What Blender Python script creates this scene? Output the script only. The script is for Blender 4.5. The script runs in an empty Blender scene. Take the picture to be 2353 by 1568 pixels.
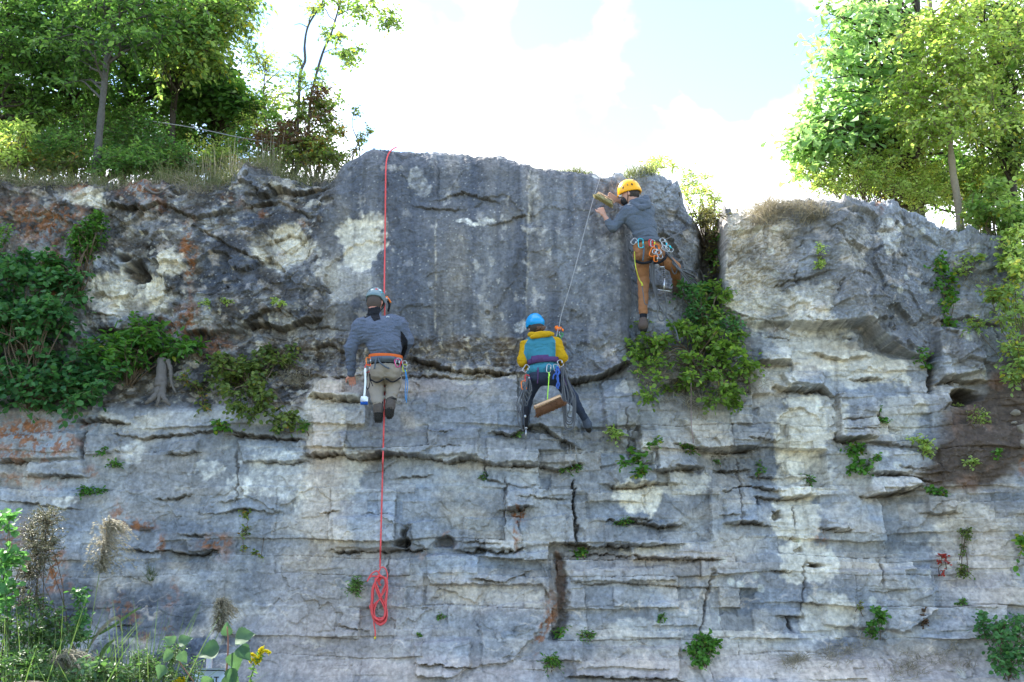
import bpy, math, random
import numpy as np
from mathutils import Vector, Matrix
R = math.radians
S = bpy.context.scene
COL = S.collection
# ------------------------------------------------------------------ camera
CAMZ, CAMY, F = 1.7, -12.0, 2460.0          # F in units of the 2353x1568 view of the photograph
PITCH = R(12.96)
cam = bpy.data.cameras.new('camera'); camo = bpy.data.objects.new('camera', cam); COL.objects.link(camo)
camo.location = (0, CAMY, CAMZ); camo.rotation_euler = (R(90) + PITCH, 0, 0)
cam.sensor_width = 36; cam.lens = 36 * F / 2353; cam.clip_end = 4000; cam.clip_start = 0.1
S.camera = camo
CP, SP = math.cos(PITCH), math.sin(PITCH)
def ray(u, v):
    x = (u - 1176.5) / F; y = (784 - v) / F
    return x, CP - y * SP, SP + y * CP
def P(u, v, Y=0.0):
    dx, dy, dz = ray(u, v); t = (Y - CAMY) / dy
    return Vector((dx * t, Y, CAMZ + dz * t))
def proj(X, Y, Z):
    dy = Y - CAMY; dz = Z - CAMZ
    zc = dy * CP + dz * SP; yc = -dy * SP + dz * CP
    return 1176.5 + F * X / zc, 784 - F * yc / zc
# ------------------------------------------------------------------ light
SUN_AZ = R(-50)      # from +Y (behind the cliff) towards -X (left)
SUN_EL = R(42)
sd = Vector((math.sin(SUN_AZ) * math.cos(SUN_EL), math.cos(SUN_AZ) * math.cos(SUN_EL), math.sin(SUN_EL)))
sl = bpy.data.lights.new('sun', 'SUN'); sl.energy = 4.6; sl.angle = R(0.6); sl.color = (1.0, 0.95, 0.86)
so = bpy.data.objects.new('sun', sl); COL.objects.link(so)
so.rotation_euler = (-sd).to_track_quat('-Z', 'Y').to_euler(); so.location = (-20, 30, 40)
W = bpy.data.worlds.new('World'); S.world = W; W.use_nodes = True
nt = W.node_tree; nt.nodes.clear()
def N(t, ty, **k):
    n = t.nodes.new(ty)
    for a, b in k.items(): setattr(n, a, b)
    return n
out = N(nt, 'ShaderNodeOutputWorld'); bg = N(nt, 'ShaderNodeBackground'); bg.inputs['Strength'].default_value = 0.13
sky = N(nt, 'ShaderNodeTexSky', sky_type='NISHITA', sun_disc=False, sun_elevation=SUN_EL, sun_rotation=SUN_AZ)
sky.air_density = 1.15; sky.dust_density = 0.15; sky.ozone_density = 3.0
tc = N(nt, 'ShaderNodeTexCoord')
# clouds live on a flat deck: direction / height, so they have perspective
sep = N(nt, 'ShaderNodeSeparateXYZ'); nt.links.new(tc.outputs['Generated'], sep.inputs[0])
def math_node(t, op, a, b=None, clamp=False):
    n = N(t, 'ShaderNodeMath', operation=op, use_clamp=clamp)
    for i, q in enumerate((a, b)):
        if q is None: continue
        if isinstance(q, (int, float)): n.inputs[i].default_value = q
        else: t.links.new(q, n.inputs[i])
    return n.outputs[0]
nz = N(nt, 'ShaderNodeTexNoise'); nz.inputs['Scale'].default_value = 3.2; nz.inputs['Detail'].default_value = 7; nz.inputs['Roughness'].default_value = .52
mp = N(nt, 'ShaderNodeMapping'); mp.inputs['Scale'].default_value = (1, 1, 1.7); mp.inputs['Location'].default_value = (.35, .2, .1)
nt.links.new(tc.outputs['Generated'], mp.inputs[0]); nt.links.new(mp.outputs[0], nz.inputs['Vector'])
mask = nz.outputs['Fac']
# openings in the cloud, each a soft round gap about one direction of the sky
warp = N(nt, 'ShaderNodeTexNoise'); warp.inputs['Scale'].default_value = 11; warp.inputs['Detail'].default_value = 7
nt.links.new(tc.outputs['Generated'], warp.inputs['Vector'])
wv = N(nt, 'ShaderNodeVectorMath', operation='MULTIPLY_ADD'); nt.links.new(warp.outputs['Color'], wv.inputs[0])
wv.inputs[1].default_value = (.11, .11, .11); wv.inputs[2].default_value = (-.055, -.055, -.055)
wa = N(nt, 'ShaderNodeVectorMath', operation='ADD'); nt.links.new(wv.outputs[0], wa.inputs[0]); nt.links.new(tc.outputs['Generated'], wa.inputs[1])
gap = None
for (u, v, r, k) in [(1560, 45, .050, 1), (1650, 90, .055, 1.1), (1740, 70, .055, 1), (1830, 60, .045, .9), (1660, 190, .032, 1.1), (1600, 140, .04, 1), (1500, 10, .03, .8), (600, 30, .05, 1.), (570, 90, .045, .7), (660, 120, .04, .7), (1270, 10, .034, .95), (1340, 35, .03, .7), (1010, 5, .03, .6), (1480, 205, .028, .85), (1530, 225, .02, .7), (1380, 310, .04, .75), (1300, 335, .03, .6), (1480, 110, .028, .6), (900, 295, .04, .65), (950, 320, .03, .5), (200, 60, .1, .8), (60, 260, .06, .6), (500, 300, .05, .5)]:
    d = Vector(ray(u, v)).normalized()
    ds = N(nt, 'ShaderNodeVectorMath', operation='DISTANCE'); nt.links.new(wa.outputs[0], ds.inputs[0]); ds.inputs[1].default_value = d
    q = math_node(nt, 'DIVIDE', ds.outputs['Value'], r); q = math_node(nt, 'POWER', q, 2.0)
    q = math_node(nt, 'MULTIPLY', q, -1.0); q = math_node(nt, 'EXPONENT', q); q = math_node(nt, 'MULTIPLY', q, k * .75)
    gap = q if gap is None else math_node(nt, 'MAXIMUM', gap, q)
mask = math_node(nt, 'SUBTRACT', mask, math_node(nt, 'MULTIPLY', gap, .62))
# cloud piled up ahead, unseen sky behind the viewer cleared to shape rock light
bk = N(nt, 'ShaderNodeMapRange', interpolation_type='SMOOTHSTEP'); nt.links.new(sep.outputs['Y'], bk.inputs[0]); bk.inputs[1].default_value = .25; bk.inputs[2].default_value = -.45; bk.inputs[3].default_value = 0; bk.inputs[4].default_value = .34
mask = math_node(nt, 'SUBTRACT', mask, bk.outputs[0])
mr = N(nt, 'ShaderNodeMapRange', interpolation_type='SMOOTHSTEP'); nt.links.new(mask, mr.inputs[0])
mr.inputs[1].default_value = .20; mr.inputs[2].default_value = .46
cm = N(nt, 'ShaderNodeMixRGB'); nt.links.new(mr.outputs[0], cm.inputs[0]); nt.links.new(sky.outputs[0], cm.inputs[1])
cm.inputs[2].default_value = (6.2, 6.4, 6.8, 1)
nt.links.new(cm.outputs[0], bg.inputs[0]); nt.links.new(bg.outputs[0], out.inputs[0])
S.view_settings.view_transform = 'Standard'; S.view_settings.look = 'None'; S.view_settings.gamma = 1
S.view_settings.exposure = 2.0
S.render.engine = 'CYCLES'
S.cycles.max_bounces = 6; S.cycles.diffuse_bounces = 3; S.cycles.glossy_bounces = 2; S.cycles.transmission_bounces = 4; S.cycles.transparent_max_bounces = 8
S.cycles.use_denoising = True
try: S.cycles.denoiser = 'OPENIMAGEDENOISE'
except Exception: pass
# ------------------------------------------------------------------ helpers
def srgb(r, g, b):
    f = lambda c: ((c / 255) / 12.92 if c / 255 <= .04045 else ((c / 255 + .055) / 1.055) ** 2.4)
    return (f(r), f(g), f(b))
_mats = {}
def mat(name, col, rough=.7, metal=0.0, noise=.15, scale=30, bump=0.0, trans=None, spec=.4):
    """plain paint / cloth / metal with a procedural mottling and a little relief"""
    if name in _mats: return _mats[name]
    m = bpy.data.materials.new(name); m.use_nodes = True; t = m.node_tree; b = t.nodes['Principled BSDF']
    b.inputs['Roughness'].default_value = rough; b.inputs['Metallic'].default_value = metal
    b.inputs['Specular IOR Level'].default_value = spec
    n = N(t, 'ShaderNodeTexNoise'); n.inputs['Scale'].default_value = scale; n.inputs['Detail'].default_value = 4
    c = N(t, 'ShaderNodeTexCoord'); t.links.new(c.outputs['Object'], n.inputs['Vector'])
    x = N(t, 'ShaderNodeMixRGB', blend_type='MIX'); t.links.new(n.outputs['Fac'], x.inputs[0])
    x.inputs[1].default_value = (*[q * (1 - noise) for q in col[:3]], 1); x.inputs[2].default_value = (*[min(1, q * (1 + noise)) for q in col[:3]], 1)
    t.links.new(x.outputs[0], b.inputs['Base Color'])
    if bump:
        bp = N(t, 'ShaderNodeBump'); bp.inputs['Strength'].default_value = bump; bp.inputs['Distance'].default_value = .01
        t.links.new(n.outputs['Fac'], bp.inputs['Height']); t.links.new(bp.outputs[0], b.inputs['Normal'])
    _mats[name] = m; return m
def mesh_np(name, V, Fc, m=None, parent=None, smooth=False, colors=None, loc=None, attrs=None):
    """V (n,3); Fc (k,3|4) array or list of them"""
    me = bpy.data.meshes.new(name)
    V = np.asarray(V, np.float32)
    if not isinstance(Fc, list): Fc = [Fc]
    Fc = [np.asarray(f, np.int32) for f in Fc if len(f)]
    nl = sum(f.size for f in Fc); nf = sum(len(f) for f in Fc)
    me.vertices.add(len(V)); me.vertices.foreach_set('co', V.ravel())
    me.loops.add(nl); me.polygons.add(nf)
    me.loops.foreach_set('vertex_index', np.concatenate([f.ravel() for f in Fc]))
    tot = np.concatenate([np.full(len(f), f.shape[1], np.int32) for f in Fc])
    st = np.concatenate([[0], np.cumsum(tot)[:-1]]).astype(np.int32)
    me.polygons.foreach_set('loop_start', st); me.polygons.foreach_set('loop_total', tot)
    if smooth: me.polygons.foreach_set('use_smooth', np.ones(nf, bool))
    me.update(calc_edges=True); me.validate(clean_customdata=False)
    if colors is not None:
        a = me.color_attributes.new('col', 'FLOAT_COLOR', 'POINT')
        c4 = np.ones((len(V), 4), np.float32); c4[:, :3] = colors; a.data.foreach_set('color', c4.ravel())
    for k, (dom, arr) in (attrs or {}).items():
        a = me.attributes.new(k, 'FLOAT', dom); a.data.foreach_set('value', np.asarray(arr, np.float32))
    o = bpy.data.objects.new(name, me); COL.objects.link(o)
    if m: me.materials.append(m)
    if parent: o.parent = parent
    if loc is not None: o.location = loc
    return o
def tag(o, label=None, cat=None, group=None, kind=None):
    if label: o['label'] = label
    if cat: o['category'] = cat
    if group: o['group'] = group
    if kind: o['kind'] = kind
    return o
def empty(name, loc, label=None, cat=None, group=None):
    o = bpy.data.objects.new(name, None); COL.objects.link(o); o.location = loc; o.empty_display_size = .1
    return tag(o, label, cat, group)
class MB:
    """collects pieces of ONE mesh"""
    def __init__(s): s.V = []; s.Q = []; s.T = []; s.n = 0
    def add(s, V, Q=None, T=None):
        V = np.asarray(V, float)
        if Q is not None and len(Q): s.Q.append(np.asarray(Q, int) + s.n)
        if T is not None and len(T): s.T.append(np.asarray(T, int) + s.n)
        s.V.append(V); s.n += len(V); return s
    def tube(s, pts, r, k=6, closed=False):
        pts = np.asarray([tuple(p) for p in pts], float); n = len(pts)
        r = np.full(n, r) if np.isscalar(r) else np.asarray(r, float)
        if closed: tn = np.roll(pts, -1, 0) - np.roll(pts, 1, 0)
        else: tn = np.gradient(pts, axis=0)
        tn /= np.linalg.norm(tn, axis=1)[:, None] + 1e-9
        up = np.array([0, 0, 1.0]) if abs(tn[0][2]) < .9 else np.array([0, 1.0, 0])
        a = np.cross(tn[0], up); a /= np.linalg.norm(a); A = [a]
        for i in range(1, n):
            a = A[-1] - tn[i] * np.dot(A[-1], tn[i]); a /= np.linalg.norm(a) + 1e-9; A.append(a)
        A = np.array(A); B = np.cross(tn, A)
        th = np.linspace(0, 2 * np.pi, k, endpoint=False)
        V = pts[:, None, :] + r[:, None, None] * (np.cos(th)[None, :, None] * A[:, None, :] + np.sin(th)[None, :, None] * B[:, None, :])
        V = V.reshape(-1, 3); i = np.arange(n if closed else n - 1)[:, None]; j = np.arange(k)[None, :]
        i2 = (i + 1) % n
        Q = np.stack([i * k + j, i * k + (j + 1) % k, i2 * k + (j + 1) % k, i2 * k + j], -1).reshape(-1, 4)
        if not closed:
            V = np.vstack([V, pts[:1], pts[-1:]]); c0, c1 = n * k, n * k + 1; jj = np.arange(k)
            T = np.vstack([np.stack([np.full(k, c0), (jj + 1) % k, jj], -1), np.stack([np.full(k, c1), (n - 1) * k + jj, (n - 1) * k + (jj + 1) % k], -1)])
        else: T = None
        return s.add(V, Q, T)
    def box(s, c, h, rot=None, bev=0.0):
        """centre, half sizes, 3x3 rotation; bev chamfers all edges"""
        h = np.asarray(h, float); b = min(bev, h.min() * .9)
        import itertools
        pts = []
        if b <= 0:
            V = np.array([[x, y, z] for x in (-1, 1) for y in (-1, 1) for z in (-1, 1)]) * h
            Q = [(0, 1, 3, 2), (4, 6, 7, 5), (0, 4, 5, 1), (2, 3, 7, 6), (0, 2, 6, 4), (1, 5, 7, 3)]; T = None
        else:
            V = []; idx = {}
            for sx in (-1, 1):
                for sy in (-1, 1):
                    for sz in (-1, 1):
                        sg = (sx, sy, sz)
                        for ax in range(3):
                            p = [sg[q] * (h[q] - (0 if q == ax else b)) for q in range(3)]
                            idx[(sg, ax)] = len(V); V.append(p)
            V = np.array(V); Q = []; T = []
            cs = list(itertools.product((-1, 1), repeat=3))
            for ax in range(3):
                o1, o2 = [q for q in range(3) if q != ax]
                for sg in (-1, 1):
                    f = []
                    for a_, b_ in ((-1, -1), (1, -1), (1, 1), (-1, 1)):
                        c_ = [0, 0, 0]; c_[ax] = sg; c_[o1] = a_; c_[o2] = b_; f.append(idx[(tuple(c_), ax)])
                    Q.append(f)
            for ax in range(3):
                o1, o2 = [q for q in range(3) if q != ax]
                for a_ in (-1, 1):
                    for b_ in (-1, 1):
                        c1 = [0, 0, 0]; c1[ax] = -1; c1[o1] = a_; c1[o2] = b_; c2 = list(c1); c2[ax] = 1
                        c1 = tuple(c1); c2 = tuple(c2)
                        Q.append((idx[(c1, o1)], idx[(c2, o1)], idx[(c2, o2)], idx[(c1, o2)]))
            T = [tuple(idx[(c, ax)] for ax in range(3)) for c in cs]
        if rot is not None: V = V @ np.array(rot).T
        return s.add(V + np.asarray(tuple(c), float), Q, T)
    def ell(s, c, r, rot=None, nu=12, nv=8):
        th = np.linspace(0, 2 * np.pi, nu, endpoint=False); ph = np.linspace(0, np.pi, nv + 1)
        V = np.array([[np.sin(p) * np.cos(t), np.sin(p) * np.sin(t), np.cos(p)] for p in ph for t in th]) * np.asarray(r, float)
        if rot is not None: V = V @ np.array(rot).T
        i = np.arange(nv)[:, None]; j = np.arange(nu)[None, :]
        Q = np.stack([i * nu + j, (i + 1) * nu + j, (i + 1) * nu + (j + 1) % nu, i * nu + (j + 1) % nu], -1).reshape(-1, 4)
        return s.add(V + np.asarray(tuple(c), float), Q)
    def build(s, name, m, parent=None, smooth=True, attrs=None):
        V = np.vstack(s.V); Fs = ([np.vstack(s.Q)] if s.Q else []) + ([np.vstack(s.T)] if s.T else [])
        if parent is not None: V = V - np.array(parent_world(parent))
        me_o = mesh_np(name, V, Fs, m, parent, smooth, attrs=attrs)
        return me_o
def parent_world(p):
    v = Vector((0, 0, 0))
    while p is not None: v = v + p.location; p = p.parent
    return v
# ---- noise (all vectorised)
_rng0 = np.random.default_rng(11)
_perm = _rng0.permutation(65536).astype(np.int64)
def hsh(i, j, s=0):
    i = np.asarray(i).astype(np.int64); j = np.asarray(j).astype(np.int64)
    return _perm[(_perm[(i * 73 + s * 9173) & 65535] + j * 157 + s * 31) & 65535] / 65535.0
def vnoise(x, y, s=0):
    xi = np.floor(x); yi = np.floor(y); fx = x - xi; fy = y - yi
    res = 0
    for dx in (0, 1):
        for dy in (0, 1):
            a = hsh(xi + dx, yi + dy, s) * 2 * np.pi
            w = (1 - np.abs(fx - dx)); w = w * w * w * (w * (w * 6 - 15) + 10)
            w2 = (1 - np.abs(fy - dy)); w2 = w2 * w2 * w2 * (w2 * (w2 * 6 - 15) + 10)
            res = res + w * w2 * (np.cos(a) * (fx - dx) + np.sin(a) * (fy - dy))
    return res * 1.5
def fbm(x, y, o=4, s=0, g=.5, ridge=False):
    r = 0; a = 1; n = 0
    for k in range(o):
        q = vnoise(x, y, s + k * 7)
        if ridge: q = 1 - 2.4 * np.abs(q)
        r = r + a * q; n += a; a *= g; x = x * 2.03 + 3.1; y = y * 2.03 + 1.7
    return r / n
def worley(x, y, s=0):
    """returns f1, f2, cell hash, dx, dy to the nearest centre"""
    xi = np.floor(x); yi = np.floor(y)
    f1 = np.full(x.shape, 9.0); f2 = np.full(x.shape, 9.0); hh = np.zeros(x.shape); dx1 = np.zeros(x.shape); dy1 = np.zeros(x.shape)
    for a in (-1, 0, 1):
        for b in (-1, 0, 1):
            cx = xi + a; cy = yi + b
            px = cx + hsh(cx, cy, s); py = cy + hsh(cx, cy, s + 5)
            dx = x - px; dy = y - py; d = np.sqrt(dx * dx + dy * dy)
            m = d < f1
            f2 = np.where(m, f1, np.minimum(f2, d)); hh = np.where(m, hsh(cx, cy, s + 9), hh)
            dx1 = np.where(m, dx, dx1); dy1 = np.where(m, dy, dy1); f1 = np.where(m, d, f1)
    return f1, f2, hh, dx1, dy1
def sstep(a, b, x):
    t = np.clip((x - a) / (b - a), 0, 1); return t * t * (3 - 2 * t)
# ================================================================== the cliff
TOPPX = [(-700, 400), (-100, 396), (100, 402), (215, 408), (330, 412), (430, 408), (540, 396), (560, 376), (600, 374), (632, 396), (700, 402), (760, 402), (785, 370), (850, 342), (905, 338), (1000, 337), (1070, 333), (1150, 345), (1195, 362), (1225, 378), (1300, 382), (1370, 386), (1395, 402), (1412, 398), (1440, 402), (1478, 396), (1510, 400), (1556, 412), (1566, 440), (1582, 486), (1600, 512), (1622, 520), (1645, 516), (1660, 500), (1676, 486), (1705, 480), (1745, 492), (1785, 468), (1830, 448), (1900, 455), (1990, 461), (2050, 463), (2110, 484), (2150, 505), (2200, 520), (2280, 538), (2353, 560), (3000, 600)]
MU = [-800, 0, 200, 400, 600, 720, 900, 1100, 1300, 1425, 1475, 1560, 1600, 1635, 1672, 1800, 1950, 2100, 2200, 2353, 3000]
MV = [250, 450, 600, 700, 770, 830, 880, 950, 1050, 1250, 1400, 1500, 1600, 1750]
MD = [[0, 0, 0, 0, 0, 0, .1, .1, .15, .1, -.1, -.3, -.5, -.9, -.1, -.1, -.1, -.1, -.2, -.2, 0],
      [0, .05, .05, .1, .1, .15, .25, .25, .3, .28, .0, -.08, -.3, -.9, .0, .2, .3, .1, -.1, -.2, 0],
      [0, .0, .0, .1, .15, .2, .3, .3, .36, .40, .0, -.15, -.3, -.8, .05, .3, .35, .1, -.1, -.1, 0],
      [0, .0, .05, .1, .2, .2, .3, .3, .36, .42, .05, .0, -.1, -.35, .05, .25, .35, .15, 0, 0, 0],
      [0, -.05, -.05, -.05, .05, .1, .2, .25, .33, .38, .2, .1, .0, .0, .05, .15, .18, .15, 0, 0, 0],
      [0, -.1, -.1, -.1, -.05, .0, .05, .08, .25, .35, .3, .25, .15, .15, .15, .15, .12, .1, .05, .1, .1],
      [.1, 0, .0, .05, .1, .3, .36, .36, .3, .25, .4, .4, .35, .3, .2, .15, .1, .1, .1, .2, .2],
      [.2, .25, .25, .25, .25, .4, .42, .43, .43, .45, .5, .45, .4, .35, .3, .22, .2, .2, .25, .4, .4],
      [.2, .3, .3, .3, .3, .44, .48, .48, .45, .45, .45, .42, .4, .35, .3, .18, .25, .3, .4, .6, .6],
      [.2, .3, .3, .3, .3, .4, .44, .44, .4, .4, .4, .4, .38, .35, .3, .22, .3, .35, .4, .55, .6],
      [.3, .38, .36, .36, .36, .42, .5, .52, .5, .5, .48, .46, .44, .42, .4, .36, .38, .42, .5, .65, .7],
      [.4, .5, .5, .5, .5, .55, .62, .66, .64, .64, .62, .6, .6, .6, .58, .55, .58, .6, .7, .85, .9],
      [.7, .8, .8, .8, .8, .85, .95, 1.0, 1.0, 1.0, .98, .98, .98, .98, .98, .98, 1.0, 1.05, 1.1, 1.2, 1.2],
      [1.2] * 21]
MU = np.array(MU, float); MV = np.array(MV, float); MD = np.array(MD, float)
def macro0(u, v):
    u = np.clip(u, MU[0], MU[-1] - 1e-3); v = np.clip(v, MV[0], MV[-1] - 1e-3)
    i = np.clip(np.searchsorted(MU, u, 'right') - 1, 0, len(MU) - 2); j = np.clip(np.searchsorted(MV, v, 'right') - 1, 0, len(MV) - 2)
    a = (u - MU[i]) / (MU[i + 1] - MU[i]); b = (v - MV[j]) / (MV[j + 1] - MV[j])
    a = a * a * (3 - 2 * a) * .5 + a * .5; b = b * b * (3 - 2 * b) * .5 + b * .5
    return (MD[j, i] * (1 - a) + MD[j, i + 1] * a) * (1 - b) + (MD[j + 1, i] * (1 - a) + MD[j + 1, i + 1] * a) * b
def prow_of(u, v, w=0.0):
    rdg = np.interp(v, [430, 500, 600, 700, 760, 800], [1895, 1915, 1950, 1985, 2005, 2040]) + w
    lf = np.clip((u - 1668) / (rdg - 1668), 0, 1); rt = np.clip((2150 - u) / (2150 - rdg), 0, 1)
    return np.where(u < rdg, .02 + .52 * lf ** .9, .02 + .52 * rt ** 1.15)
UNX = [1640, 1700, 1750, 1800, 1850, 1930, 1985, 2010, 2030, 2060, 2140, 2160]; UNY = [690, 735, 742, 742, 752, 748, 742, 770, 795, 805, 832, 840]
def macro(u, v):
    d = macro0(u, v); pm_ = sstep(1655, 1675, u) * (1 - sstep(2142, 2158, u)) * (1 - sstep(-8, 9, v - np.interp(u, UNX, UNY)))
    return d * (1 - pm_) + np.maximum(prow_of(u, v), d * .5) * pm_
# ---- parameter grid: xs across, t up the face then over the edge and back
STEP = globals().get('CLIFF_STEP', .0076)
xs = np.concatenate([-6.3 - np.cumsum(np.geomspace(.02, 2.5, 40))[::-1], np.arange(-6.3, 6.3, STEP), 6.3 + np.cumsum(np.geomspace(.02, 2.5, 40))])
tf = np.arange(-.1, 7.35, STEP)
tb = 7.35 + np.cumsum(np.geomspace(.012, 2.6, 60))
ts = np.concatenate([tf, tb]); XX, TT = np.meshgrid(xs, ts)
NX, NT = len(xs), len(ts)
tp = np.array([tuple(P(u, v, -macro(np.array(float(u)), np.array(float(v + 30))))) for u, v in TOPPX])
ztop1 = np.interp(xs, tp[:, 0], tp[:, 2]) + .035 * fbm(xs * 2.2, xs * 0 + 4, 4, 3) + .02 * fbm(xs * 11, xs * 0 + 4, 3, 8)
ZTOP = ztop1[None, :]
u0, v0 = proj(XX, 0 * XX, np.minimum(TT, ZTOP)); D0 = macro(u0, v0)
u0, v0 = proj(XX, -D0, np.minimum(TT, ZTOP)); D0 = macro(u0, v0)
U, V = proj(XX, -D0, np.minimum(TT, ZTOP)); D = macro(U, V)
Z0 = TT
wn1 = fbm(XX * 3, Z0 * 3, 4, 21); wn2 = fbm(XX * 3, Z0 * 3, 4, 35)
wf1 = fbm(XX * 14, Z0 * 14, 3, 22); wf2 = fbm(XX * 14, Z0 * 14, 3, 36)
UW = U + 26 * wn1 + 7 * wf1; VW = V + 22 * wn2 + 7 * wf2          # ragged coordinates
UC = U + 3.5 * wf1 * 2; VC = V + 5.0 * wn2 + 3.0 * wf2
def blob(cx, cy, rx, ry, soft=.45, ang=0, a=UW, b=VW):
    x = (a - cx); y = (b - cy)
    if ang: c, s_ = math.cos(R(ang)), math.sin(R(ang)); x, y = x * c + y * s_, -x * s_ + y * c
    return 1 - sstep(1 - soft, 1 + soft, np.sqrt((x / rx) ** 2 + (y / ry) ** 2))
# right-hand prow: two planes meeting on a slanting arete
under = np.interp(U, UNX, UNY) + 9 * wn1
pm = sstep(1655, 1675, U) * (1 - sstep(2142, 2158, U)) * (1 - sstep(-3, 5, VC - under))
# recess just under it, filling back out
rec = sstep(1660, 1690, U) * (1 - sstep(2120, 2150, U)) * sstep(-7, 9, VC - under) * np.exp(-np.clip(V - under, 0, None) / 45)
D -= .12 * rec * (1 - blob(1780, 800, 90, 30))
# hard corner of the centre buttress and the slab behind the top climber
cr = np.interp(V, [380, 430, 520, 640, 780, 820], [1398, 1410, 1436, 1450, 1447, 1440]) + 4 * wf1
D -= .10 * sstep(-3, 4, U - cr) * (1 - sstep(1470, 1500, U)) * sstep(395, 420, V) * (1 - sstep(800, 830, V))
# diagonal seam between upper-left rubble rock and smooth buttress
sm = np.interp(V, [330, 400, 470, 540, 600, 700, 800], [775, 760, 735, 705, 715, 760, 700])
D -= .05 * (1 - sstep(-8, 5, U - sm)) * (V < 800) * sstep(800, 740, V)
# vertical joints of the big smooth buttress
for (uu, va, vb, w, dp, stp) in [(1004, 345, 462, 5, .03, .04), (1066, 345, 470, 40, .035, 0), (1218, 388, 520, 6, .04, .03), (1209, 500, 790, 4, .025, .015), (1001, 500, 770, 3, .012, -.02), (1090, 470, 640, 26, .02, 0), (940, 360, 480, 30, .02, .02), (1320, 400, 520, 30, .03, .02), (1130, 560, 800, 50, .03, 0), (906, 560, 800, 14, .02, .02), (1340, 520, 800, 40, .03, 0)]:
    m = sstep(va - 12, va + 12, V) * (1 - sstep(vb - 20, vb + 20, V)); q = UC - uu - 6 * wn1
    D -= m * dp * np.exp(-(q / w) ** 2); D -= m * stp * sstep(-2, 3, q) * np.exp(-np.clip(q, 0, None) / 60)
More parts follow.
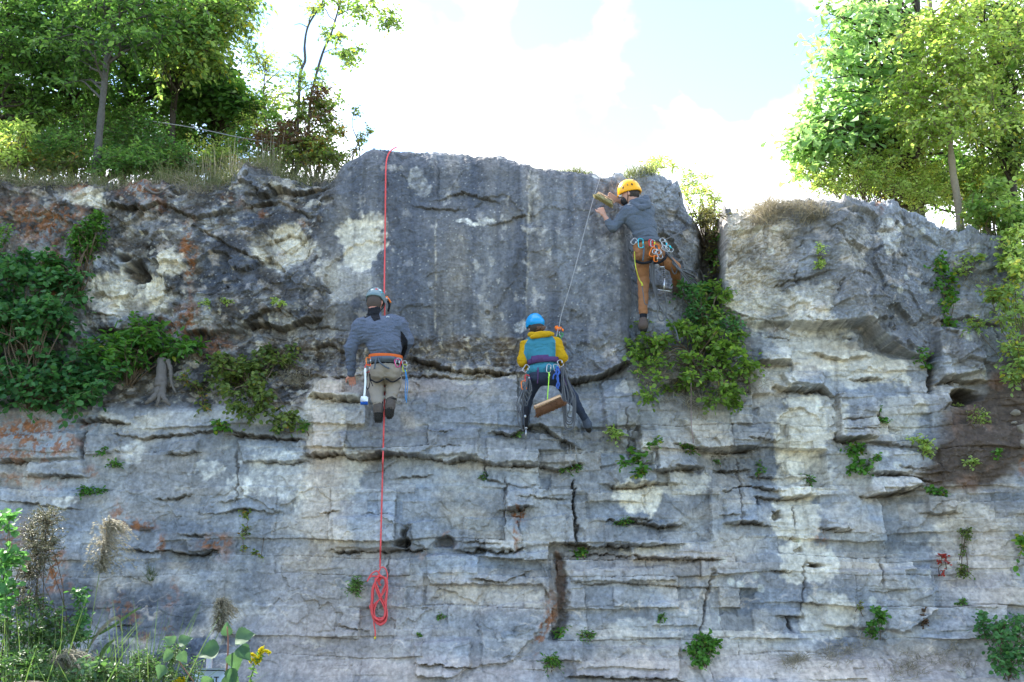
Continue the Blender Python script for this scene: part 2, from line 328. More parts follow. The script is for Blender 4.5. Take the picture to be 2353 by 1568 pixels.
# authored cracks and overhangs: polyline, crack px, crack depth m, step m, reach px
HC = [
 ([(717, 915), (778, 921), (836, 926)], 4, .10, .05, 40),
 ([(706, 1048), (771, 1039), (825, 1052), (879, 1045), (929, 1047), (983, 1052), (1030, 1065), (1077, 1052), (1109, 1059), (1120, 1066)], 4, .09, .11, 55),
 ([(1120, 1066), (1192, 1072), (1239, 1068), (1282, 1077), (1329, 1066)], 3.5, .08, .08, 40),
 ([(1134, 994), (1174, 1002), (1210, 980), (1246, 978), (1289, 1009), (1325, 1030)], 3.5, .04, .09, 26),
 ([(764, 1263), (803, 1272), (832, 1264), (886, 1268), (936, 1264), (980, 1262)], 4, .10, .05, 30),
 ([(1052, 1263), (1080, 1268), (1109, 1261), (1142, 1271), (1181, 1268), (1199, 1261)], 4, .12, .06, 30),
 ([(1304, 1250), (1390, 1255), (1444, 1254), (1553, 1251)], 3, .06, .13, 24),
 ([(1315, 1276), (1400, 1272), (1462, 1277), (1498, 1283), (1584, 1286), (1656, 1287)], 4, .12, .03, 20),
 ([(1394, 1113), (1419, 1120), (1464, 1119), (1504, 1110), (1535, 1105), (1560, 1112)], 4, .10, .08, 40),
 ([(1116, 1101), (1160, 1110), (1196, 1117), (1230, 1117)], 2.5, .05, .03, 20),
 ([(1160, 1172), (1190, 1173), (1226, 1167)], 3, .09, .08, 22),
 ([(1200, 1142), (1260, 1146), (1298, 1149)], 2.5, .05, .03, 20),
 ([(1066, 1246), (1105, 1248), (1141, 1250)], 2, .04, .03, 12),
 ([(792, 969), (811, 971)], 2, .04, .02, 10), ([(1001, 994), (1034, 994)], 2, .05, .02, 12), ([(1005, 1028), (1052, 1026)], 2, .04, .02, 12),
 ([(745, 1182), (771, 1172)], 2.5, .05, .03, 14), ([(850, 1182), (900, 1184)], 2, .03, .02, 12), ([(900, 1100), (990, 1092)], 2, .04, .03, 20),
 ([(940, 822), (987, 838), (1023, 847), (1066, 854), (1130, 858), (1190, 861)], 4, .06, .08, 40),
 ([(905, 868), (960, 862), (1080, 868), (1130, 858)], 3, .05, .03, 20), ([(725, 866), (790, 870), (830, 862)], 3, .07, .02, 20),
 ([(1300, 874), (1330, 873), (1372, 868), (1408, 850), (1440, 832)], 6, .10, .16, 34),
 ([(700, 800), (760, 792), (800, 815)], 3, .05, .06, 20), ([(640, 700), (700, 745), (790, 760)], 3, .03, .03, 20),
 ([(550, 742), (580, 738), (612, 738), (641, 752), (684, 738), (730, 729)], 6, .08, .11, 60),
 ([(565, 735), (600, 712), (640, 705), (660, 725)], 4, .03, .08, 26),
 ([(220, 722), (259, 719)], 3, .05, .04, 20), ([(215, 755), (288, 751), (330, 756)], 5, .12, .1, 30),
 ([(446, 518), (500, 545), (545, 575), (600, 590)], 3, .05, .04, 30), ([(380, 470), (450, 500), (520, 480)], 4, .06, .05, 30),
 ([(240, 470), (330, 480), (380, 468)], 4, .07, .07, 30), ([(560, 470), (640, 452), (720, 500)], 4, .06, .05, 30), ([(620, 430), (700, 440), (760, 415)], 4, .06, .06, 30),
 ([(600, 560), (660, 530), (700, 548)], 3, .04, .04, 20), ([(955, 470), (1000, 482), (1060, 478)], 2, .04, .02, 20),
 ([(1000, 462), (1060, 440), (1150, 470)], 2, .02, .02, 20), ([(1130, 520), (1180, 505), (1215, 498)], 2, .02, .02, 20), ([(1225, 520), (1290, 530), (1340, 515)], 2.5, .03, -.02, 20),
 ([(0, 1060), (52, 1059)], 6, .16, .08, 22), ([(52, 1095), (122, 1095), (196, 1099)], 3, .05, .03, 20),
 ([(182, 972), (215, 965), (262, 968), (292, 974)], 5, .10, .08, 20), ([(270, 1000), (330, 1005), (420, 998), (520, 985), (560, 1000)], 3, .05, .04, 24),
 ([(385, 1043), (455, 1040)], 3, .07, .05, 20), ([(536, 999), (600, 1004), (692, 1011)], 4, .08, .07, 30), ([(600, 1062), (650, 1065), (703, 1062)], 3, .05, .03, 20),
 ([(366, 1146), (407, 1146), (429, 1138)], 3, .06, .04, 16), ([(507, 1152), (544, 1149)], 3, .06, .04, 16), ([(429, 1232), (477, 1230)], 4, .10, .03, 14),
 ([(395, 1268), (430, 1273), (462, 1273), (490, 1262)], 4, .08, .11, 22), ([(292, 1264), (333, 1267), (381, 1265)], 3, .06, .06, 16), ([(259, 1439), (296, 1439)], 3, .06, .02, 12),
 ([(0, 1150), (90, 1160), (180, 1170)], 2.5, .03, .03, 20), ([(480, 1180), (560, 1172), (640, 1180)], 2.5, .04, .03, 20),
 ([(1560, 1020), (1608, 1033), (1652, 1036), (1736, 1032)], 4, .08, .12, 24), ([(1565, 1073), (1608, 1073)], 4, .08, .14, 20), ([(1500, 1083), (1564, 1080)], 3, .06, .05, 16),
 ([(1652, 1079), (1720, 1079)], 3, .05, .07, 14), ([(1725, 1013), (1790, 1012)], 3, .04, .05, 12), ([(1735, 1093), (1792, 1095)], 3, .05, .07, 14),
 ([(1668, 1129), (1708, 1113), (1744, 1118), (1790, 1128)], 4, .08, .09, 24), ([(1740, 1142), (1792, 1149), (1832, 1146), (1856, 1137)], 3.5, .07, .06, 18),
 ([(1672, 1203), (1728, 1202), (1772, 1211)], 4, .07, .08, 18), ([(1660, 1183), (1700, 1184)], 2.5, .04, .04, 12),
 ([(1412, 1195), (1464, 1201), (1516, 1209), (1564, 1206)], 4, .06, .11, 18),
 ([(1380, 1196), (1430, 1194), (1500, 1196)], 3, .08, .04, 12),
 ([(1918, 1012), (1950, 1013), (1975, 1008)], 4, .10, .12, 20), ([(1924, 968), (1992, 963)], 2.5, .05, .01, 12), ([(1924, 990), (2010, 992)], 2.5, .05, .01, 12),
 ([(1985, 1020), (2060, 1022), (2110, 1030)], 3, .04, .05, 14),
 ([(1988, 1090), (2072, 1091), (2116, 1101), (2160, 1110)], 3.5, .07, .04, 20), ([(1985, 1143), (2036, 1136), (2092, 1126), (2110, 1119)], 5, .08, .15, 26), ([(2064, 1073), (2132, 1081)], 2.5, .04, .03, 10),
 ([(2125, 1182), (2200, 1175)], 3, .07, .05, 16), ([(1890, 1218), (1944, 1219)], 3.5, .06, .09, 14), ([(1780, 1311), (1812, 1313)], 4, .10, .03, 14), ([(1855, 1300), (1882, 1300)], 7, .16, .02, 10),
 ([(1804, 1419), (1848, 1419)], 3, .07, .05, 14), ([(1995, 1357), (2045, 1357)], 2.5, .04, .02, 10), ([(1420, 1341), (1504, 1345), (1640, 1352)], 2.5, .04, .02, 20), ([(1643, 1318), (1680, 1323)], 2.5, .05, .03, 10),
 ([(1784, 890), (1828, 897), (1884, 895), (1910, 911)], 5, .10, .12, 24), ([(1725, 838), (1780, 834), (1815, 838)], 3.5, .06, .09, 18), ([(1760, 770), (1815, 775)], 2.5, .04, .04, 12),
 ([(1870, 815), (1930, 830), (1985, 822)], 3, .04, .06, 14), ([(1960, 875), (2020, 872)], 3, .04, .06, 14),
 ([(2144, 885), (2196, 872), (2260, 879)], 4, .08, .08, 20), ([(2140, 740), (2220, 730), (2300, 745)], 3, .05, .05, 20), ([(2060, 585), (2090, 592)], 3, .03, .03, 16),
 ([(1650, 700), (1700, 722), (1790, 742)], 3, .03, .02, 16), ([(1780, 655), (1850, 640), (1900, 622)], 3, .03, .05, 16), ([(1850, 730), (1900, 750), (1960, 742)], 3, .03, .02, 10),
 ([(960, 1524), (1100, 1535)], 3, .05, .05, 14), ([(1300, 1555), (1560, 1562)], 3, .05, .05, 14), ([(1090, 1330), (1150, 1338), (1215, 1312)], 2.5, .03, .05, 16),
 ([(1840, 1385), (1900, 1392)], 2, .03, .03, 10), ([(780, 1438), (840, 1450)], 3, .04, .03, 14), ([(1320, 1340), (1380, 1344), (1420, 1341)], 2.5, .04, .02, 20),
]
def hcrack(pts, w, dp, st, reach):
    global D, CR, UN
    a = np.array(pts, float); x0, x1 = a[0, 0], a[-1, 0]
    i0, i1 = np.searchsorted(xs, P(x0 - 30, 784).x * .93 - .3), np.searchsorted(xs, P(x1 + 30, 784).x * 1.0 + .3)
    sl_ = (slice(None), slice(max(0, i0 - 60), i1 + 60))
    u = U[sl_]; v = VC[sl_] + 1.6 * wf1[sl_] + JG[sl_]
    vc = np.interp(u, a[:, 0], a[:, 1]); q = v - vc
    e = sstep(x0 - 22, x0 + 20, u + 14 * wf2[sl_]) * (1 - sstep(x1 - 20, x1 + 22, u + 14 * wf2[sl_]))
    ww = w * .62 * (.5 + 1.1 * sstep(-.35, .35, wn2[sl_] + .6 * wf1[sl_])) * (.35 + .65 * e)
    c = e * np.exp(-((q - .4 * ww) / ww) ** 2) * (.35 + .65 * sstep(-.3, .1, wn1[sl_] + .5 * wf2[sl_]))
    D[sl_] -= dp * .8 * c * np.where(V[sl_] < 770, .5, 1.0)
    below = np.where(q > 0, np.exp(-q / reach), 0); above = np.where(q <= 0, np.exp(q / (reach * .8)), 0)
    k = sstep(-1.5, 1.5, q)
    D[sl_] += e * st * (.8 * above * (1 - k) - 1.15 * below * k) * (.7 + .6 * sstep(-.4, .4, wn2[sl_]))
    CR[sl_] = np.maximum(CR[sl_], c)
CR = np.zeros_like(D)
_j = np.floor(XX / .11 + 2 * wn1) ; JG = (hsh(_j, np.floor(Z0 / .35), 44) - .5) * 4.5 + (hsh(np.floor(XX / .043 + wn1), np.floor(Z0 / .2), 45) - .5) * 3
for h in HC: hcrack(*h)
# vertical cracks, chimneys
for (vs, us, w, dp, dirt) in [((1106, 1140, 1180, 1215, 1250), (1314, 1319, 1318, 1325, 1324), 3.5, .12, 1), ((1277, 1340, 1430, 1470), (1284, 1292, 1288, 1270), 11, .10, 1), ((990, 1055), (192, 192), 3, .06, 0), ((820, 900), (2134, 2137), 6, .2, 1), ((1165, 1210), (1822, 1826), 2.5, .04, 0), ((1215, 1262), (930, 934), 6, .12, 1), ((900, 1012), (1918, 1920), 3, .05, 0), ((1421, 1450), (1816, 1820), 4, .1, 0), ((1280, 1330), (890, 893), 2.5, .03, 0), ((940, 1060), (1440, 1445), 2.5, .03, 0), ((1040, 1150), (545, 543), 2.5, .03, 0), ((1310, 1500), (1640, 1600), 3, .05, 0), ((1050, 1200), (1700, 1702), 2, .03, 0), ((845, 930), (916, 900), 3, .03, 0), ((1290, 1345), (2020, 2018), 2.5, .04, 0), ((1290, 1420), (1845, 1850), 2.5, .03, 0), ((1100, 1160), (1160, 1166), 2.5, .04, 0), ((1060, 1100), (1112, 1118), 3, .05, 0)]:
    uc = np.interp(V, vs, us); m = sstep(vs[0] - 10, vs[0] + 8, V) * (1 - sstep(vs[-1] - 8, vs[-1] + 12, V)); q = (UC - uc + 7 * wn2 + 3 * wf1 + .4 * w * wf2)
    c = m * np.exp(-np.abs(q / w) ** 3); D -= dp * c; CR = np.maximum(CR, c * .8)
# holes
for (cu, cv, ru, rv, dp) in [(305, 617, 26, 18, .3), (278, 585, 13, 9, .2), (2215, 914, 38, 17, .4), (925, 1250, 16, 9, .2), (1025, 1245, 22, 13, .12), (1182, 1178, 20, 9, .08), (450, 775, 34, 18, .18), (700, 690, 10, 30, .05), (250, 700, 10, 7, .08), (640, 565, 62, 46, .12), (825, 560, 55, 60, .06), (290, 665, 85, 50, .12), (1120, 718, 5, 5, .05), (520, 770, 40, 16, .12), (380, 700, 60, 20, .06), (1330, 1235, 12, 16, .05)]:
    b_ = blob(cu, cv, ru, rv, .35, a=U + min(14, ru * .8) * (1.1 * wn1 + .5 * wf1), b=V + min(10, rv * .8) * (1.2 * wn2 + .5 * wf2)); D -= dp * b_
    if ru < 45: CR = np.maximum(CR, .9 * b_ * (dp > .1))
# protruding blocks: polygons in the photograph, raised with a hard broken edge
def inside(poly, a, b):
    c = np.full(a.shape, 1e9); pin = np.zeros(a.shape, bool); n = len(poly)
    for i in range(n):
        (x1, y1), (x2, y2) = poly[i], poly[(i + 1) % n]
        ex, ey = x2 - x1, y2 - y1; t = np.clip(((a - x1) * ex + (b - y1) * ey) / (ex * ex + ey * ey), 0, 1)
        c = np.minimum(c, (a - x1 - t * ex) ** 2 + (b - y1 - t * ey) ** 2)
        pin ^= ((y1 > b) != (y2 > b)) & (a < (x2 - x1) * (b - y1) / (y2 - y1 + 1e-9) + x1)
    c = np.sqrt(c); return np.where(pin, c, -c)
BL = [([(1773, 1176), (1792, 1173), (1797, 1189), (1778, 1195)], -.16, 3), ([(1736, 1140), (1744, 1142), (1746, 1162), (1739, 1160)], -.10, 3), ([(1816, 1234), (1842, 1240), (1838, 1247), (1818, 1243)], -.08, 3), ([(1822, 1262), (1846, 1256), (1850, 1266), (1830, 1272)], -.07, 3), ([(1852, 1290), (1884, 1296), (1880, 1306), (1862, 1303)], -.12, 3),
      ([(1918, 900), (1990, 906), (2012, 930), (2010, 1010), (1918, 1012)], .13, 3), ([(954, 1478), (1082, 1464), (1084, 1530), (1040, 1560), (956, 1556)], .10, 5), ([(1308, 1480), (1560, 1486), (1556, 1560), (1320, 1556)], .09, 5),
      ([(1313, 1308), (1540, 1300), (1553, 1338), (1312, 1336)], .05, 3), ([(1102, 1395), (1245, 1380), (1262, 1420), (1180, 1520), (1104, 1530)], .06, 4), ([(980, 1272), (1260, 1268), (1266, 1375), (1240, 1345), (985, 1345)], .07, 4),
      ([(1163, 1130), (1225, 1124), (1226, 1168), (1163, 1172)], .07, 3), ([(1386, 1205), (1512, 1200), (1514, 1250), (1386, 1252)], .05, 3), ([(1396, 1085), (1420, 1066), (1505, 1070), (1508, 1110), (1420, 1118)], .06, 4),
      ([(1376, 1046), (1500, 1040), (1505, 1066), (1380, 1072)], .04, 3), ([(1506, 1030), (1604, 1032), (1606, 1072), (1508, 1084)], .07, 3), ([(1560, 965), (1770, 985), (1735, 1032), (1610, 1034)], .06, 4),
      ([(1118, 1005), (1210, 985), (1330, 1020), (1328, 1066), (1120, 1066)], .05, 3), ([(780, 995), (1105, 985), (1100, 1052), (790, 1048)], .06, 5), ([(718, 930), (850, 928), (860, 1040), (722, 1040)], .02, 3),
      ([(718, 885), (760, 868), (840, 890), (838, 924), (718, 914)], .08, 4), ([(1380, 880), (1400, 868), (1440, 870), (1470, 960), (1440, 1040), (1390, 985)], .07, 6), ([(1990, 1097), (2095, 1096), (2112, 1116), (2040, 1136), (1988, 1140)], .10, 3),
      ([(1982, 1024), (2060, 1030), (2120, 1040), (2180, 1090), (2000, 1088)], .06, 4), ([(1811, 1115), (1856, 1100), (1858, 1135), (1838, 1146), (1812, 1138)], .06, 3), ([(1808, 1055), (1858, 1058), (1858, 1098), (1812, 1096)], .05, 3),
      ([(1662, 1145), (1738, 1148), (1738, 1200), (1664, 1200)], .05, 3), ([(1892, 1192), (1944, 1205), (1944, 1218), (1890, 1216)], .07, 3), ([(2128, 1138), (2194, 1142), (2196, 1175), (2130, 1182)], .06, 3), ([(1890, 1310), (2140, 1300), (2150, 1400), (2080, 1455), (1890, 1440)], .08, 8),
      ([(1430, 1310), (1500, 1302), (1504, 1342), (1434, 1340)], .04, 3), ([(1485, 1385), (1610, 1370), (1600, 1440), (1500, 1440)], .05, 5), ([(430, 1242), (490, 1240), (486, 1266), (432, 1268)], .06, 3), ([(0, 1000), (186, 992), (190, 1058), (0, 1056)], .06, 5),
      ([(60, 1062), (196, 1060), (200, 1098), (60, 1092)], .05, 4), ([(400, 1010), (455, 1010), (455, 1040), (385, 1042)], .04, 3), ([(545, 1008), (700, 1012), (700, 1062), (560, 1062)], .05, 4), ([(200, 1000), (262, 1000), (280, 1040), (200, 1050)], .04, 3),
      ([(1740, 800), (1810, 798), (1816, 834), (1740, 838)], .08, 4), ([(1790, 855), (1890, 860), (1885, 893), (1800, 888)], .08, 5), ([(2140, 750), (2240, 760), (2262, 860), (2150, 880), (2138, 820)], .12, 10), ([(2146, 890), (2240, 888), (2200, 915), (2150, 950)], .08, 6),
      ([(764, 1190), (900, 1180), (935, 1215), (915, 1262), (770, 1262)], .05, 5), ([(940, 1200), (1000, 1195), (1010, 1230), (985, 1262), (950, 1250)], .05, 4), ([(1066, 1190), (1185, 1185), (1200, 1240), (1180, 1268), (1060, 1262)], .05, 5), ([(1190, 1195), (1300, 1180), (1300, 1250), (1200, 1262)], .04, 5)]
TN = np.zeros_like(D)
for k, (pl, h, bv) in enumerate(BL):
    pl = np.array(pl, float); ux0, ux1 = pl[:, 0].min() - 40, pl[:, 0].max() + 40; vy0, vy1 = pl[:, 1].min() - 40, pl[:, 1].max() + 40
    mm = (U > ux0) & (U < ux1) & (V > vy0) & (V < vy1)
    sdn = inside(pl, UC[mm] + 4 * wn1[mm], VC[mm] + 2 * wf2[mm]); s_ = sstep(-1, bv, sdn)
    D[mm] += 1.25 * h * s_; TN[mm] += s_ * (hsh(np.full(1, k), np.full(1, 3), 4)[0] - .45) * .25
# ---- natural roughness. zones
lower = sstep(-14, 16, V - np.interp(U, [0, 700, 720, 1180, 1300, 1440, 1480, 1680, 1700, 2150, 2353], [935, 935, 868, 868, 868, 850, 900, 900, 760, 820, 900]) + 10 * wn2)
smoothz = sstep(-10, 30, UW - sm) * (1 - sstep(-6, 10, U - cr)) * (1 - lower) * (1 - sstep(770, 800, VW))
rub = np.clip((1 - lower) * sstep(760, 785, VW) * (U < 1300) * sstep(560, 640, U), 0, 1)
soil = np.clip(blob(2260, 1010, 110, 100, .3) + blob(2200, 1080, 90, 50, .3) + blob(2330, 900, 60, 80, .3), 0, 1)
shelf = np.clip(blob(400, 860, 210, 60, .4) + blob(610, 850, 130, 66, .4) + blob(100, 880, 200, 60, .4) + blob(1600, 840, 150, 110, .3), 0, 1) * (1 - pm)
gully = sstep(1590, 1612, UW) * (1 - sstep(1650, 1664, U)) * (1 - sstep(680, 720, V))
# fluting and shallow ribs of the big slab
D += smoothz * (.045 * fbm(XX * 2.0, Z0 * .35, 3, 640) + .008 * fbm(XX * 6.5, Z0 * .9, 3, 645, ridge=True) + .02 * fbm(XX * 2.2, Z0 * 2.0, 3, 647))
# gentle swells
D += .05 * fbm(XX * .9, Z0 * .9, 3, 50) + .03 * fbm(XX * 2.6, Z0 * 1.8, 3, 57) * (1 - .4 * lower)
# fractured planes
def facets(fx, fz, s, amp, ax=1):
    f1, f2, hh, dx, dz = worley(XX * fx + .5 * wn1, Z0 * fz + .5 * wn2, s)
    gx = hsh((hh * 9999).astype(int), (hh * 777).astype(int), 3) - .5; gz = hsh((hh * 5555).astype(int), (hh * 333).astype(int), 6) - .5
    return amp * (dx * gx * 1.6 + dz * gz * 1.2 + (hh - .5) * .8), hh, f2 - f1
fa, ha, ea = facets(1.6, 2.2, 71, .075)
fb, hb, eb = facets(5.0, 7.0, 72, .030)
fc_, hc_, ec = facets(13, 17, 73, .012)
rough_up = (1 - lower) * (1 - smoothz)
D += fa * (.6 * lower + 1.6 * rough_up + .45 * smoothz) + fb * (.55 * lower + 1.9 * rough_up + .3 * smoothz + rub) + fc_ * (.65 * lower + 1.4 * rough_up + .45 * smoothz + rub)
# bedding: beds, sub-beds and laminae, each broken into blocks
def strata(sd_, th, ln, wz, wob):
    rg = np.random.default_rng(sd_)
    zb = np.cumsum(th * (.45 + 1.1 * rg.random(int(9 / th)))) - .6
    zw = Z0 + wob * fbm(XX * .55, XX * 0 + sd_, 3, sd_) + JG * wz * .028 + wz * .10 * wf2
    k = np.clip(np.searchsorted(zb, zw) - 1, 0, len(zb) - 2); dl = zw - zb[k]; du = zb[k + 1] - zw
    L = ln * (.5 + 1.0 * hsh(k, k * 0 + 7, sd_)); off = hsh(k, k * 0 + 2, sd_) * 50
    xw = (XX + wz * .5 * wn1 + wz * .25 * wf1 + JV * wz * .03) / L + off; i = np.floor(xw)
    b0 = i + (hsh(i, k, sd_ + 1) - .5) * .7; b1 = i + 1 + (hsh(i + 1, k, sd_ + 1) - .5) * .7
    lo = xw < b0; hi = xw >= b1; i = np.where(lo, i - 1, np.where(hi, i + 1, i))
    b0 = i + (hsh(i, k, sd_ + 1) - .5) * .7; b1 = i + 1 + (hsh(i + 1, k, sd_ + 1) - .5) * .7
    ex0 = (xw - b0) * L; ex1 = (b1 - xw) * L
    h = hsh(i, k, sd_ + 3); h = h + .9 * np.clip(h - .82, 0, 1) * 5.5 * .35 - .9 * np.clip(.16 - h, 0, 1) * 6 * .35; tilt = (hsh(i, k, sd_ + 4) - .5) * (xw - (b0 + b1) / 2) * L + (hsh(i, k, sd_ + 5) - .35) * (zw - (zb[k] + zb[k + 1]) / 2)
    hl = hsh(k, k * 0 + 1, sd_ + 8); hz = hsh(i, k, sd_ + 6)
    crk = np.maximum(np.exp(-(dl / .007) ** 2) * (hz > .55), np.exp(-(np.minimum(ex0, ex1) / .006) ** 2) * (hz > .7) * .6)
    return h, tilt, crk, hl, np.minimum(dl, du)
msk = sstep(-.25, .25, fbm(XX * .8, Z0 * 1.1, 3, 91)); msk2 = sstep(-.15, .3, fbm(XX * 1.4, Z0 * 1.9, 3, 95)); msk3 = sstep(-.1, .25, fbm(XX * 1.1 + 9, Z0 * 2.2, 3, 97))
rightz = sstep(1500, 1700, U)
JV = (hsh(np.floor(Z0 / .09 + wn2), np.floor(XX / .4), 46) - .5) * 5 + (hsh(np.floor(Z0 / .035), np.floor(XX / .25), 47) - .5) * 3
h1, t1, c1, l1, e1 = strata(5, .36, 1.25, .06, .09)
h2, t2, c2, l2, e2 = strata(6, .15, .62, .04, .07)
h3, t3, c3, l3, _ = strata(7, .055, .34, .025, .05)
lm = .35 + .65 * sstep(690, 730, U); D += lower * lm * ((h1 - .5) * .115 + t1 * .18 - .024 * c1 + (l1 - .5) * .04)
msk = msk * (.35 + .65 * np.clip(sstep(1100, 1350, U) + sstep(1290, 1340, V) * .6, 0, 1)); w2 = lower * lm * (.06 + .94 * msk); D += w2 * ((h2 - .5) * .066 + t2 * .22 - .016 * c2)
w3 = lower * lm * np.clip(msk2 * (.12 + .6 * rightz) + .35 * msk3 * sstep(1300, 1330, V), 0, 1) + .5 * rub; D += .75 * w3 * ((h3 - .5) * .026 + t3 * .2 - .009 * c3)
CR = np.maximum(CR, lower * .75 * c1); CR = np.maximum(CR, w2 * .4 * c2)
# small overlapping scales (chipped plates), pitting, grain
f1, f2, hh, _, _ = worley(XX * 26 + wn1, Z0 * 34 + wn2, 77)
D += (rough_up + rub + .35 * smoothz + .45 * lower) * .012 * (hh - .5)
pitn = fbm(XX * 22, Z0 * 22, 3, 110, ridge=True); gr = fbm(XX * 45, Z0 * 45, 2, 120)
hon = blob(1730, 580, 90, 100, .4)
D -= (.012 * rough_up + .006 * smoothz + .02 * hon + .012 * gully + .006 * lower * .5) * np.clip(pitn - .35, 0, 1) * 2
D += .0062 * gr * (1 - .3 * lower) + .009 * fbm(XX * 9, Z0 * 9, 4, 130) * (1 - .6 * lower)
D += (soil + shelf * (1 - lower * .5)) * (.07 * fbm(XX * 2.5, Z0 * 3.5, 5, 140) + .02 * fbm(XX * 12, Z0 * 12, 3, 145))
D += rub * .05 * fbm(XX * 4, Z0 * 9, 4, 150, ridge=True) + .10 * gully * fbm(XX * 4, Z0 * 4, 4, 155)
# knobbly brow all along the top
brow = np.exp(-np.clip(V - np.interp(U, [p[0] for p in TOPPX], [p[1] for p in TOPPX]), 0, None) / 40)
D += brow * (.05 * fbm(XX * 4, Z0 * 4, 3, 160))
# ---- assemble
r0 = .16 + .12 * sstep(780, 900, U[0]) * (1 - sstep(1150, 1250, U[0]))
r0 = r0[None, :]
s_ = TT - (ZTOP - r0); ang = np.clip(s_ / r0, 0, np.pi / 2)
back = np.clip(s_ - r0 * np.pi / 2, 0, None)
flat = sstep(0, .5, back) * .6
Ys = r0 * (1 - np.cos(ang)) + back * (1 + 1.2 * sstep(0, 1, back))
Zs = np.where(s_ > 0, ZTOP - r0 + r0 * np.sin(ang), TT) + .05 * np.clip(back, 0, 6)
Zs = Zs + .10 * fbm(XX * .7, Ys * .7 + 3, 3, 170) * sstep(.3, 1.5, back)
dn = D * 1.0
basel = D0[np.clip(np.searchsorted(ts, ztop1) - 1, 0, NT - 1), np.arange(NX)][None, :]
rel = D - D0
PX_ = XX; PY_ = Ys - (D0 * (back <= 0) + basel * (back > 0)) - rel * np.cos(ang) * np.where(back > 0, 0, 1)
PZ_ = Zs + rel * np.sin(ang) * (1 - flat)
VERT = np.stack([PX_, PY_, PZ_], -1).reshape(-1, 3)
# ---- real colour of the stone
def C(*c): return np.array(srgb(*c))
def mixc(a, b, m): return a * (1 - m[..., None]) + b * m[..., None]
big = fbm(XX * .7, Z0 * .7, 4, 201); med = fbm(XX * 3.1, Z0 * 2.4, 4, 205); fine = fbm(XX * 13, Z0 * 13, 4, 209); vst = fbm(XX * 5, Z0 * .6, 4, 213); vfine = fbm(XX * 38, Z0 * 38, 2, 219)
_pn = .55 * med + .5 * fine + .25 * (h2 - .5) * lower
def patch(cx, cy, rx, ry, soft=.5, ang=0): return sstep(.36, .58, blob(cx, cy, rx, ry, .75, ang) + .5 * _pn)
col = np.ones(XX.shape + (3,)) * C(118, 122, 132)
col = mixc(col, C(134, 142, 156), sstep(-.2, .4, big + .5 * med))
col = mixc(col, C(112, 110, 110), sstep(.0, .5, med - .4 * big) * .7)
col = mixc(col, C(100, 104, 115), smoothz * (.45 + .35 * sstep(-.2, .3, vst)))
vb = fbm(XX * 2.6, Z0 * .28, 4, 650); col = mixc(col, C(150, 148, 146), smoothz * sstep(.08, .34, vb + .25 * fine + .2 * med) * .5); col = mixc(col, C(76, 84, 102), smoothz * sstep(.08, .32, -vb + .12 * fine) * .6)
col = mixc(col, C(176, 174, 172), smoothz * sstep(.26, .46, fbm(XX * 6, Z0 * 5, 4, 655)) * .5)
for (ux, va, vb_, w_, a_) in [(1001, 500, 770, 2.5, .5), (1216, 400, 520, 4, .5), (1212, 520, 800, 2.5, .35), (862, 520, 560, 2, .3), (1350, 500, 540, 4, .4), (1375, 470, 520, 3, .4)]:
    col = mixc(col, C(190, 186, 178), np.exp(-((U - ux - 5 * wn1) / w_) ** 2) * sstep(va, va + 20, V) * (1 - sstep(vb_ - 20, vb_, V)) * a_ * (.5 + sstep(-.1, .2, fine)))
col = mixc(col, C(122, 118, 114), smoothz * sstep(.05, .35, fbm(XX * 2.2, Z0 * 1.1, 4, 223)) * .4)
for (cx, cy, rx, ry, a_) in [(960, 430, 46, 60, .6), (1095, 430, 30, 60, .5), (950, 620, 40, 130, .55), (1360, 480, 60, 60, .3), (1390, 660, 60, 110, .4), (840, 420, 90, 50, .35), (1300, 800, 60, 60, .5), (1230, 740, 60, 40, .3), (520, 600, 70, 80, .75), (600, 480, 80, 30, .6), (660, 650, 40, 40, .5), (740, 520, 30, 60, .4), (2080, 650, 90, 120, .35), (1455, 640, 30, 140, .5), (1570, 500, 30, 60, .45), (1160, 1450, 60, 70, .55), (560, 1440, 180, 60, .35), (200, 1450, 160, 80, .55), (1010, 960, 90, 60, .3), (880, 1230, 90, 40, .35), (2040, 1370, 90, 60, .3)]:
    col = mixc(col, C(82, 92, 112), blob(cx, cy, rx, ry, .6) * a_)
# pale lower stone with cream unweathered patches
col = mixc(col, C(132, 139, 150), lower * .5)
ll = blob(230, 1480, 330, 150, .5) ; col = mixc(col, C(60, 68, 84), ll * (.55 + .4 * sstep(-.2, .25, med + .4 * big)))
for (cx, cy, rx, ry, a_) in [(420, 1250, 120, 60, .4), (130, 1180, 90, 50, .4), (560, 1330, 80, 40, .35), (120, 1090, 60, 20, .5), (650, 1000, 60, 20, .3)]: col = mixc(col, C(84, 94, 112), patch(cx, cy, rx, ry) * a_)
col = mixc(col, C(156, 152, 147), lower * sstep(.05, .4, fbm(XX * 1.2 + 7, Z0 * 2.0, 4, 231) + .15 * rightz) * .7)
hb_ = lower * ((h1 - .5) * .26 + (h2 - .5) * w2 * .30 + (h3 - .5) * w3 * .14) + TN
col = col * (1 + hb_[..., None])
tint = lower * (h2 - .5); col = col * (1 + tint[..., None] * np.array([.10, .0, -.12]))
CREAM = C(190, 187, 177); WHITE = C(206, 207, 204)
edg = lower * (np.exp(-(e1 / .016) ** 2) * .6 + np.exp(-(e2 / .010) ** 2) * w2 * .6) * sstep(-.1, .35, med + fine)
col = mixc(col, C(190, 188, 182), np.clip(edg, 0, 1) * .28)
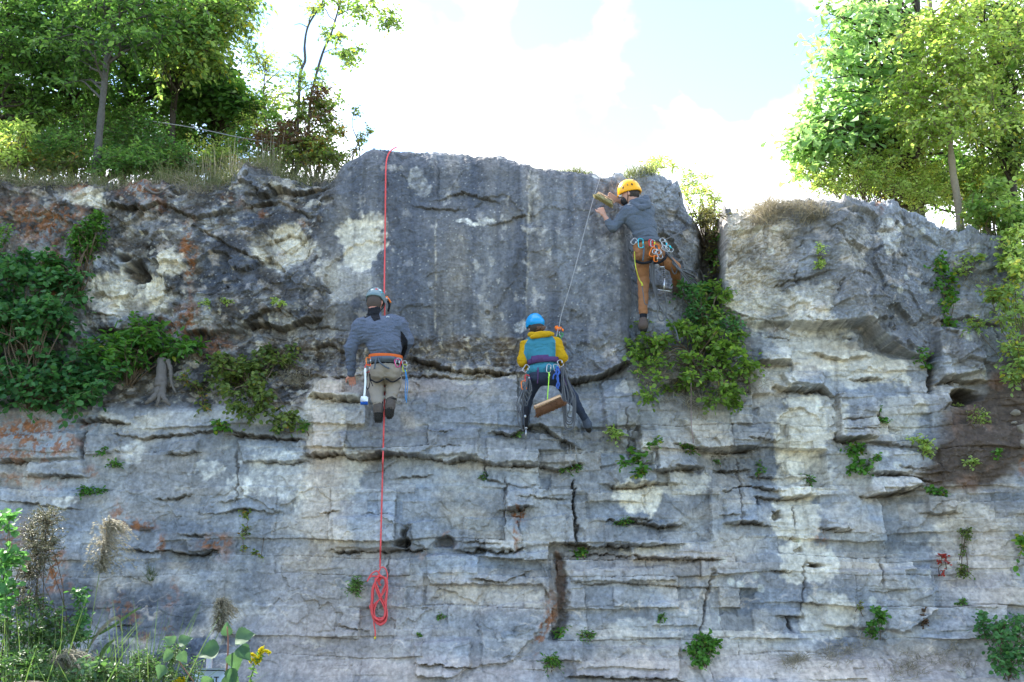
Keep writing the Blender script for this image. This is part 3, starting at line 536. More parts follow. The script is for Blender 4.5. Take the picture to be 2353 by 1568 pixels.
for (cx, cy, rx, ry, a_) in [(650, 562, 70, 48, .8), (640, 610, 60, 22, .3), (830, 560, 52, 58, .75), (850, 520, 34, 30, .5), (800, 640, 60, 50, .3), (290, 662, 84, 46, .85), (240, 690, 60, 30, .6), (395, 610, 34, 34, .7), (350, 680, 40, 30, .5), (1480, 1150, 46, 40, .85), (1440, 1130, 30, 20, .7), (1560, 1110, 60, 30, .45), (1840, 1000, 60, 90, .75), (1850, 1090, 60, 70, .6), (1830, 1190, 56, 60, .7), (1850, 1290, 60, 50, .7), (1900, 960, 40, 50, .6), (1730, 660, 60, 70, .65), (1760, 710, 90, 40, .5), (1860, 690, 60, 40, .35), (1700, 540, 26, 70, .5), (1960, 560, 40, 50, .3), (1860, 780, 90, 60, .5), (1990, 850, 90, 40, .55), (1760, 860, 60, 40, .4), (1500, 1262, 70, 12, .6), (740, 960, 40, 90, .45), (770, 1090, 60, 70, .45), (740, 1180, 40, 80, .35), (860, 860, 60, 12, .5), (1080, 862, 120, 12, .55), (740, 880, 60, 14, .6), (300, 970, 90, 20, .3), (1440, 895, 26, 16, .5), (2060, 960, 60, 50, .35), (1900, 1420, 60, 60, .5), (1700, 1500, 200, 50, .3), (2250, 1250, 90, 90, .35), (1120, 1370, 120, 26, .4), (1470, 1440, 60, 20, .3)]:
    col = mixc(col, CREAM * (1 + .10 * fine[..., None]), patch(cx, cy, rx, ry) * a_)
for (cx, cy, rx, ry, a_) in [(198, 452, 50, 24, .85), (650, 598, 50, 18, .5), (1080, 508, 30, 8, .6), (1114, 505, 20, 10, .5), (640, 1090, 80, 60, .35), (480, 1080, 40, 26, .35), (555, 1120, 40, 30, .35), (300, 1040, 20, 30, .3), (160, 1150, 20, 16, .5), (700, 1130, 20, 50, .3), (960, 415, 24, 30, .25), (1475, 1030, 12, 16, .6), (1205, 745, 26, 12, .4), (1380, 395, 20, 10, .5), (2040, 540, 16, 40, .4), (2060, 520, 16, 10, .4)]:
    col = mixc(col, WHITE, patch(cx, cy, rx, ry) * a_ * (.6 + .6 * sstep(-.1, .3, fine)))
# dusty pinkish slabs low down and dust haze painted left of the man
col = mixc(col, C(182, 176, 168), pm * sstep(.0, .3, fbm(XX * 1.6, Z0 * 1.5, 4, 660)) * .5 * (U < 1960)); col = mixc(col, C(158, 160, 164), lower * sstep(.1, .4, fbm(XX * 1.5 + 3, Z0 * 1.5, 4, 662)) * .5)
for (cx, cy, rx, ry, a_) in [(745, 1110, 46, 170, .55), (730, 1020, 20, 70, .35), (800, 1480, 200, 80, .45), (690, 1400, 90, 120, .35), (1100, 1370, 190, 40, .4), (1000, 1540, 400, 30, .45), (1500, 1290, 200, 30, .4), (2260, 1300, 90, 120, .5), (1700, 1530, 300, 40, .5), (2150, 1530, 200, 40, .5), (1560, 860, 30, 40, .3), (900, 885, 160, 20, .55), (760, 895, 50, 20, .5), (850, 1290, 80, 40, .3)]:
    col = mixc(col, C(170, 156, 148), blob(cx, cy, rx, ry, .7) * a_)
lam = sstep(.25, .6, fbm(XX * 2.2, Z0 * 17 + .8 * wn2 * 6, 3, 241)) * sstep(1290, 1340, V) * lower
col = mixc(col, C(192, 180, 168), lam * .5)
# tan honeycomb and stained seams
col = mixc(col, C(186, 176, 162), hon * .5)
col = mixc(col, C(120, 104, 86), np.clip(rub, 0, 1) * (.2 + .35 * sstep(-.1, .3, med)))
col = mixc(col, C(176, 168, 152), rub * sstep(.1, .4, fine) * .6)
col = mixc(col, C(86, 72, 62), np.clip(soil, 0, 1) * .92)
col = mixc(col, C(120, 96, 84), soil * sstep(.05, .4, med) * .7)
col = mixc(col, C(84, 76, 62), shelf * (.30 + .5 * sstep(-.15, .2, med + .5 * fine)))
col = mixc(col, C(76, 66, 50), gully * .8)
col = mixc(col, C(104, 90, 74), patch(1288, 1360, 20, 84) * .45); col = mixc(col, C(128, 88, 62), patch(1294, 1330, 9, 60) * .5)
col = mixc(col, C(78, 62, 48), blob(320, 1215, 26, 9, .5) * .8)
# moss and black crust near the top, left
ul = (1 - sstep(720, 780, UW)) * (1 - lower)
for k_, (c_, fx_, fz_, lo_, a_) in enumerate([(C(88, 80, 70), 2.3, 3.1, .06, .55), (C(66, 69, 78), 3.3, 3.0, .0, .75), (C(150, 150, 150), 4.1, 4.6, .10, .6), (C(112, 98, 84), 6, 8, .18, .45), (C(60, 54, 46), 5, 9, .2, .6), (C(182, 180, 172), 7, 8, .24, .6)]):
    col = mixc(col, c_, ul * sstep(lo_, lo_ + .16, fbm(XX * fx_, Z0 * fz_, 4, 620 + 7 * k_) + .12 * fine) * a_)
for (cx, cy, rx, ry, a_) in [(650, 562, 66, 44, .75), (290, 662, 80, 42, .8), (240, 690, 50, 24, .6), (395, 610, 30, 30, .6), (198, 452, 46, 22, .85), (345, 690, 40, 26, .5), (650, 425, 50, 8, .6), (720, 470, 30, 10, .4)]:
    col = mixc(col, CREAM * (1 + .12 * fine[..., None]) * .98, patch(cx, cy, rx, ry) * a_)
for (cx, cy, rx, ry, a_) in [(520, 610, 64, 70, .75), (600, 500, 60, 26, .7), (690, 650, 40, 60, .4), (590, 405, 26, 26, .6), (700, 400, 30, 20, .4)]: col = mixc(col, C(78, 87, 106), patch(cx, cy, rx, ry) * a_)
mo = brow * sstep(-.1, .3, med) * (1 - sstep(760, 800, U)); col = mixc(col, C(70, 66, 52), mo * .55)
dk = (1 - sstep(740, 800, UW)) * (1 - lower) * sstep(.0, .3, fbm(XX * 2.6, Z0 * 3.1, 4, 251)) * (1 - sstep(700, 760, V)); col = mixc(col, C(78, 76, 78), dk * .6)
dr = sstep(1400, 1500, UW) * (1 - lower) * sstep(.0, .3, fbm(XX * 2.2, Z0 * 2.1, 4, 257)) ; col = mixc(col, C(98, 102, 106), dr * .45)
lt = (1 - lower) * (1 - smoothz) * sstep(.15, .45, fbm(XX * 5, Z0 * 6, 4, 261)); col = mixc(col, C(168, 162, 160), lt * .6)
ORG = C(134, 80, 30)
for (cx, cy, rx, ry, a_) in [(70, 510, 90, 36, .6), (150, 500, 46, 22, .6), (110, 610, 26, 60, .6), (100, 680, 26, 40, .6), (325, 432, 44, 22, .75), (350, 470, 30, 16, .4), (178, 425, 20, 16, .6), (20, 470, 50, 30, .3), (432, 590, 9, 70, .75), (425, 730, 20, 34, .7), (400, 755, 30, 16, .6), (370, 740, 20, 12, .5), (485, 790, 40, 30, .6), (300, 760, 20, 16, .5), (600, 485, 14, 8, .6), (690, 510, 10, 8, .6), (30, 990, 70, 26, .8), (100, 1010, 60, 18, .6), (130, 975, 70, 10, .6), (60, 1040, 90, 16, .6), (160, 1025, 30, 14, .6), (20, 1100, 30, 14, .5), (100, 1115, 30, 12, .5), (210, 1080, 14, 12, .5), (120, 1300, 26, 40, .85), (130, 1340, 26, 20, .6), (30, 1240, 26, 40, .6), (280, 1190, 12, 30, .6), (320, 1205, 30, 14, .7), (376, 1245, 8, 16, .7), (500, 1240, 26, 12, .7), (480, 1250, 20, 8, .6), (515, 1265, 16, 20, .4), (272, 1395, 26, 18, .6), (310, 1420, 14, 14, .5), (400, 1370, 16, 30, .4), (325, 1470, 12, 10, .5), (390, 1450, 12, 20, .5), (1190, 1182, 20, 10, .85), (1188, 1215, 5, 50, .7), (1030, 1238, 12, 14, .7), (970, 1275, 30, 10, .3), (1880, 1235, 16, 14, .5), (1250, 1448, 12, 50, .75), (2020, 475, 12, 14, .85), (2360, 1060, 16, 30, .6), (540, 460, 20, 12, .3), (1265, 1400, 14, 30, .5)]:
    ang_ = 32 if (cx, cy) == (1250, 1448) else 0
    m = blob(cx, cy, rx * 1.15, ry * 1.15, .7, ang_) * min(1, a_ * 1.08)
    col = mixc(col, ORG * (1 + .25 * fine[..., None]), m * sstep(-.2, .2, fine + .5 * vfine + .5 * med))
# water streaks, lichen dots, dirt in the cracks
col = mixc(col, C(84, 86, 92), (1 - .6 * lower) * sstep(.2, .5, fbm(XX * 9, Z0 * 1.1, 3, 265)) * .35)
f1, f2, hh, _, _ = worley(XX * 16, Z0 * 16, 271); col = mixc(col, C(196, 198, 194), ((f1 < .14 * hh) & (hh > .8)).astype(float) * .3 * (1 - .7 * lower))
f1, f2, hh, _, _ = worley(XX * 5, Z0 * 5, 275); lc = (1 - sstep(.16, .26, f1 + .12 * fine)) * (hh > .6) * sstep(.0, .3, fbm(XX * .9, Z0 * .9, 2, 277)); col = mixc(col, C(184, 188, 184), (lc * .45 * (U > 1650) + lc * .06) * (1 - soil))
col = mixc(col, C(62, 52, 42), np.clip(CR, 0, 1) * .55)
col = col * (1 + .26 * fine + .10 * vfine + .05 * gr + .10 * med + .10 * med + .16 * fbm(XX * 34, Z0 * 9, 3, 291) * (1 - .5 * lower))[..., None]
tops = sstep(.2, .7, back); litter = np.broadcast_to(C(96, 84, 58), col.shape); col = mixc(col, litter * (1 + .4 * med[..., None]), tops)
col = np.clip(col, .008, .9); lum = col.mean(-1, keepdims=True); col = col * (lum / .20) ** .28 * 1.02; lum = col.mean(-1, keepdims=True); col = lum + (col - lum) * .88
col = np.clip(col * np.array([1.09, 1.025, .935]), .008, .85)
ii = np.arange(NT - 1)[:, None] * NX + np.arange(NX - 1)[None, :]
Q = np.stack([ii, ii + 1, ii + 1 + NX, ii + NX], -1).reshape(-1, 4)
rock = bpy.data.materials.new('limestone'); rock.use_nodes = True; t = rock.node_tree; b = t.nodes['Principled BSDF']
b.inputs['Roughness'].default_value = .9; b.inputs['Specular IOR Level'].default_value = .25
at = N(t, 'ShaderNodeAttribute', attribute_name='col'); tcn = N(t, 'ShaderNodeTexCoord')
n1 = N(t, 'ShaderNodeTexNoise'); n1.inputs['Scale'].default_value = 22; n1.inputs['Detail'].default_value = 3; n1.inputs['Roughness'].default_value = .6
n2 = N(t, 'ShaderNodeTexNoise'); n2.inputs['Scale'].default_value = 12; n2.inputs['Detail'].default_value = 5; n2.inputs['Roughness'].default_value = .6
for n_ in (n1, n2): t.links.new(tcn.outputs['Object'], n_.inputs['Vector'])
mr_ = N(t, 'ShaderNodeMapRange'); t.links.new(n1.outputs['Fac'], mr_.inputs[0]); mr_.inputs[1].default_value = .3; mr_.inputs[2].default_value = .72; mr_.inputs[3].default_value = .76; mr_.inputs[4].default_value = 1.26
vm = N(t, 'ShaderNodeVectorMath', operation='SCALE'); t.links.new(at.outputs['Color'], vm.inputs[0]); t.links.new(mr_.outputs[0], vm.inputs['Scale'])
t.links.new(vm.outputs[0], b.inputs['Base Color'])
ad = math_node(t, 'ADD', math_node(t, 'MULTIPLY', n1.outputs['Fac'], .5), n2.outputs['Fac'])
bp = N(t, 'ShaderNodeBump'); bp.inputs['Strength'].default_value = .5; bp.inputs['Distance'].default_value = .02
t.links.new(ad, bp.inputs['Height']); t.links.new(bp.outputs[0], b.inputs['Normal'])
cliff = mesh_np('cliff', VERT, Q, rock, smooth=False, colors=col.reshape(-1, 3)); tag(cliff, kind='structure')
YSURF = PY_.reshape(NT, NX); ZSURF = PZ_.reshape(NT, NX)
def surf(u, v, off=0.0):
    """the point of the rock face seen at (u, v)"""
    Y = -float(macro(np.array(float(u)), np.array(float(v))))
    for _ in range(8):
        p = P(u, v, Y); i = int(np.clip(np.searchsorted(xs, p.x), 1, NX - 2)); colz = ZSURF[:len(tf), i]
        j = int(np.clip(np.searchsorted(tf, p.z), 1, len(tf) - 1)); Y = .4 * Y + .6 * float(YSURF[j, i])
    return P(u, v, Y - off)
def topz(X, Y):
    i = int(np.clip(np.searchsorted(xs, X), 1, NX - 2)); j0 = int(np.searchsorted(tf, ztop1[i])) - 4
    ys = YSURF[j0:, i]; return float(np.interp(Y, np.maximum.accumulate(ys), ZSURF[j0:, i]))
del UW, VW, wn1, wn2, wf1, wf2, fine, vfine, col, gr, pitn
# ------------------------------------------------------------------ ground in front
gm = bpy.data.materials.new('quarry_floor'); gm.use_nodes = True; t = gm.node_tree; b = t.nodes['Principled BSDF']; b.inputs['Roughness'].default_value = .95
n1 = N(t, 'ShaderNodeTexNoise'); n1.inputs['Scale'].default_value = 1.3; n1.inputs['Detail'].default_value = 10; cr_ = N(t, 'ShaderNodeValToRGB')
tcn = N(t, 'ShaderNodeTexCoord'); t.links.new(tcn.outputs['Object'], n1.inputs['Vector']); t.links.new(n1.outputs['Fac'], cr_.inputs[0])
cr_.color_ramp.elements[0].position = .38; cr_.color_ramp.elements[0].color = (.045, .06, .02, 1); cr_.color_ramp.elements[1].position = .62; cr_.color_ramp.elements[1].color = (.15, .14, .10, 1)
t.links.new(cr_.outputs[0], b.inputs['Base Color'])
gx = np.concatenate([-np.geomspace(1200, 9, 24), np.linspace(-8, 8, 80), np.geomspace(9, 1200, 24)]); gy = np.concatenate([-np.geomspace(1200, 15, 24), np.linspace(-14, 0, 70), np.geomspace(.5, 1200, 24)])
GX, GY = np.meshgrid(gx, gy); GZ = .06 * fbm(GX * .6, GY * .6, 3, 300) * (np.abs(GX) < 12) - .02
ii = np.arange(len(gy) - 1)[:, None] * len(gx) + np.arange(len(gx) - 1)[None, :]
g_ = mesh_np('ground', np.stack([GX, GY, GZ], -1).reshape(-1, 3), np.stack([ii, ii + 1, ii + 1 + len(gx), ii + len(gx)], -1).reshape(-1, 4), gm, smooth=True); tag(g_, kind='structure')
# ================================================================== figures
class Sdf:
    """smooth union of tapered limbs and ellipsoids, turned into one continuous surface"""
    def __init__(s, lo, hi, h=.007):
        s.lo = np.array(lo, float); s.h = h; s.n = np.ceil((np.array(hi, float) - s.lo) / h).astype(int) + 1
        s.f = np.full(s.n, .3, np.float32)
    def _sub(s, lo, hi):
        a = np.clip(np.floor((np.array(lo) - s.lo) / s.h).astype(int), 0, s.n - 1); b = np.clip(np.ceil((np.array(hi) - s.lo) / s.h).astype(int) + 1, 1, s.n)
        if (b <= a).any(): return None
        g = [s.lo[i] + s.h * np.arange(a[i], b[i]) for i in range(3)]
        return tuple(slice(a[i], b[i]) for i in range(3)), np.meshgrid(*g, indexing='ij')
    def _put(s, sl_, d, k, op='u'):
        f = s.f[sl_]
        if op == 'u':
            if k > 0: hh = np.clip(.5 + .5 * (f - d) / k, 0, 1); f = f * (1 - hh) + d * hh - k * hh * (1 - hh)
            else: f = np.minimum(f, d)
        elif op == 's': f = np.maximum(f, -d)
        elif op == 'i': f = np.maximum(f, d)
        s.f[sl_] = f
    def cone(s, a, b, ra, rb, k=.02, op='u', inf=0, flat=None):
        a = np.array(tuple(a), float); b = np.array(tuple(b), float); ra += inf; rb += inf; m = max(ra, rb) + k + 3 * s.h
        q = s._sub(np.minimum(a, b) - m, np.maximum(a, b) + m)
        if q is None: return s
        sl_, (x, y, z) = q; ab = b - a; L2 = (ab ** 2).sum() + 1e-9
        t = np.clip(((x - a[0]) * ab[0] + (y - a[1]) * ab[1] + (z - a[2]) * ab[2]) / L2, 0, 1)
        dx, dy, dz = x - a[0] - t * ab[0], y - a[1] - t * ab[1], z - a[2] - t * ab[2]
        if flat is not None:   # (axis vector, factor): squash section along an axis
            n_, fc = flat; n_ = np.array(tuple(n_), float); n_ /= np.linalg.norm(n_); pj = dx * n_[0] + dy * n_[1] + dz * n_[2]; e = (1 / fc - 1) * pj
            dx, dy, dz = dx + e * n_[0], dy + e * n_[1], dz + e * n_[2]
        s._put(sl_, np.sqrt(dx * dx + dy * dy + dz * dz) - (ra + (rb - ra) * t), k, op); return s
    def ell(s, c, r, rot=None, k=.02, op='u', inf=0):
        c = np.array(tuple(c), float); r = np.array(r, float) + inf; m = r.max() + k + 3 * s.h; q = s._sub(c - m, c + m)
        if q is None: return s
        sl_, g = q; p = np.stack([g[i] - c[i] for i in range(3)], -1)
        if rot is not None: p = p @ np.array(rot)
        k0 = np.sqrt(((p / r) ** 2).sum(-1)); k1 = np.sqrt(((p / r ** 2) ** 2).sum(-1)) + 1e-9
        s._put(sl_, k0 * (k0 - 1) / k1, k, op); return s
    def half(s, p0, n, op='i'):
        """keep the side the normal points away from"""
        sl_, g = s._sub(s.lo, s.lo + s.h * s.n); n = np.array(tuple(n), float); n /= np.linalg.norm(n); p0 = tuple(p0)
        s._put(sl_, sum((g[i] - p0[i]) * n[i] for i in range(3)).astype(np.float32), 0, op); return s
    def wrinkle(s, amp, fn):
        sl_, g = s._sub(s.lo, s.lo + s.h * s.n); near = np.abs(s.f) < .04
        s.f[near] += (amp * fn(g[0][near], g[1][near], g[2][near])).astype(np.float32); return s
    def build(s, name, m, parent=None, pick=None, smooth=True):
        f = s.f; neg = f < 0; nx, ny, nz = f.shape
        cidx = np.zeros((nx - 1, ny - 1, nz - 1), bool); acc = np.zeros((nx - 1, ny - 1, nz - 1, 3), np.float32); cnt = np.zeros((nx - 1, ny - 1, nz - 1), np.float32)
        for ax in range(3):
            A = [slice(None)] * 3; B = [slice(None)] * 3; A[ax] = slice(0, -1); B[ax] = slice(1, None)
            fa_, fb_ = f[tuple(A)], f[tuple(B)]; ch = (neg[tuple(A)] != neg[tuple(B)]); t = np.where(ch, fa_ / (fa_ - fb_ + 1e-12), 0)
            o = [q for q in range(3) if q != ax]
            for d1 in (0, 1):
                for d2 in (0, 1):
                    sl2 = [None] * 3; sl2[ax] = slice(None); sl2[o[0]] = slice(d1, d1 + f.shape[o[0]] - 1); sl2[o[1]] = slice(d2, d2 + f.shape[o[1]] - 1)
                    c_ = ch[tuple(sl2)]; cnt += c_; acc[..., ax] += np.where(c_, t[tuple(sl2)], 0); acc[..., o[0]] += c_ * d1; acc[..., o[1]] += c_ * d2
        has = cnt > 0; idx = np.full(has.shape, -1, np.int64); idx[has] = np.arange(has.sum())
        ijk = np.argwhere(has); V = s.lo + s.h * (ijk + acc[has] / cnt[has][:, None])
        Qs = []
        for ax in range(3):
            A = [slice(None)] * 3; B = [slice(None)] * 3; A[ax] = slice(0, -1); B[ax] = slice(1, None)
            ch = neg[tuple(A)] != neg[tuple(B)]; e = np.argwhere(ch); o = [(ax + 1) % 3, (ax + 2) % 3]
            ok = (e[:, o[0]] > 0) & (e[:, o[1]] > 0) & (e[:, o[0]] < f.shape[o[0]] - 1) & (e[:, o[1]] < f.shape[o[1]] - 1); e = e[ok]
            if not len(e): continue
            q = []
            for d1, d2 in ((-1, -1), (0, -1), (0, 0), (-1, 0)):
                w = e.copy(); w[:, o[0]] += d1; w[:, o[1]] += d2; q.append(idx[w[:, 0], w[:, 1], w[:, 2]])
            q = np.stack(q, -1); flip = ~neg[tuple(e.T)]; q[flip] = q[flip][:, ::-1]; Qs.append(q)
        Q = np.vstack(Qs); Q = Q[(Q >= 0).all(1)]
        off = np.array(parent_world(parent)) if parent is not None else 0
        ms = m if isinstance(m, (list, tuple)) else [m]
        o = mesh_np(name, V - off, Q, ms[0], parent, smooth)
        for q in ms[1:]: o.data.materials.append(q)
        if pick is not None and len(o.data.polygons) == len(Q):
            c = V[Q].mean(1); o.data.polygons.foreach_set('material_index', np.asarray(pick(c[:, 0], c[:, 1], c[:, 2]), np.int32))
        return o
def J(Yp): return lambda u, v, dy=0.0: np.array(P(u, v, Yp + dy))
def UV(x, y, z): return proj(x, y, z)
def poly_in(poly, u, v):
    r = np.zeros(u.shape, bool); n = len(poly)
    for i in range(n):
        (x1, y1), (x2, y2) = poly[i], poly[(i + 1) % n]
        r ^= ((y1 > v) != (y2 > v)) & (u < (x2 - x1) * (v - y1) / (y2 - y1 + 1e-9) + x1)
    return r
SKIN = mat('skin', (.50, .27, .20), .55, noise=.12, scale=60)
SKINA = mat('skin_ruddy', (.50, .22, .16), .55, noise=.15, scale=60)
HAIR = mat('hair_dark', (.035, .026, .022), .7, noise=.4, scale=90); HAIRB = mat('hair_brown', (.11, .055, .030), .7, noise=.3, scale=90)
def cloth(name, c, noise=.16, scale=160, bump=.5): return mat(name, c, .92, noise=noise, scale=scale, bump=bump, spec=.15)
BLACK = cloth('black_cloth', (.016, .017, .022)); GREYK = cloth('heather_knit', (.105, .125, .175), .3, 70)
HOODIE = cloth('hoodie_grey', (.105, .125, .160), .28, 90); TEAL = cloth('teal_fleece', (.045, .20, .27), .1); MUST = cloth('mustard_fleece', (.46, .27, .010), .15)
KHAKI = cloth('khaki_trousers', (.30, .26, .22), .12); RUST = cloth('rust_trousers', (.29, .135, .065), .15); NAVY = cloth('dark_leggings', (.035, .045, .075), .2)
PURPLE = cloth('purple_webbing', (.085, .045, .13)); ORANGEW = cloth('orange_webbing', (.58, .12, .03)); SLATE = cloth('slate_webbing', (.10, .12, .15)); 
BOOTL = mat('boot_leather', (.085, .068, .058), .8, noise=.35, scale=50, bump=.6); SOLE = mat('rubber_sole', (.018, .016, .014), .9, noise=.3, bump=.8, scale=70)
STEEL = mat('steel', (.42, .43, .45), .38, 1.0, .15); ANO = mat('anodised_orange', (.85, .20, .03), .3, .7, .05); ANR = mat('anodised_red', (.70, .05, .06), .3, .6, .05)
ANT = mat('anodised_teal', (.02, .50, .60), .3, .6, .05); ANP = mat('anodised_pink', (.60, .05, .20), .3, .6, .05); ANL = mat('anodised_yellow', (.55, .60, .05), .3, .6, .05)
WHITEP = mat('white_plastic', (.72, .77, .80), .4, noise=.05); BLUEB = mat('blue_bristle', (.02, .14, .60), .7, noise=.25, scale=200, bump=.8)
ROPEG = mat('grey_rope', (.115, .12, .135), .85, noise=.35, scale=260, bump=.6); ROPEW = mat('pale_rope', (.30, .30, .31), .85, noise=.3, scale=260, bump=.6); ROPER = mat('red_rope', (.78, .10, .10), .8, noise=.28, scale=220, bump=.6)
LIME = mat('lime_cord', (.40, .78, .06), .7, noise=.2, scale=260); BLUEC = mat('blue_cord', (.03, .22, .52), .7, noise=.3, scale=260); BLUEN = mat('blue_sling', (.03, .09, .35), .7, noise=.3, scale=200)
WOOD = mat('pale_wood', (.55, .35, .20), .6, noise=.2, scale=25, bump=.2); COIR = mat('coir_bristle', (.22, .10, .045), .9, noise=.5, scale=220, bump=.9); TAMP = mat('cream_bristle', (.50, .42, .20), .9, noise=.35, scale=220, bump=.9)
HG = mat('helmet_grey', (.15, .22, .25), .35, noise=.2, scale=14); HB = mat('helmet_blue', (.005, .28, .62), .3, noise=.05); HY = mat('helmet_yellow', (.95, .43, .006), .3, noise=.05); DARKV = mat('vent_black', (.01, .01, .012), .6)
REDST = mat('sticker_red', (.6, .04, .03), .5); PADC = mat('helmet_pad', (.02, .02, .025), .9)
def fold(amp_dir='z', sc=30, seed=0):
    return lambda x, y, z: (fbm(x * sc * .35 + y * 5, z * sc + 1.5 * fbm(x * 4, z * 4, 2, seed + 5), 3, seed) + .5 * fbm(x * 20 + y * 9, z * 22 - y * 9, 3, seed + 2))
def hand(s, wrist, knuckle, side, normal, spread=.010, curl=0.0, L=.075, inf=0, curl_dir=None):
    """palm from wrist to knuckle, four bent fingers and a thumb leaving the side near its base"""
    w = np.array(wrist, float); kn = np.array(knuckle, float); d = kn - w; d /= np.linalg.norm(d); sd_ = np.array(side, float); sd_ -= d * sd_.dot(d); sd_ /= np.linalg.norm(sd_)
    nn = np.cross(d, sd_) if curl_dir is None else np.array(curl_dir, float); nn /= np.linalg.norm(nn)
    for q in (-.028, -.010, .010, .026): s.cone(w + sd_ * q * .6, kn + sd_ * q, .018, .0125, .008, inf=inf)
    for q, l in ((-.031, .80), (-.0105, 1.0), (.0105, .96), (.030, .76)):
        a = kn + sd_ * q; dr = d * math.cos(curl * .5) + nn * math.sin(curl * .5) + sd_ * (q * spread * 300 / 10); dr /= np.linalg.norm(dr)
        b = a + dr * L * .45 * l; d2 = d * math.cos(curl * 1.5) + nn * math.sin(curl * 1.5) + sd_ * q * 2; d2 /= np.linalg.norm(d2); c = b + d2 * L * .32 * l
        d3 = d * math.cos(curl * 2.3) + nn * math.sin(curl * 2.3); e = c + d3 * L * .25 * l
        s.cone(a, b, .0105, .0092, .003, inf=inf); s.cone(b, c, .0090, .0082, .002, inf=inf); s.cone(c, e, .0080, .0068, .002, inf=inf)
    t0 = w + d * .028 - sd_ * .022; t1 = t0 - sd_ * .034 + d * .026 + nn * .010; t2 = t1 + d * .034 - sd_ * .008 + nn * .008
    s.cone(t0, t1, .015, .0115, .008, inf=inf); s.cone(t1, t2, .0112, .008, .002, inf=inf)
def face(s, c, fwd, up, side, sc=1.0, inf=0):
    """skull, jaw, nose, brows, mouth, ears"""
    c, f, u, sd_ = [np.array(q, float) for q in (c, fwd, up, side)]
    Rm = np.stack([sd_, f, u], 1)
    s.ell(c, np.array([.076, .096, .112]) * sc, Rm, .02, inf=inf)
    s.ell(c + f * .025 * sc - u * .06 * sc, np.array([.056, .068, .060]) * sc, Rm, .03, inf=inf)      # jaw
    s.cone(c + f * .092 * sc - u * .005 * sc, c + f * .116 * sc - u * .038 * sc, .007 * sc, .013 * sc, .012, inf=inf)   # nose
    s.cone(c + f * .088 * sc + u * .012 * sc - sd_ * .034, c + f * .088 * sc + u * .012 * sc + sd_ * .034, .010 * sc, .010 * sc, .012, inf=inf)  # brow
    s.cone(c + f * .090 * sc - u * .066 * sc - sd_ * .016, c + f * .090 * sc - u * .066 * sc + sd_ * .016, .008 * sc, .008 * sc, .008, inf=inf)  # lips
    for q in (-1, 1):
        s.ell(c + sd_ * q * .079 * sc - f * .004 - u * .018 * sc, np.array([.010, .020, .032]) * sc, Rm, .006, inf=inf)
        s.ell(c + f * .090 * sc + sd_ * q * .031 * sc - u * .004, np.array([.014, .008, .009]) * sc, Rm, .004, op='s' if False else 'u', inf=-.003)
def helmet(parent, c, fwd, up, side, m, sc=1.0, vents=(), name='helmet', tiltcut=0.0, brim=.0):
    c, f, u, sd_ = [np.array(q, float) for q in (c, fwd, up, side)]; Rm = np.stack([sd_, f, u], 1); s = Sdf(c - .2, c + .2, .005)
    s.ell(c + u * .01, np.array([.106, .130, .128]) * sc, Rm, 0)
    s.cone(c + f * .10 * sc - u * .01, c + f * .138 * sc - u * .018, .020, .012, .03)           # little peak
    s.ell(c - f * .085 * sc - u * .030 * sc, np.array([.085, .050, .05]) * sc, Rm, .03)          # deeper nape
    n = -(u * math.cos(tiltcut) + f * math.sin(tiltcut)); s.half(c - u * .035 * sc, n)
    s.ell(c - u * .02, np.array([.094, .118, .112]) * sc, Rm, 0, op='s')
    o = s.build(name, m, parent)
    for (a, b, l, w) in vents:      # (side angle, lift angle, length, width)
        ca, sa, cb, sb = math.cos(a), math.sin(a), math.cos(b), math.sin(b); dr = -f * ca * cb + sd_ * sa * cb + u * sb
        rr = 1 / math.sqrt((sa * cb / .106) ** 2 + (ca * cb / .130) ** 2 + (sb / .128) ** 2) * sc
        p = c + u * .01 + dr * rr; tg = np.cross(dr, u); tg /= np.linalg.norm(tg); bt = np.cross(tg, dr)
        q = MB(); q.ell(p, (l, w, .004), np.stack([tg, bt, dr], 1), 10, 6); q.build('vent', DARKV, o)
    return o
def ring(c, rx, ry, n=36, tiltx=0.0, tilty=0.0, a0=0, a1=2 * math.pi):
    t = np.linspace(a0, a1, n, endpoint=(a1 - a0) < 6.28); x = np.cos(t) * rx; y = np.sin(t) * ry
    return np.stack([c[0] + x, c[1] + y, c[2] + x * tiltx + y * tilty], -1)
def band(mb, pts, h, th=.006, closed=True):
    """flat webbing of height h along a ring"""
    pts = np.asarray(pts); n = len(pts); c = pts.mean(0); out_ = pts - c; out_[:, 2] = 0; out_ /= np.linalg.norm(out_, axis=1)[:, None]; hz = np.array([0, 0, h / 2])
    V = np.concatenate([pts - hz, pts + hz, pts + hz + out_ * th, pts - hz + out_ * th]); m = n if closed else n - 1; i = np.arange(m); j = (i + 1) % n; Q = []
    for a, b in ((0, 1), (1, 2), (2, 3), (3, 0)): Q.append(np.stack([a * n + i, a * n + j, b * n + j, b * n + i], -1))
    Q = np.vstack(Q)
    if not closed: Q = np.vstack([Q, [[0, n, 2 * n, 3 * n], [n - 1, 4 * n - 1, 3 * n - 1, 2 * n - 1]]])
    mb.add(V, Q)
def spline(pts, n=8):
    p = np.array([tuple(q) for q in pts], float)
    if len(p) < 3: return np.array([p[0] + (p[-1] - p[0]) * t for t in np.linspace(0, 1, n)])
    q = np.vstack([2 * p[0] - p[1], p, 2 * p[-1] - p[-2]]); r = []
    for i in range(1, len(q) - 2):
        for t in np.linspace(0, 1, n, endpoint=False):
            a, b, c, d = q[i - 1], q[i], q[i + 1], q[i + 2]; r.append(.5 * (2 * b + (c - a) * t + (2 * a - 5 * b + 4 * c - d) * t * t + (3 * b - a - 3 * c + d) * t ** 3))
    r.append(p[-1]); return np.array(r)
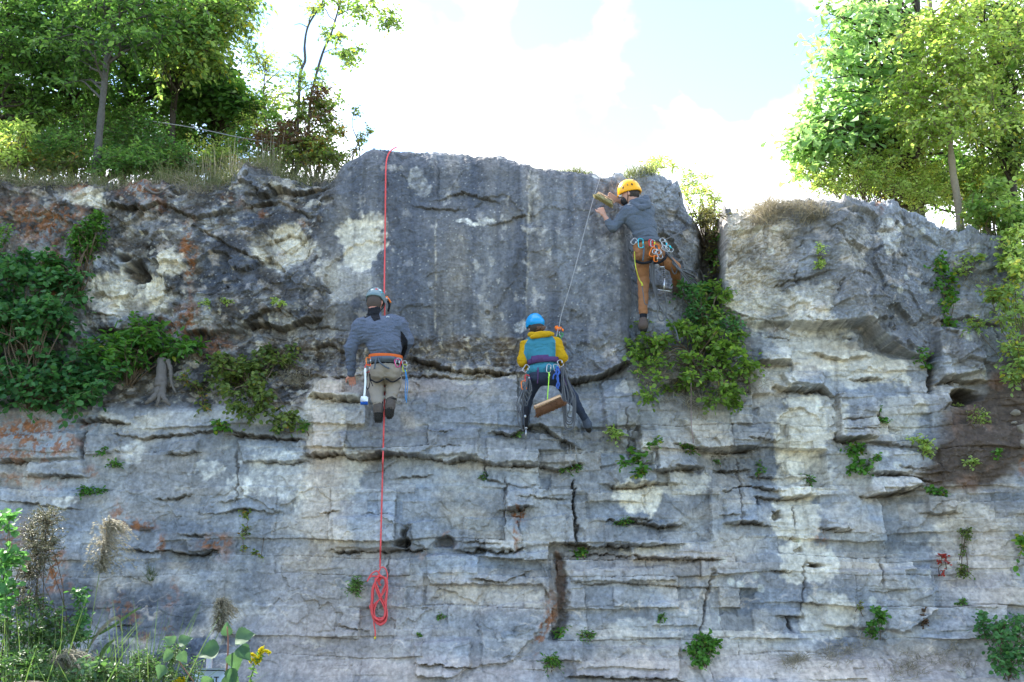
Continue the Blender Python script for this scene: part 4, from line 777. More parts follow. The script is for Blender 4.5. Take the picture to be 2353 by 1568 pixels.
def carabiner(top, m, label, L=.10, W=.055, ang=0.0, yaw=0.0, gate=None, group=None, name='carabiner'):
    """D-shaped spine and a separate gate, hanging from its top"""
    root = empty(name, tuple(top), label, 'carabiner', group); ca, sa = math.cos(ang), math.sin(ang); cy, sy = math.cos(yaw), math.sin(yaw)
    def T(x, z): X = x * ca - z * sa; Z = x * sa + z * ca; return np.array(tuple(top)) + np.array([X * cy, X * sy, Z])
    q = MB(); body = [(-.5, -.25), (-.42, -.05), (-.15, .02), (.15, 0), (.42, -.12), (.45, -.22)]; low = [(.36, -.80), (.30, -.95), (.05, -1.0), (-.28, -.98), (-.5, -.85), (-.5, -.25)]
    q.tube(spline([T(x * W, z * L) for x, z in [low[0]] + low[1:-1] + body], 5), .0048, 6); q.build('frame', m, root)
    q = MB(); q.tube([T(.45 * W, -.20 * L), T(.40 * W, -.5 * L), T(.36 * W, -.82 * L)], .0045, 6); q.ell(T(.40 * W, -.45 * L), (.008, .008, .016)); q.build('gate', gate or STEEL, root)
    return root
def rope_thing(name, label, cat, pieces, m, r=.0055, group=None, k=6, ends=None):
    q = MB()
    for p in pieces: q.tube(spline(p, 7), r, k)
    o = q.build(name, m, None); tag(o, label, cat, group); return o
# ---------------------------------------------------------------- the man in the grey sweater
YA = -.82; j = J(YA); c0 = j(886, 850)
pA = empty('person', c0, 'man in grey knit sweater, khaki trousers and grey stickered helmet kneeling against the ledge', 'person')
lo = j(770, 1000, -.35); hi = j(960, 655, .62); lo = np.minimum(lo, hi) - .03; hi = np.maximum(j(960, 655, .62), j(770, 1000, -.35)) + .03
sh = dict(nk=j(860, 716, .07), ch=j(872, 758, .02), wa=j(886, 812, .0), hp=j(884, 848, -.03), sl=j(828, 752, .02), sr=j(917, 748, .02), el=j(806, 800, .02), wl=j(807, 858, .14), kl=j(809, 872, .17), er=j(936, 782, .06), wr=j(925, 818, .30),
          al=j(868, 926, -.02), ar=j(899, 918, .0), kneeL=j(858, 893, .32), kneeR=j(908, 888, .34), hl=j(866, 856, .0), hr=j(903, 856, .0))
def torsoA(s, inf=0):
    s.ell(j(873, 765, .03), (.235, .15, .175), None, .05, inf=inf); s.ell(j(886, 795, .0), (.180, .135, .17), None, .05, inf=inf)
    s.cone(sh['sl'], sh['sr'], .084, .084, .05, inf=inf); s.ell(j(842, 742, .03), (.09, .08, .06), None, .05, inf=inf); s.ell(j(902, 737, .03), (.09, .08, .06), None, .05, inf=inf)
def armsA(s, inf=0):
    s.cone(sh['sl'], sh['el'], .084, .064, .04, inf=inf); s.cone(sh['el'], sh['wl'], .065, .040, .02, inf=inf)
    s.cone(sh['sr'], sh['er'], .084, .068, .04, inf=inf); s.cone(sh['er'], sh['wr'], .068, .040, .02, inf=inf)
def legsA(s, inf=0):
    s.ell(j(884, 846, -.02), (.168, .135, .115), None, .04, inf=inf); s.ell(j(868, 856, -.07), (.088, .080, .080), None, .03, inf=inf); s.ell(j(901, 854, -.07), (.086, .080, .080), None, .03, inf=inf)
    s.cone(j(866, 862, 0), sh['kneeL'], .088, .062, .04, inf=inf); s.cone(j(903, 862, 0), sh['kneeR'], .088, .062, .04, inf=inf)
    s.cone(j(864, 880, .10), sh['al'], .092, .058, .03, inf=inf); s.cone(j(904, 876, .10), sh['ar'], .090, .056, .03, inf=inf)
hc = j(862, 694, .12); fw = np.array([.10, .86, -.50]); fw /= np.linalg.norm(fw); sdv = np.array([1, -.12, 0.0]); sdv -= fw * sdv.dot(fw); sdv /= np.linalg.norm(sdv); upv = np.cross(sdv, fw)
s = Sdf(lo, hi); torsoA(s, -.012); armsA(s, -.012); legsA(s, -.012)
s.cone(sh['nk'] - [0, 0, .05], hc - upv * .05 - fw * .02, .064, .060, .03); face(s, hc, fw, upv, sdv)
hand(s, sh['wl'], sh['kl'], (1, 0, 0), (0, 1, 0), .010, .15)
hand(s, sh['wr'], sh['wr'] + np.array([-.02, .05, -.02]), (1, 0, .3), (0, 1, 0), .01, .6)
for a_, f_ in ((sh['al'], j(870, 945, .02)), (sh['ar'], j(895, 936, .03))): s.cone(a_, f_, .04, .035, .02)
s.build('body', SKINA, pA)
s = Sdf(lo, hi, .006); torsoA(s, .004); s.cone(sh['nk'] - [0, 0, .04], j(860, 706, .09), .080, .066, .03); s.half(j(886, 822), (.0, .0, -1)); armsA(s, .002); s.cone(sh['wl'] - (sh['wl'] - sh['el']) * .12, sh['wl'] + (sh['wl'] - sh['el']) * .02, .043, .042, .004)
s.wrinkle(.011, lambda x, y, z: fold(sc=34, seed=400)(x, y, z) * 1.2 + .9 * np.sin((z + .25 * x) * 120 + 7 * fbm(x * 7, z * 9, 2, 402)) * np.clip((j(0, 775)[2] - z) * 8, 0, 1) * .2)
yoke = [(846, 726), (838, 722), (848, 703), (884, 703), (882, 708), (876, 714), (871, 722), (875, 734), (859, 739), (851, 726), (838, 732), (836, 727)]
gus = [(921, 760), (928, 768), (937, 784), (936, 800), (928, 822), (921, 822), (924, 800), (920, 780)]
def pickA(x, y, z):
    u, v = UV(x, y, z); return (poly_in(yoke, u, v) | poly_in(gus, u, v)).astype(int)
sw = s.build('sweater', [GREYK, BLACK], pA, pickA)
q = MB()
for k_ in range(3):
    a0 = j(888.5 + k_ * 2.6, 729.5 - (k_ % 2) * .8, -.118); pts = [a0 + np.array([math.cos(t) * .011 * (1 - .1 * k_) * .6, -.002, math.sin(t) * .011 + 0]) for t in np.linspace(0, math.pi, 7)]
    q.add(np.array([a0 + [0, -.002, 0]] + pts), None, [(0, i + 2, i + 1) for i in range(6)])
q.build('chest_logo', mat('logo_white', (.6, .62, .66), .6), sw)
s = Sdf(lo, hi, .007); legsA(s); s.half(j(886, 824), (0, 0, 1)); s.wrinkle(.013, fold(sc=17, seed=410)); tr = s.build('trousers', KHAKI, pA)
for a_, f_, t_ in ((sh['al'], j(870, 941, -.03), j(870, 962, -.045)), (sh['ar'], j(896, 934, -.03), j(895, 952, -.045))):
    s = Sdf(np.minimum(a_, t_) - .13, np.maximum(a_, t_) + .13, .006); a_ = np.array(a_)
    s.cone(a_ + [0, 0, .01], f_, .050, .052, .02); s.cone(f_, t_, .053, .047, .02); s.wrinkle(.003, fold(sc=40, seed=415)); bo = s.build('boot', BOOTL, pA)
    s = Sdf(t_ - .11, t_ + .11, .005); s.cone(f_ + (t_ - f_) * .55 + [0, -.018, -.004], t_ + [0, -.020, -.008], .047, .045, .01); s.half(f_ + (t_ - f_) * .45, f_ - t_); s.wrinkle(.007, lambda x, y, z: np.sign(np.sin(z * 330)) * .6 + np.sign(np.sin(x * 260)) * .4); s.build('sole', SOLE, bo)
    q = MB(); band(q, ring(a_ + [0, 0, .0], .054, .052), .02, .004); q.build('ankle_cuff', SOLE, bo)
helmet(pA, hc + upv * .035, fw, upv, sdv, HG, 1.0, [(-.55, .55, .016, .007), (-.2, .62, .02, .006), (.95, .5, .014, .006), (.5, 1.0, .014, .005)], tiltcut=-.15)
ho = pA.children[-1]
for (a, b, mm, sz) in [(.22, .22, REDST, .016), (-.15, .12, WHITEP, .018), (.55, .28, WHITEP, .020), (.75, .12, ANT, .014), (.32, .45, WHITEP, .010)]:
    dr = -fw * math.cos(a) * math.cos(b) + sdv * math.sin(a) * math.cos(b) + upv * math.sin(b); rr = 1 / math.sqrt((math.sin(a) * math.cos(b) / .106) ** 2 + (math.cos(a) * math.cos(b) / .130) ** 2 + (math.sin(b) / .128) ** 2)
    tg = np.cross(dr, upv); tg /= np.linalg.norm(tg); q = MB(); q.ell(hc + upv * .045 + dr * rr, (sz, sz * .8, .003), np.stack([tg, np.cross(tg, dr), dr], 1), 7, 6); q.build('sticker', mm, ho)
q = MB(); q.ell(hc - upv * .034 - fw * .030, (.081, .082, .104), None, 16, 12); q.build('hair', mat('hair_short', (.075, .055, .046), .8, noise=.4, scale=120), pA)
q = MB(); e_ = hc + sdv * .075 - upv * .04; q.tube(spline([hc + sdv * .10 + fw * .02, hc + sdv * .10 - upv * .05 + fw * .03, hc + sdv * .05 - upv * .11 + fw * .05], 6), .006, 5); q.build('chin_strap', BLACK, ho)
wc = j(886, 828, -.01); hs = empty('harness', wc - np.array(pA.location)); hs.parent = pA
def harness_part(name, m, fn):
    q = MB(); fn(q); return q.build(name, m, hs)
harness_part('waist_belt', ORANGEW, lambda q: band(q, ring(wc + [0, 0, .022], .172, .134, 40, -.03), .050, .010))
harness_part('back_pad', SLATE, lambda q: (band(q, ring(wc + [0.0, -.004, -.018], .176, .142, 30, -.03, 0, math.pi * 1.18, math.pi * 1.90), .060, .016, False), band(q, ring(wc + [.03, -.006, -.012], .15, .158, 12, 0, 0, math.pi * 1.42, math.pi * 1.66), .042, .020, False)))
harness_part('lower_belt', BLACK, lambda q: band(q, ring(wc + [0, 0, -.055], .168, .138, 40, .02), .016, .006))
harness_part('lift_strap', SLATE, lambda q: q.tube(spline([wc + np.array(a_) for a_ in ((-.075, -.158, .0), (-.085, -.175, -.06), (-.095, -.165, -.13))], 5), .009, 5))
harness_part('lift_strap', SLATE, lambda q: q.tube(spline([wc + np.array(a_) for a_ in ((-.065, -.158, .0), (-.04, -.175, -.06), (.01, -.178, -.10), (.06, -.16, -.125))], 5), .009, 5))
harness_part('leg_loop', BLACK, lambda q: q.tube(spline([j(850, 872, -.10), j(866, 879, -.12), j(882, 872, -.10)], 6), .008, 5))
harness_part('leg_loop', BLACK, lambda q: q.tube(spline([j(886, 870, -.10), j(903, 878, -.12), j(921, 868, -.09)], 6), .008, 5))
# gear on and around him
ROPEA = [j(898, 342, 0)]
carabiner(j(846, 822, -.17), ANO, 'orange carabiner on the left hip of the man in the grey sweater', .085, .05, .15)
carabiner(j(846, 838, -.17), ANR, 'red carabiner hanging below an orange one on the sweatered man', .085, .055, -.1)
carabiner(j(918, 824, -.17), STEEL, 'pale silver carabiner on the right hip of the sweatered man', .095, .06, -.15, gate=ANR)
carabiner(j(911, 826, -.175), ANP, 'magenta carabiner overlapping a silver one on the sweatered man\'s harness', .085, .05, .3)
carabiner(j(930, 838, -.10), ANL, 'yellow-green carabiner at the far right of the sweatered man\'s harness', .075, .045, .1)
carabiner(j(928, 830, -.12), STEEL, 'small steel carabiner above a yellow-green one behind the sweatered man\'s hip', .07, .045, .4)
q = MB(); tp_ = j(839, 852, -.20); bt_ = j(837, 912, -.20); br = empty('scrub_brush', bt_, 'white long-handled scrub brush with blue bristles hanging beside the kneeling man', 'brush')
q.tube(spline([tp_, j(839.5, 880, -.2), bt_], 6), [.013] * 5 + [.010] * (len(spline([tp_, tp_, bt_], 6)) - 5) if False else .011, 8); q.ell(tp_, (.014, .012, .03)); q.build('handle', WHITEP, br)
q = MB(); q.box(j(837, 918, -.2), (.038, .024, .030), None, .008); q.build('head', WHITEP, br)
q = MB()
rg = np.random.default_rng(3)
for _ in range(170):
    a_ = j(837, 923, -.2) + np.array([rg.uniform(-.034, .034), rg.uniform(-.02, .02), 0]); q.tube([a_, a_ + [rg.normal(0, .004), rg.normal(0, .004), -.032]], .0022, 4)
q.build('bristles', BLUEB, br)
rope_thing('accessory_cord', 'thin blue cord hanging from the right hip of the kneeling man', 'cord', [[j(931, 850, -.15), j(933, 872, -.16), j(931, 900, -.16), j(932, 920, -.16)], [j(932, 852, -.15), j(937, 880, -.16), j(935, 905, -.16), j(934, 926, -.16)]], BLUEC, .004)
rope_thing('gear_sling', 'dark loop of cord hanging at the left hip of the kneeling man', 'sling', [[j(846, 850, -.18), j(841, 880, -.19), j(845, 895, -.19), j(850, 880, -.18), j(848, 855, -.18)], [j(850, 860, -.18), j(852, 875, -.18), j(857, 888, -.17)]], BLACK, .0045)
asc = empty('ascender', j(885, 690, .18), 'yellow and black ascender clamped on the red rope beside the grey helmet', 'rope clamp')
q = MB(); q.tube(spline([j(885, 684, .18), j(893, 688, .16), j(898, 696, .15)], 5), .010, 6); q.tube(spline([j(885, 686, .18), j(889, 682, .18), j(893, 688, .17)], 5), .008, 6); q.build('frame', ANO, asc)
q = MB(); q.tube(spline([j(891, 692, .16), j(895, 702, .15), j(892, 716, .15)], 5), .012, 6); q.build('handle', BLACK, asc)
q = MB(); q.box(j(889, 687, .165), (.012, .01, .012), None, .003); q.build('cam', STEEL, asc)
# ---------------------------------------------------------------- the woman in teal and mustard
YB = -.87; j = J(YB); pB = empty('person', j(1250, 850), 'person in teal and mustard fleece with blue helmet working low on the wall', 'person')
lo = np.minimum(j(1180, 1010, -.35), j(1375, 720, .6)) - .03; hi = np.maximum(j(1180, 1010, -.35), j(1375, 715, .6)) + .03
B = dict(sl=j(1210, 796, .04), sr=j(1277, 790, .04), el=j(1200, 831, .0), wl=j(1214, 846, .16), er=j(1293, 822, .0), wr=j(1285, 838, .16), hl=j(1233, 868, 0), hr=j(1282, 868, 0),
         kl=j(1217, 905, .18), al=j(1209, 958, .30), kr=j(1316, 915, .10), ar=j(1345, 964, .28))
def torsoB(s, inf=0):
    s.ell(j(1243, 800, .05), (.172, .115, .15), None, .05, inf=inf); s.ell(j(1246, 826, .02), (.145, .105, .14), None, .05, inf=inf); s.cone(B['sl'], B['sr'], .062, .062, .05, inf=inf); s.ell(j(1243, 780, .07), (.12, .075, .06), None, .05, inf=inf)
def armsB(s, inf=0):
    s.cone(B['sl'], B['el'], .062, .050, .03, inf=inf); s.cone(B['el'], B['wl'], .050, .034, .02, inf=inf); s.cone(B['sr'], B['er'], .062, .052, .03, inf=inf); s.cone(B['er'], B['wr'], .052, .034, .02, inf=inf)
def hipB(s, inf=0):
    s.ell(j(1255, 862, .0), (.180, .13, .115), None, .04, inf=inf); s.ell(j(1238, 866, -.05), (.095, .085, .085), None, .03, inf=inf); s.ell(j(1274, 864, -.05), (.095, .085, .085), None, .03, inf=inf)
def legsB(s, inf=0):
    hipB(s, inf); s.cone(B['hl'], B['kl'], .086, .060, .04, inf=inf); s.cone(B['kl'], B['al'], .056, .036, .02, inf=inf); s.cone(B['hr'], B['kr'], .088, .062, .04, inf=inf); s.cone(B['kr'], B['ar'], .060, .038, .02, inf=inf)
hc = j(1231, 752, .14); fw = np.array([-.18, .84, -.50]); fw /= np.linalg.norm(fw); sdv = np.array([1, .2, .10]); sdv -= fw * sdv.dot(fw); sdv /= np.linalg.norm(sdv); upv = np.cross(sdv, fw)
s = Sdf(lo, hi); torsoB(s, -.012); armsB(s, -.012); legsB(s, -.012); s.cone(j(1243, 778, .08), hc - upv * .05, .055, .050, .03); face(s, hc, fw, upv, sdv, .94)
hand(s, B['wl'], B['wl'] + np.array([.02, .06, -.01]), (1, 0, 0), None, .01, .7); hand(s, B['wr'], B['wr'] + np.array([-.02, .06, .0]), (1, 0, 0), None, .01, .7)
for a_, f_ in ((B['al'], B['al'] + [0, .05, -.06]), (B['ar'], j(1351, 982, .34))): s.cone(a_, f_, .034, .03, .02)
s.build('body', SKIN, pB)
s = Sdf(lo, hi, .006); torsoB(s, .003); armsB(s, .003); s.ell(j(1250, 853, .0), (.176, .135, .10), None, .04, inf=.008); s.half(j(1250, 868, 0), (.06, 0, -1)); s.wrinkle(.013, fold(sc=17, seed=420))
ragl = [(1150, 760), (1207, 782), (1214, 779), (1206, 792), (1204, 812), (1210, 826), (1214, 848), (1150, 880)]; ragr = [(1268, 770), (1276, 783), (1277, 800), (1276, 822), (1281, 832), (1282, 850), (1350, 880), (1350, 740), (1275, 765)]
s.build('fleece', [TEAL, MUST], pB, lambda x, y, z: (poly_in(ragl, *UV(x, y, z)) | poly_in(ragr, *UV(x, y, z)) | (UV(x, y, z)[1] < 770)).astype(int))
s = Sdf(j(1190, 800, -.25), j(1300, 745, .35), .005); rr_ = ring(j(1243, 769, .05), .115, .09, 20, .02, .15)
for i in range(20): s.cone(rr_[i], rr_[(i + 1) % 20], .021 + .006 * math.sin(i * 1.3), .021 + .006 * math.sin(i * 1.3 + 1.3), .02)
s.cone(j(1222, 775, -.05), j(1262, 768, -.05), .022, .028, .03); s.wrinkle(.005, fold(sc=40, seed=424)); s.build('collar', MUST, pB)
s = Sdf(lo, hi, .007); legsB(s, -.002); s.wrinkle(.007, fold(sc=18, seed=430)); s.build('leggings', NAVY, pB)
for a_, f_, t_ in ((B['al'], B['al'] + [-.01, .03, -.05], B['al'] + [-.01, .13, -.07]), (B['ar'], j(1350, 976, .31), j(1354, 984, .40))):
    s = Sdf(np.minimum(a_, t_) - .1, np.maximum(a_, t_) + .1, .005); s.cone(a_, f_, .042, .046, .02); s.cone(f_, t_, .044, .036, .02); bo = s.build('shoe', mat('blue_grey_suede', (.06, .075, .11), .85, noise=.3, bump=.4), pB)
    q = MB(); q.tube([f_ + [0, -.02, -.034], f_ * .5 + t_ * .5 + [0, 0, -.032], t_ + [0, .01, -.028]], [.030, .034, .026], 8); q.build('sole', SOLE, bo)
hB = helmet(pB, hc + upv * .032, fw, upv, sdv, HB, .95, [(-.35, .85, .012, .007), (.15, .95, .014, .009), (.75, .6, .012, .006)], tiltcut=-.55)
s = Sdf(hc - .16, hc + .16, .005); Rm = np.stack([sdv, fw, upv], 1); s.ell(hc - fw * .02 - upv * .01, (.084, .088, .10), Rm, 0); s.wrinkle(.005, lambda x, y, z: fbm(x * 120, z * 18, 2, 433)); s.half(hc + fw * .04, fw); s.build('hair', HAIR, pB)
q = MB()
rg = np.random.default_rng(5)
for _ in range(14):
    a_ = hc - fw * .075 - upv * .06 + sdv * rg.uniform(-.03, .06); q.tube(spline([a_, a_ + sdv * rg.uniform(-.02, .03) - upv * .03 - fw * .02, a_ + sdv * rg.uniform(-.03, .04) - upv * .055], 3), .0065, 5)
q.build('hair_lock', HAIRB, pB)
q = MB(); q.ell(hc - fw * .098 + upv * .0, (.018, .008, .018), Rm, 10, 6); q.tube(ring(hc - upv * .0 - fw * .01, .09, .09, 20), .004, 4, True); q.build('adjuster_dial', PADC, hB)
wc = j(1248, 836, .0); hs = empty('harness', wc - np.array(pB.location)); hs.parent = pB
harness_part('waist_belt', PURPLE, lambda q: (band(q, ring(wc + [0, 0, .02], .158, .118, 40, .10), .055, .012), band(q, ring(wc + [-.02, 0, .03], .16, .125, 14, .10, 0, 1.30 * math.pi, 1.62 * math.pi), .075, .016, False)))
harness_part('lift_strap', PURPLE, lambda q: q.tube(spline([j(1236, 845, -.14), j(1236, 862, -.17), j(1235, 882, -.15)], 5), .007, 5))
harness_part('lift_strap', PURPLE, lambda q: q.tube(spline([j(1256, 842, -.14), j(1255, 852, -.16)], 4), .008, 5))
harness_part('buckle', PURPLE, lambda q: q.box(j(1236, 853, -.162), (.012, .005, .014), None, .003))
harness_part('leg_loop', PURPLE, lambda q: q.tube(spline([j(1284, 850, -.10), j(1293, 868, -.10), j(1300, 885, -.04)], 5), .014, 6))
harness_part('leg_loop', PURPLE, lambda q: q.tube(spline([j(1218, 868, -.10), j(1216, 885, -.06)], 5), .012, 6))
LG = 'on the harness of the person in teal'
carabiner(j(1262, 838, -.17), STEEL, f'bright silver oval carabiner holding the broom cord {LG}', .085, .045, -.08)
carabiner(j(1213, 840, -.12), STEEL, f'grey carabiner at the left hip {LG}', .08, .05, -.5)
carabiner(j(1211, 862, -.12), ANR, 'dark red carabiner under a grey one at the left hip of the person in teal', .075, .045, .1)
carabiner(j(1203, 876, -.13), ANO, f'orange-gated carabiner beside the left coil {LG}', .09, .055, .15, gate=ANO)
carabiner(j(1284, 829, -.13), STEEL, f'silver carabiner on the right gear loop {LG}', .07, .05, .6)
carabiner(j(1276, 838, -.15), STEEL, f'small steel carabiner above the blue sling {LG}', .07, .045, .2, gate=BLUEC)
rope_thing('sling', 'knotted dark blue sling hanging behind the person in teal', 'sling', [[j(1280, 843, -.17), j(1278, 855, -.18), j(1283, 872, -.185), j(1279, 888, -.185), j(1284, 894, -.18)], [j(1283, 843, -.17), j(1284, 858, -.185), j(1280, 870, -.185), j(1285, 884, -.185), j(1281, 892, -.18)], [j(1278, 858, -.18), j(1272, 864, -.18), j(1271, 872, -.18)], [j(1280, 850, -.18), j(1286, 856, -.185), j(1281, 862, -.19)]], BLUEN, .009)
# push broom
def broom(a, b, thick, deep, dn, name, label, wood, bristle, bl, n=900, r=.0022, cat='broom', splay=.02, round_=.010):
    a = np.array(a); b = np.array(b); c = (a + b) / 2; x = b - a; L = np.linalg.norm(x); x /= L; dn = np.array(dn, float); dn -= x * dn.dot(x); dn /= np.linalg.norm(dn); y = np.cross(dn, x)
    Rm = np.stack([x, y, -dn], 1); root = empty(name, c, label, cat); q = MB(); q.box(c, (L / 2, deep / 2, thick / 2), Rm, round_); q.build('block', wood, root)
    q = MB(); rg = np.random.default_rng(9); nx_ = int(L / .012)
    for _ in range(n):
        t = rg.uniform(-.49, .49); t = round(t * nx_) / nx_ + rg.normal(0, .004); w = rg.uniform(-.45, .45); p = c + x * L * t * .97 + y * deep * w + dn * thick * .45
        q.tube([p, p + dn * bl * .6 + x * rg.normal(0, .3) * splay, p + dn * bl * rg.uniform(.80, 1.10) + x * (rg.normal(0, .6) * splay + t * splay * 2.2) + y * w * splay * 1.5], [r * 1.5, r, r * .7], 3)
    q.build('bristles', bristle, root); return root, Rm, c
bq, Rm, c = broom(j(1227, 938, -.24), j(1289, 911, -.24), .040, .062, (.28, -.10, -1), 'push_broom', 'wooden push broom head with brown bristles hanging on a lime cord', WOOD, COIR, .082, 800, .0025, splay=.022)
q = MB(); q.tube([c + Rm[:, 1] * -.039, c + Rm[:, 1] * -.030], .014, 12); q.build('handle_socket', mat('dark_hole', (.03, .02, .012), .9), bq)
rope_thing('broom_cord', 'lime green cord tying the push broom to the harness', 'cord', [[j(1261.5, 856, -.20), j(1261, 875, -.21), j(1259, 900, -.22), j(1258, 921, -.22)], [j(1260, 856, -.20), j(1263, 862, -.20), j(1260, 868, -.20)]], LIME, .005)
# coiled ropes at both hips
def coil(name, label, top, drops, m, r=.0062, dy=0, seed=1, wrap=None):
    rg = np.random.default_rng(seed); pcs = []
    for (ul, ur, vb, d) in drops:
        tl = (top[0] + rg.uniform(-3, 3), top[1] + rg.uniform(-3, 3)); mv = (top[1] + vb) / 2
        pcs.append([j(tl[0], tl[1], d), j((tl[0] + ul) / 2 - 1 + rg.uniform(-2, 2), top[1] + (mv - top[1]) * .6, d - .02), j(ul, mv + 12, d - .02), j(ul + (ur - ul) * .12, vb - 8, d - .01), j((ul + ur) / 2, vb, d), j(ur - (ur - ul) * .1, vb - 8, d), j(ur, mv + 10, d + .01), j((tl[0] + ur) / 2 + 1 + rg.uniform(-2, 2), top[1] + (mv - top[1]) * .55, d), j(tl[0] + 2, tl[1], d)])
    return rope_thing(name, label, 'rope', pcs, m, r)
coil('coiled_rope', 'grey rope coil hanging at the left hip of the person in teal', (1214, 872), [(1190, 1201, 982, -.1), (1193, 1203, 960, -.12), (1198, 1206, 990, -.11), (1203, 1217, 925, -.13), (1206, 1220, 916, -.12), (1196, 1213, 938, -.10), (1188, 1200, 950, -.09), (1208, 1222, 905, -.14)], ROPEG, seed=2)
coil('coiled_rope', 'large grey rope coil hanging at the right hip of the person in teal', (1292, 846), [(1294, 1320, 988, -.15), (1296, 1322, 985, -.13), (1300, 1316, 970, -.16), (1292, 1310, 952, -.14), (1298, 1318, 976, -.12), (1304, 1314, 930, -.15), (1294, 1308, 925, -.13), (1300, 1322, 960, -.11)], ROPEG, seed=3)
rope_thing('hanging_rope', 'faint grey rope tail with metal clip below the large coil', 'rope', [[j(1318, 960, -.02), surf(1320, 1000, .04), surf(1323, 1030, .04), surf(1328, 1058, .04), surf(1320, 1074, .04), surf(1310, 1066, .04), surf(1312, 1040, .04), surf(1308, 1000, .04), j(1306, 975, 0)]], ROPEW, .005)
pk = empty('wall_hammer', j(1208, 960, -.14), 'black and silver hand drill hanging below the left coil', 'tool')
q = MB(); q.tube([j(1210, 935, -.13), j(1210, 962, -.14), j(1209, 980, -.14)], [.026, .020, .014], 8); q.build('sleeve', BLACK, pk)
q = MB(); q.tube([j(1209, 984, -.14), j(1208, 1008, -.14)], .007, 8); q.ell(j(1209, 984, -.14), (.016, .016, .012)); q.build('drill_bit', STEEL, pk); q = MB(); q.ell(j(1207, 957, -.17), (.012, .008, .016)); q.build('clip', STEEL, pk)
dv = empty('belay_device', j(1284, 756, .1), 'orange rope grab on the grey rope above the person in teal', 'rope clamp')
q = MB(); q.box(j(1284, 756, .1), (.036, .014, .022), None, .008); q.tube(spline([j(1278, 758, .1), j(1276, 752, .1), j(1282, 750, .1)], 4), .009, 6); q.tube([j(1290, 756, .08), j(1294, 758, .06), j(1293, 762, .06)], .010, 6); q.build('housing', ANO, dv)
q = MB(); q.box(j(1288, 758, .085), (.010, .006, .014), None, .003); q.tube(spline([j(1286, 762, .09), j(1285, 768, .08), j(1288, 774, .05)], 4), .006, 6); q.build('clip', STEEL, dv)
rope_thing('prusik_cord', 'green knotted cord under the orange rope grab', 'cord', [[j(1282, 770, .09), j(1290, 766, .08), j(1294, 770, .08), j(1286, 776, .08), j(1280, 772, .09), j(1290, 772, .07), j(1288, 780, .05)]], mat('green_cord', (.05, .25, .08), .8), .006)
# ---------------------------------------------------------------- the top climber
YC = -.54; j = J(YC); pC = empty('person', j(1485, 560), 'climber in yellow helmet, grey hoodie and rust trousers brushing near the top edge', 'person')
lo = np.minimum(j(1360, 775, -.4), j(1575, 400, .65)) - .03; hi = np.maximum(j(1360, 775, -.4), j(1575, 400, .65)) + .03
K = dict(sl=j(1440, 488, .02), sr=j(1490, 483, .06), el=j(1408, 524, .0), wl=j(1386, 492, .02), er=j(1466, 488, .30), wr=j(1416, 459, .10), hl=j(1474, 566, .02), hr=j(1499, 566, .02),
         kl=j(1478, 645, .10), al=j(1478, 716, .06), kr=j(1549, 614, .06), ar=j(1556, 652, .42))
def torsoC(s, inf=0):
    s.cone(K['sl'], K['sr'], .075, .072, .05, inf=inf); s.ell(j(1468, 498, .02), (.170, .12, .17), None, .06, inf=inf); s.ell(j(1481, 528, .0), (.135, .105, .16), None, .06, inf=inf)
def armsC(s, inf=0, end=1.0):
    s.cone(K['sl'], K['el'], .062, .050, .03, inf=inf); b = K['el'] + (K['wl'] - K['el']) * (.42 if end < 1 else 1.0); s.cone(K['el'], b, .048, .040 if end < 1 else .026, .015, inf=inf)
    s.cone(K['sr'], K['er'], .062, .048, .03, inf=inf); b = K['er'] + (K['wr'] - K['er']) * (.30 if end < 1 else 1.0); s.cone(K['er'], b, .046, .040 if end < 1 else .026, .015, inf=inf)
def legsC(s, inf=0):
    s.ell(j(1487, 568, .0), (.155, .13, .115), None, .04, inf=inf); s.ell(j(1473, 585, -.03), (.085, .095, .085), None, .03, inf=inf); s.ell(j(1501, 584, -.02), (.082, .09, .085), None, .03, inf=inf)
    s.cone(j(1475, 588, .01), K['kl'], .090, .066, .04, inf=inf); s.cone(K['kl'], K['al'], .064, .050, .02, inf=inf); s.cone(j(1503, 580, .01), K['kr'], .090, .068, .04, inf=inf); s.cone(K['kr'], K['ar'], .064, .046, .02, inf=inf)
hc = j(1447, 446, .06); fw = np.array([-.90, .38, -.22]); fw /= np.linalg.norm(fw); sdv = np.array([.38, .90, 0.0]); sdv -= fw * sdv.dot(fw); sdv /= np.linalg.norm(sdv); upv = np.cross(sdv, fw)
if upv[2] < 0: upv = -upv; sdv = -sdv
s = Sdf(lo, hi); torsoC(s, -.012); armsC(s, -.006); legsC(s, -.014); s.cone(j(1463, 478, .04), hc - upv * .05 - fw * .015, .058, .055, .03); face(s, hc, fw, upv, sdv)
hand(s, K['wl'], j(1381, 481, .04), (.9, .2, .3), None, .008, 1.15, curl_dir=(.3, .9, -.1))
hand(s, K['wr'], j(1403, 451, -.01), (.25, .0, 1), None, .010, .45, curl_dir=(-.2, -.75, -.5))
s.cone(K['al'], j(1478, 745, .04), .036, .035, .02); s.cone(K['ar'], K['ar'] + [0, .08, -.03], .04, .035, .02)
s.build('body', SKIN, pC)
s = Sdf(lo, hi, .006); torsoC(s, .004); armsC(s, .003, .5); s.ell(j(1485, 545, .0), (.138, .115, .085), None, .03)
s.half(j(1486, 556, 0), (-.15, 0, -1)); s.wrinkle(.014, fold(sc=16, seed=440)); hd = s.build('hoodie', HOODIE, pC)
s = Sdf(j(1420, 510, -.3), j(1520, 440, .35), .005)
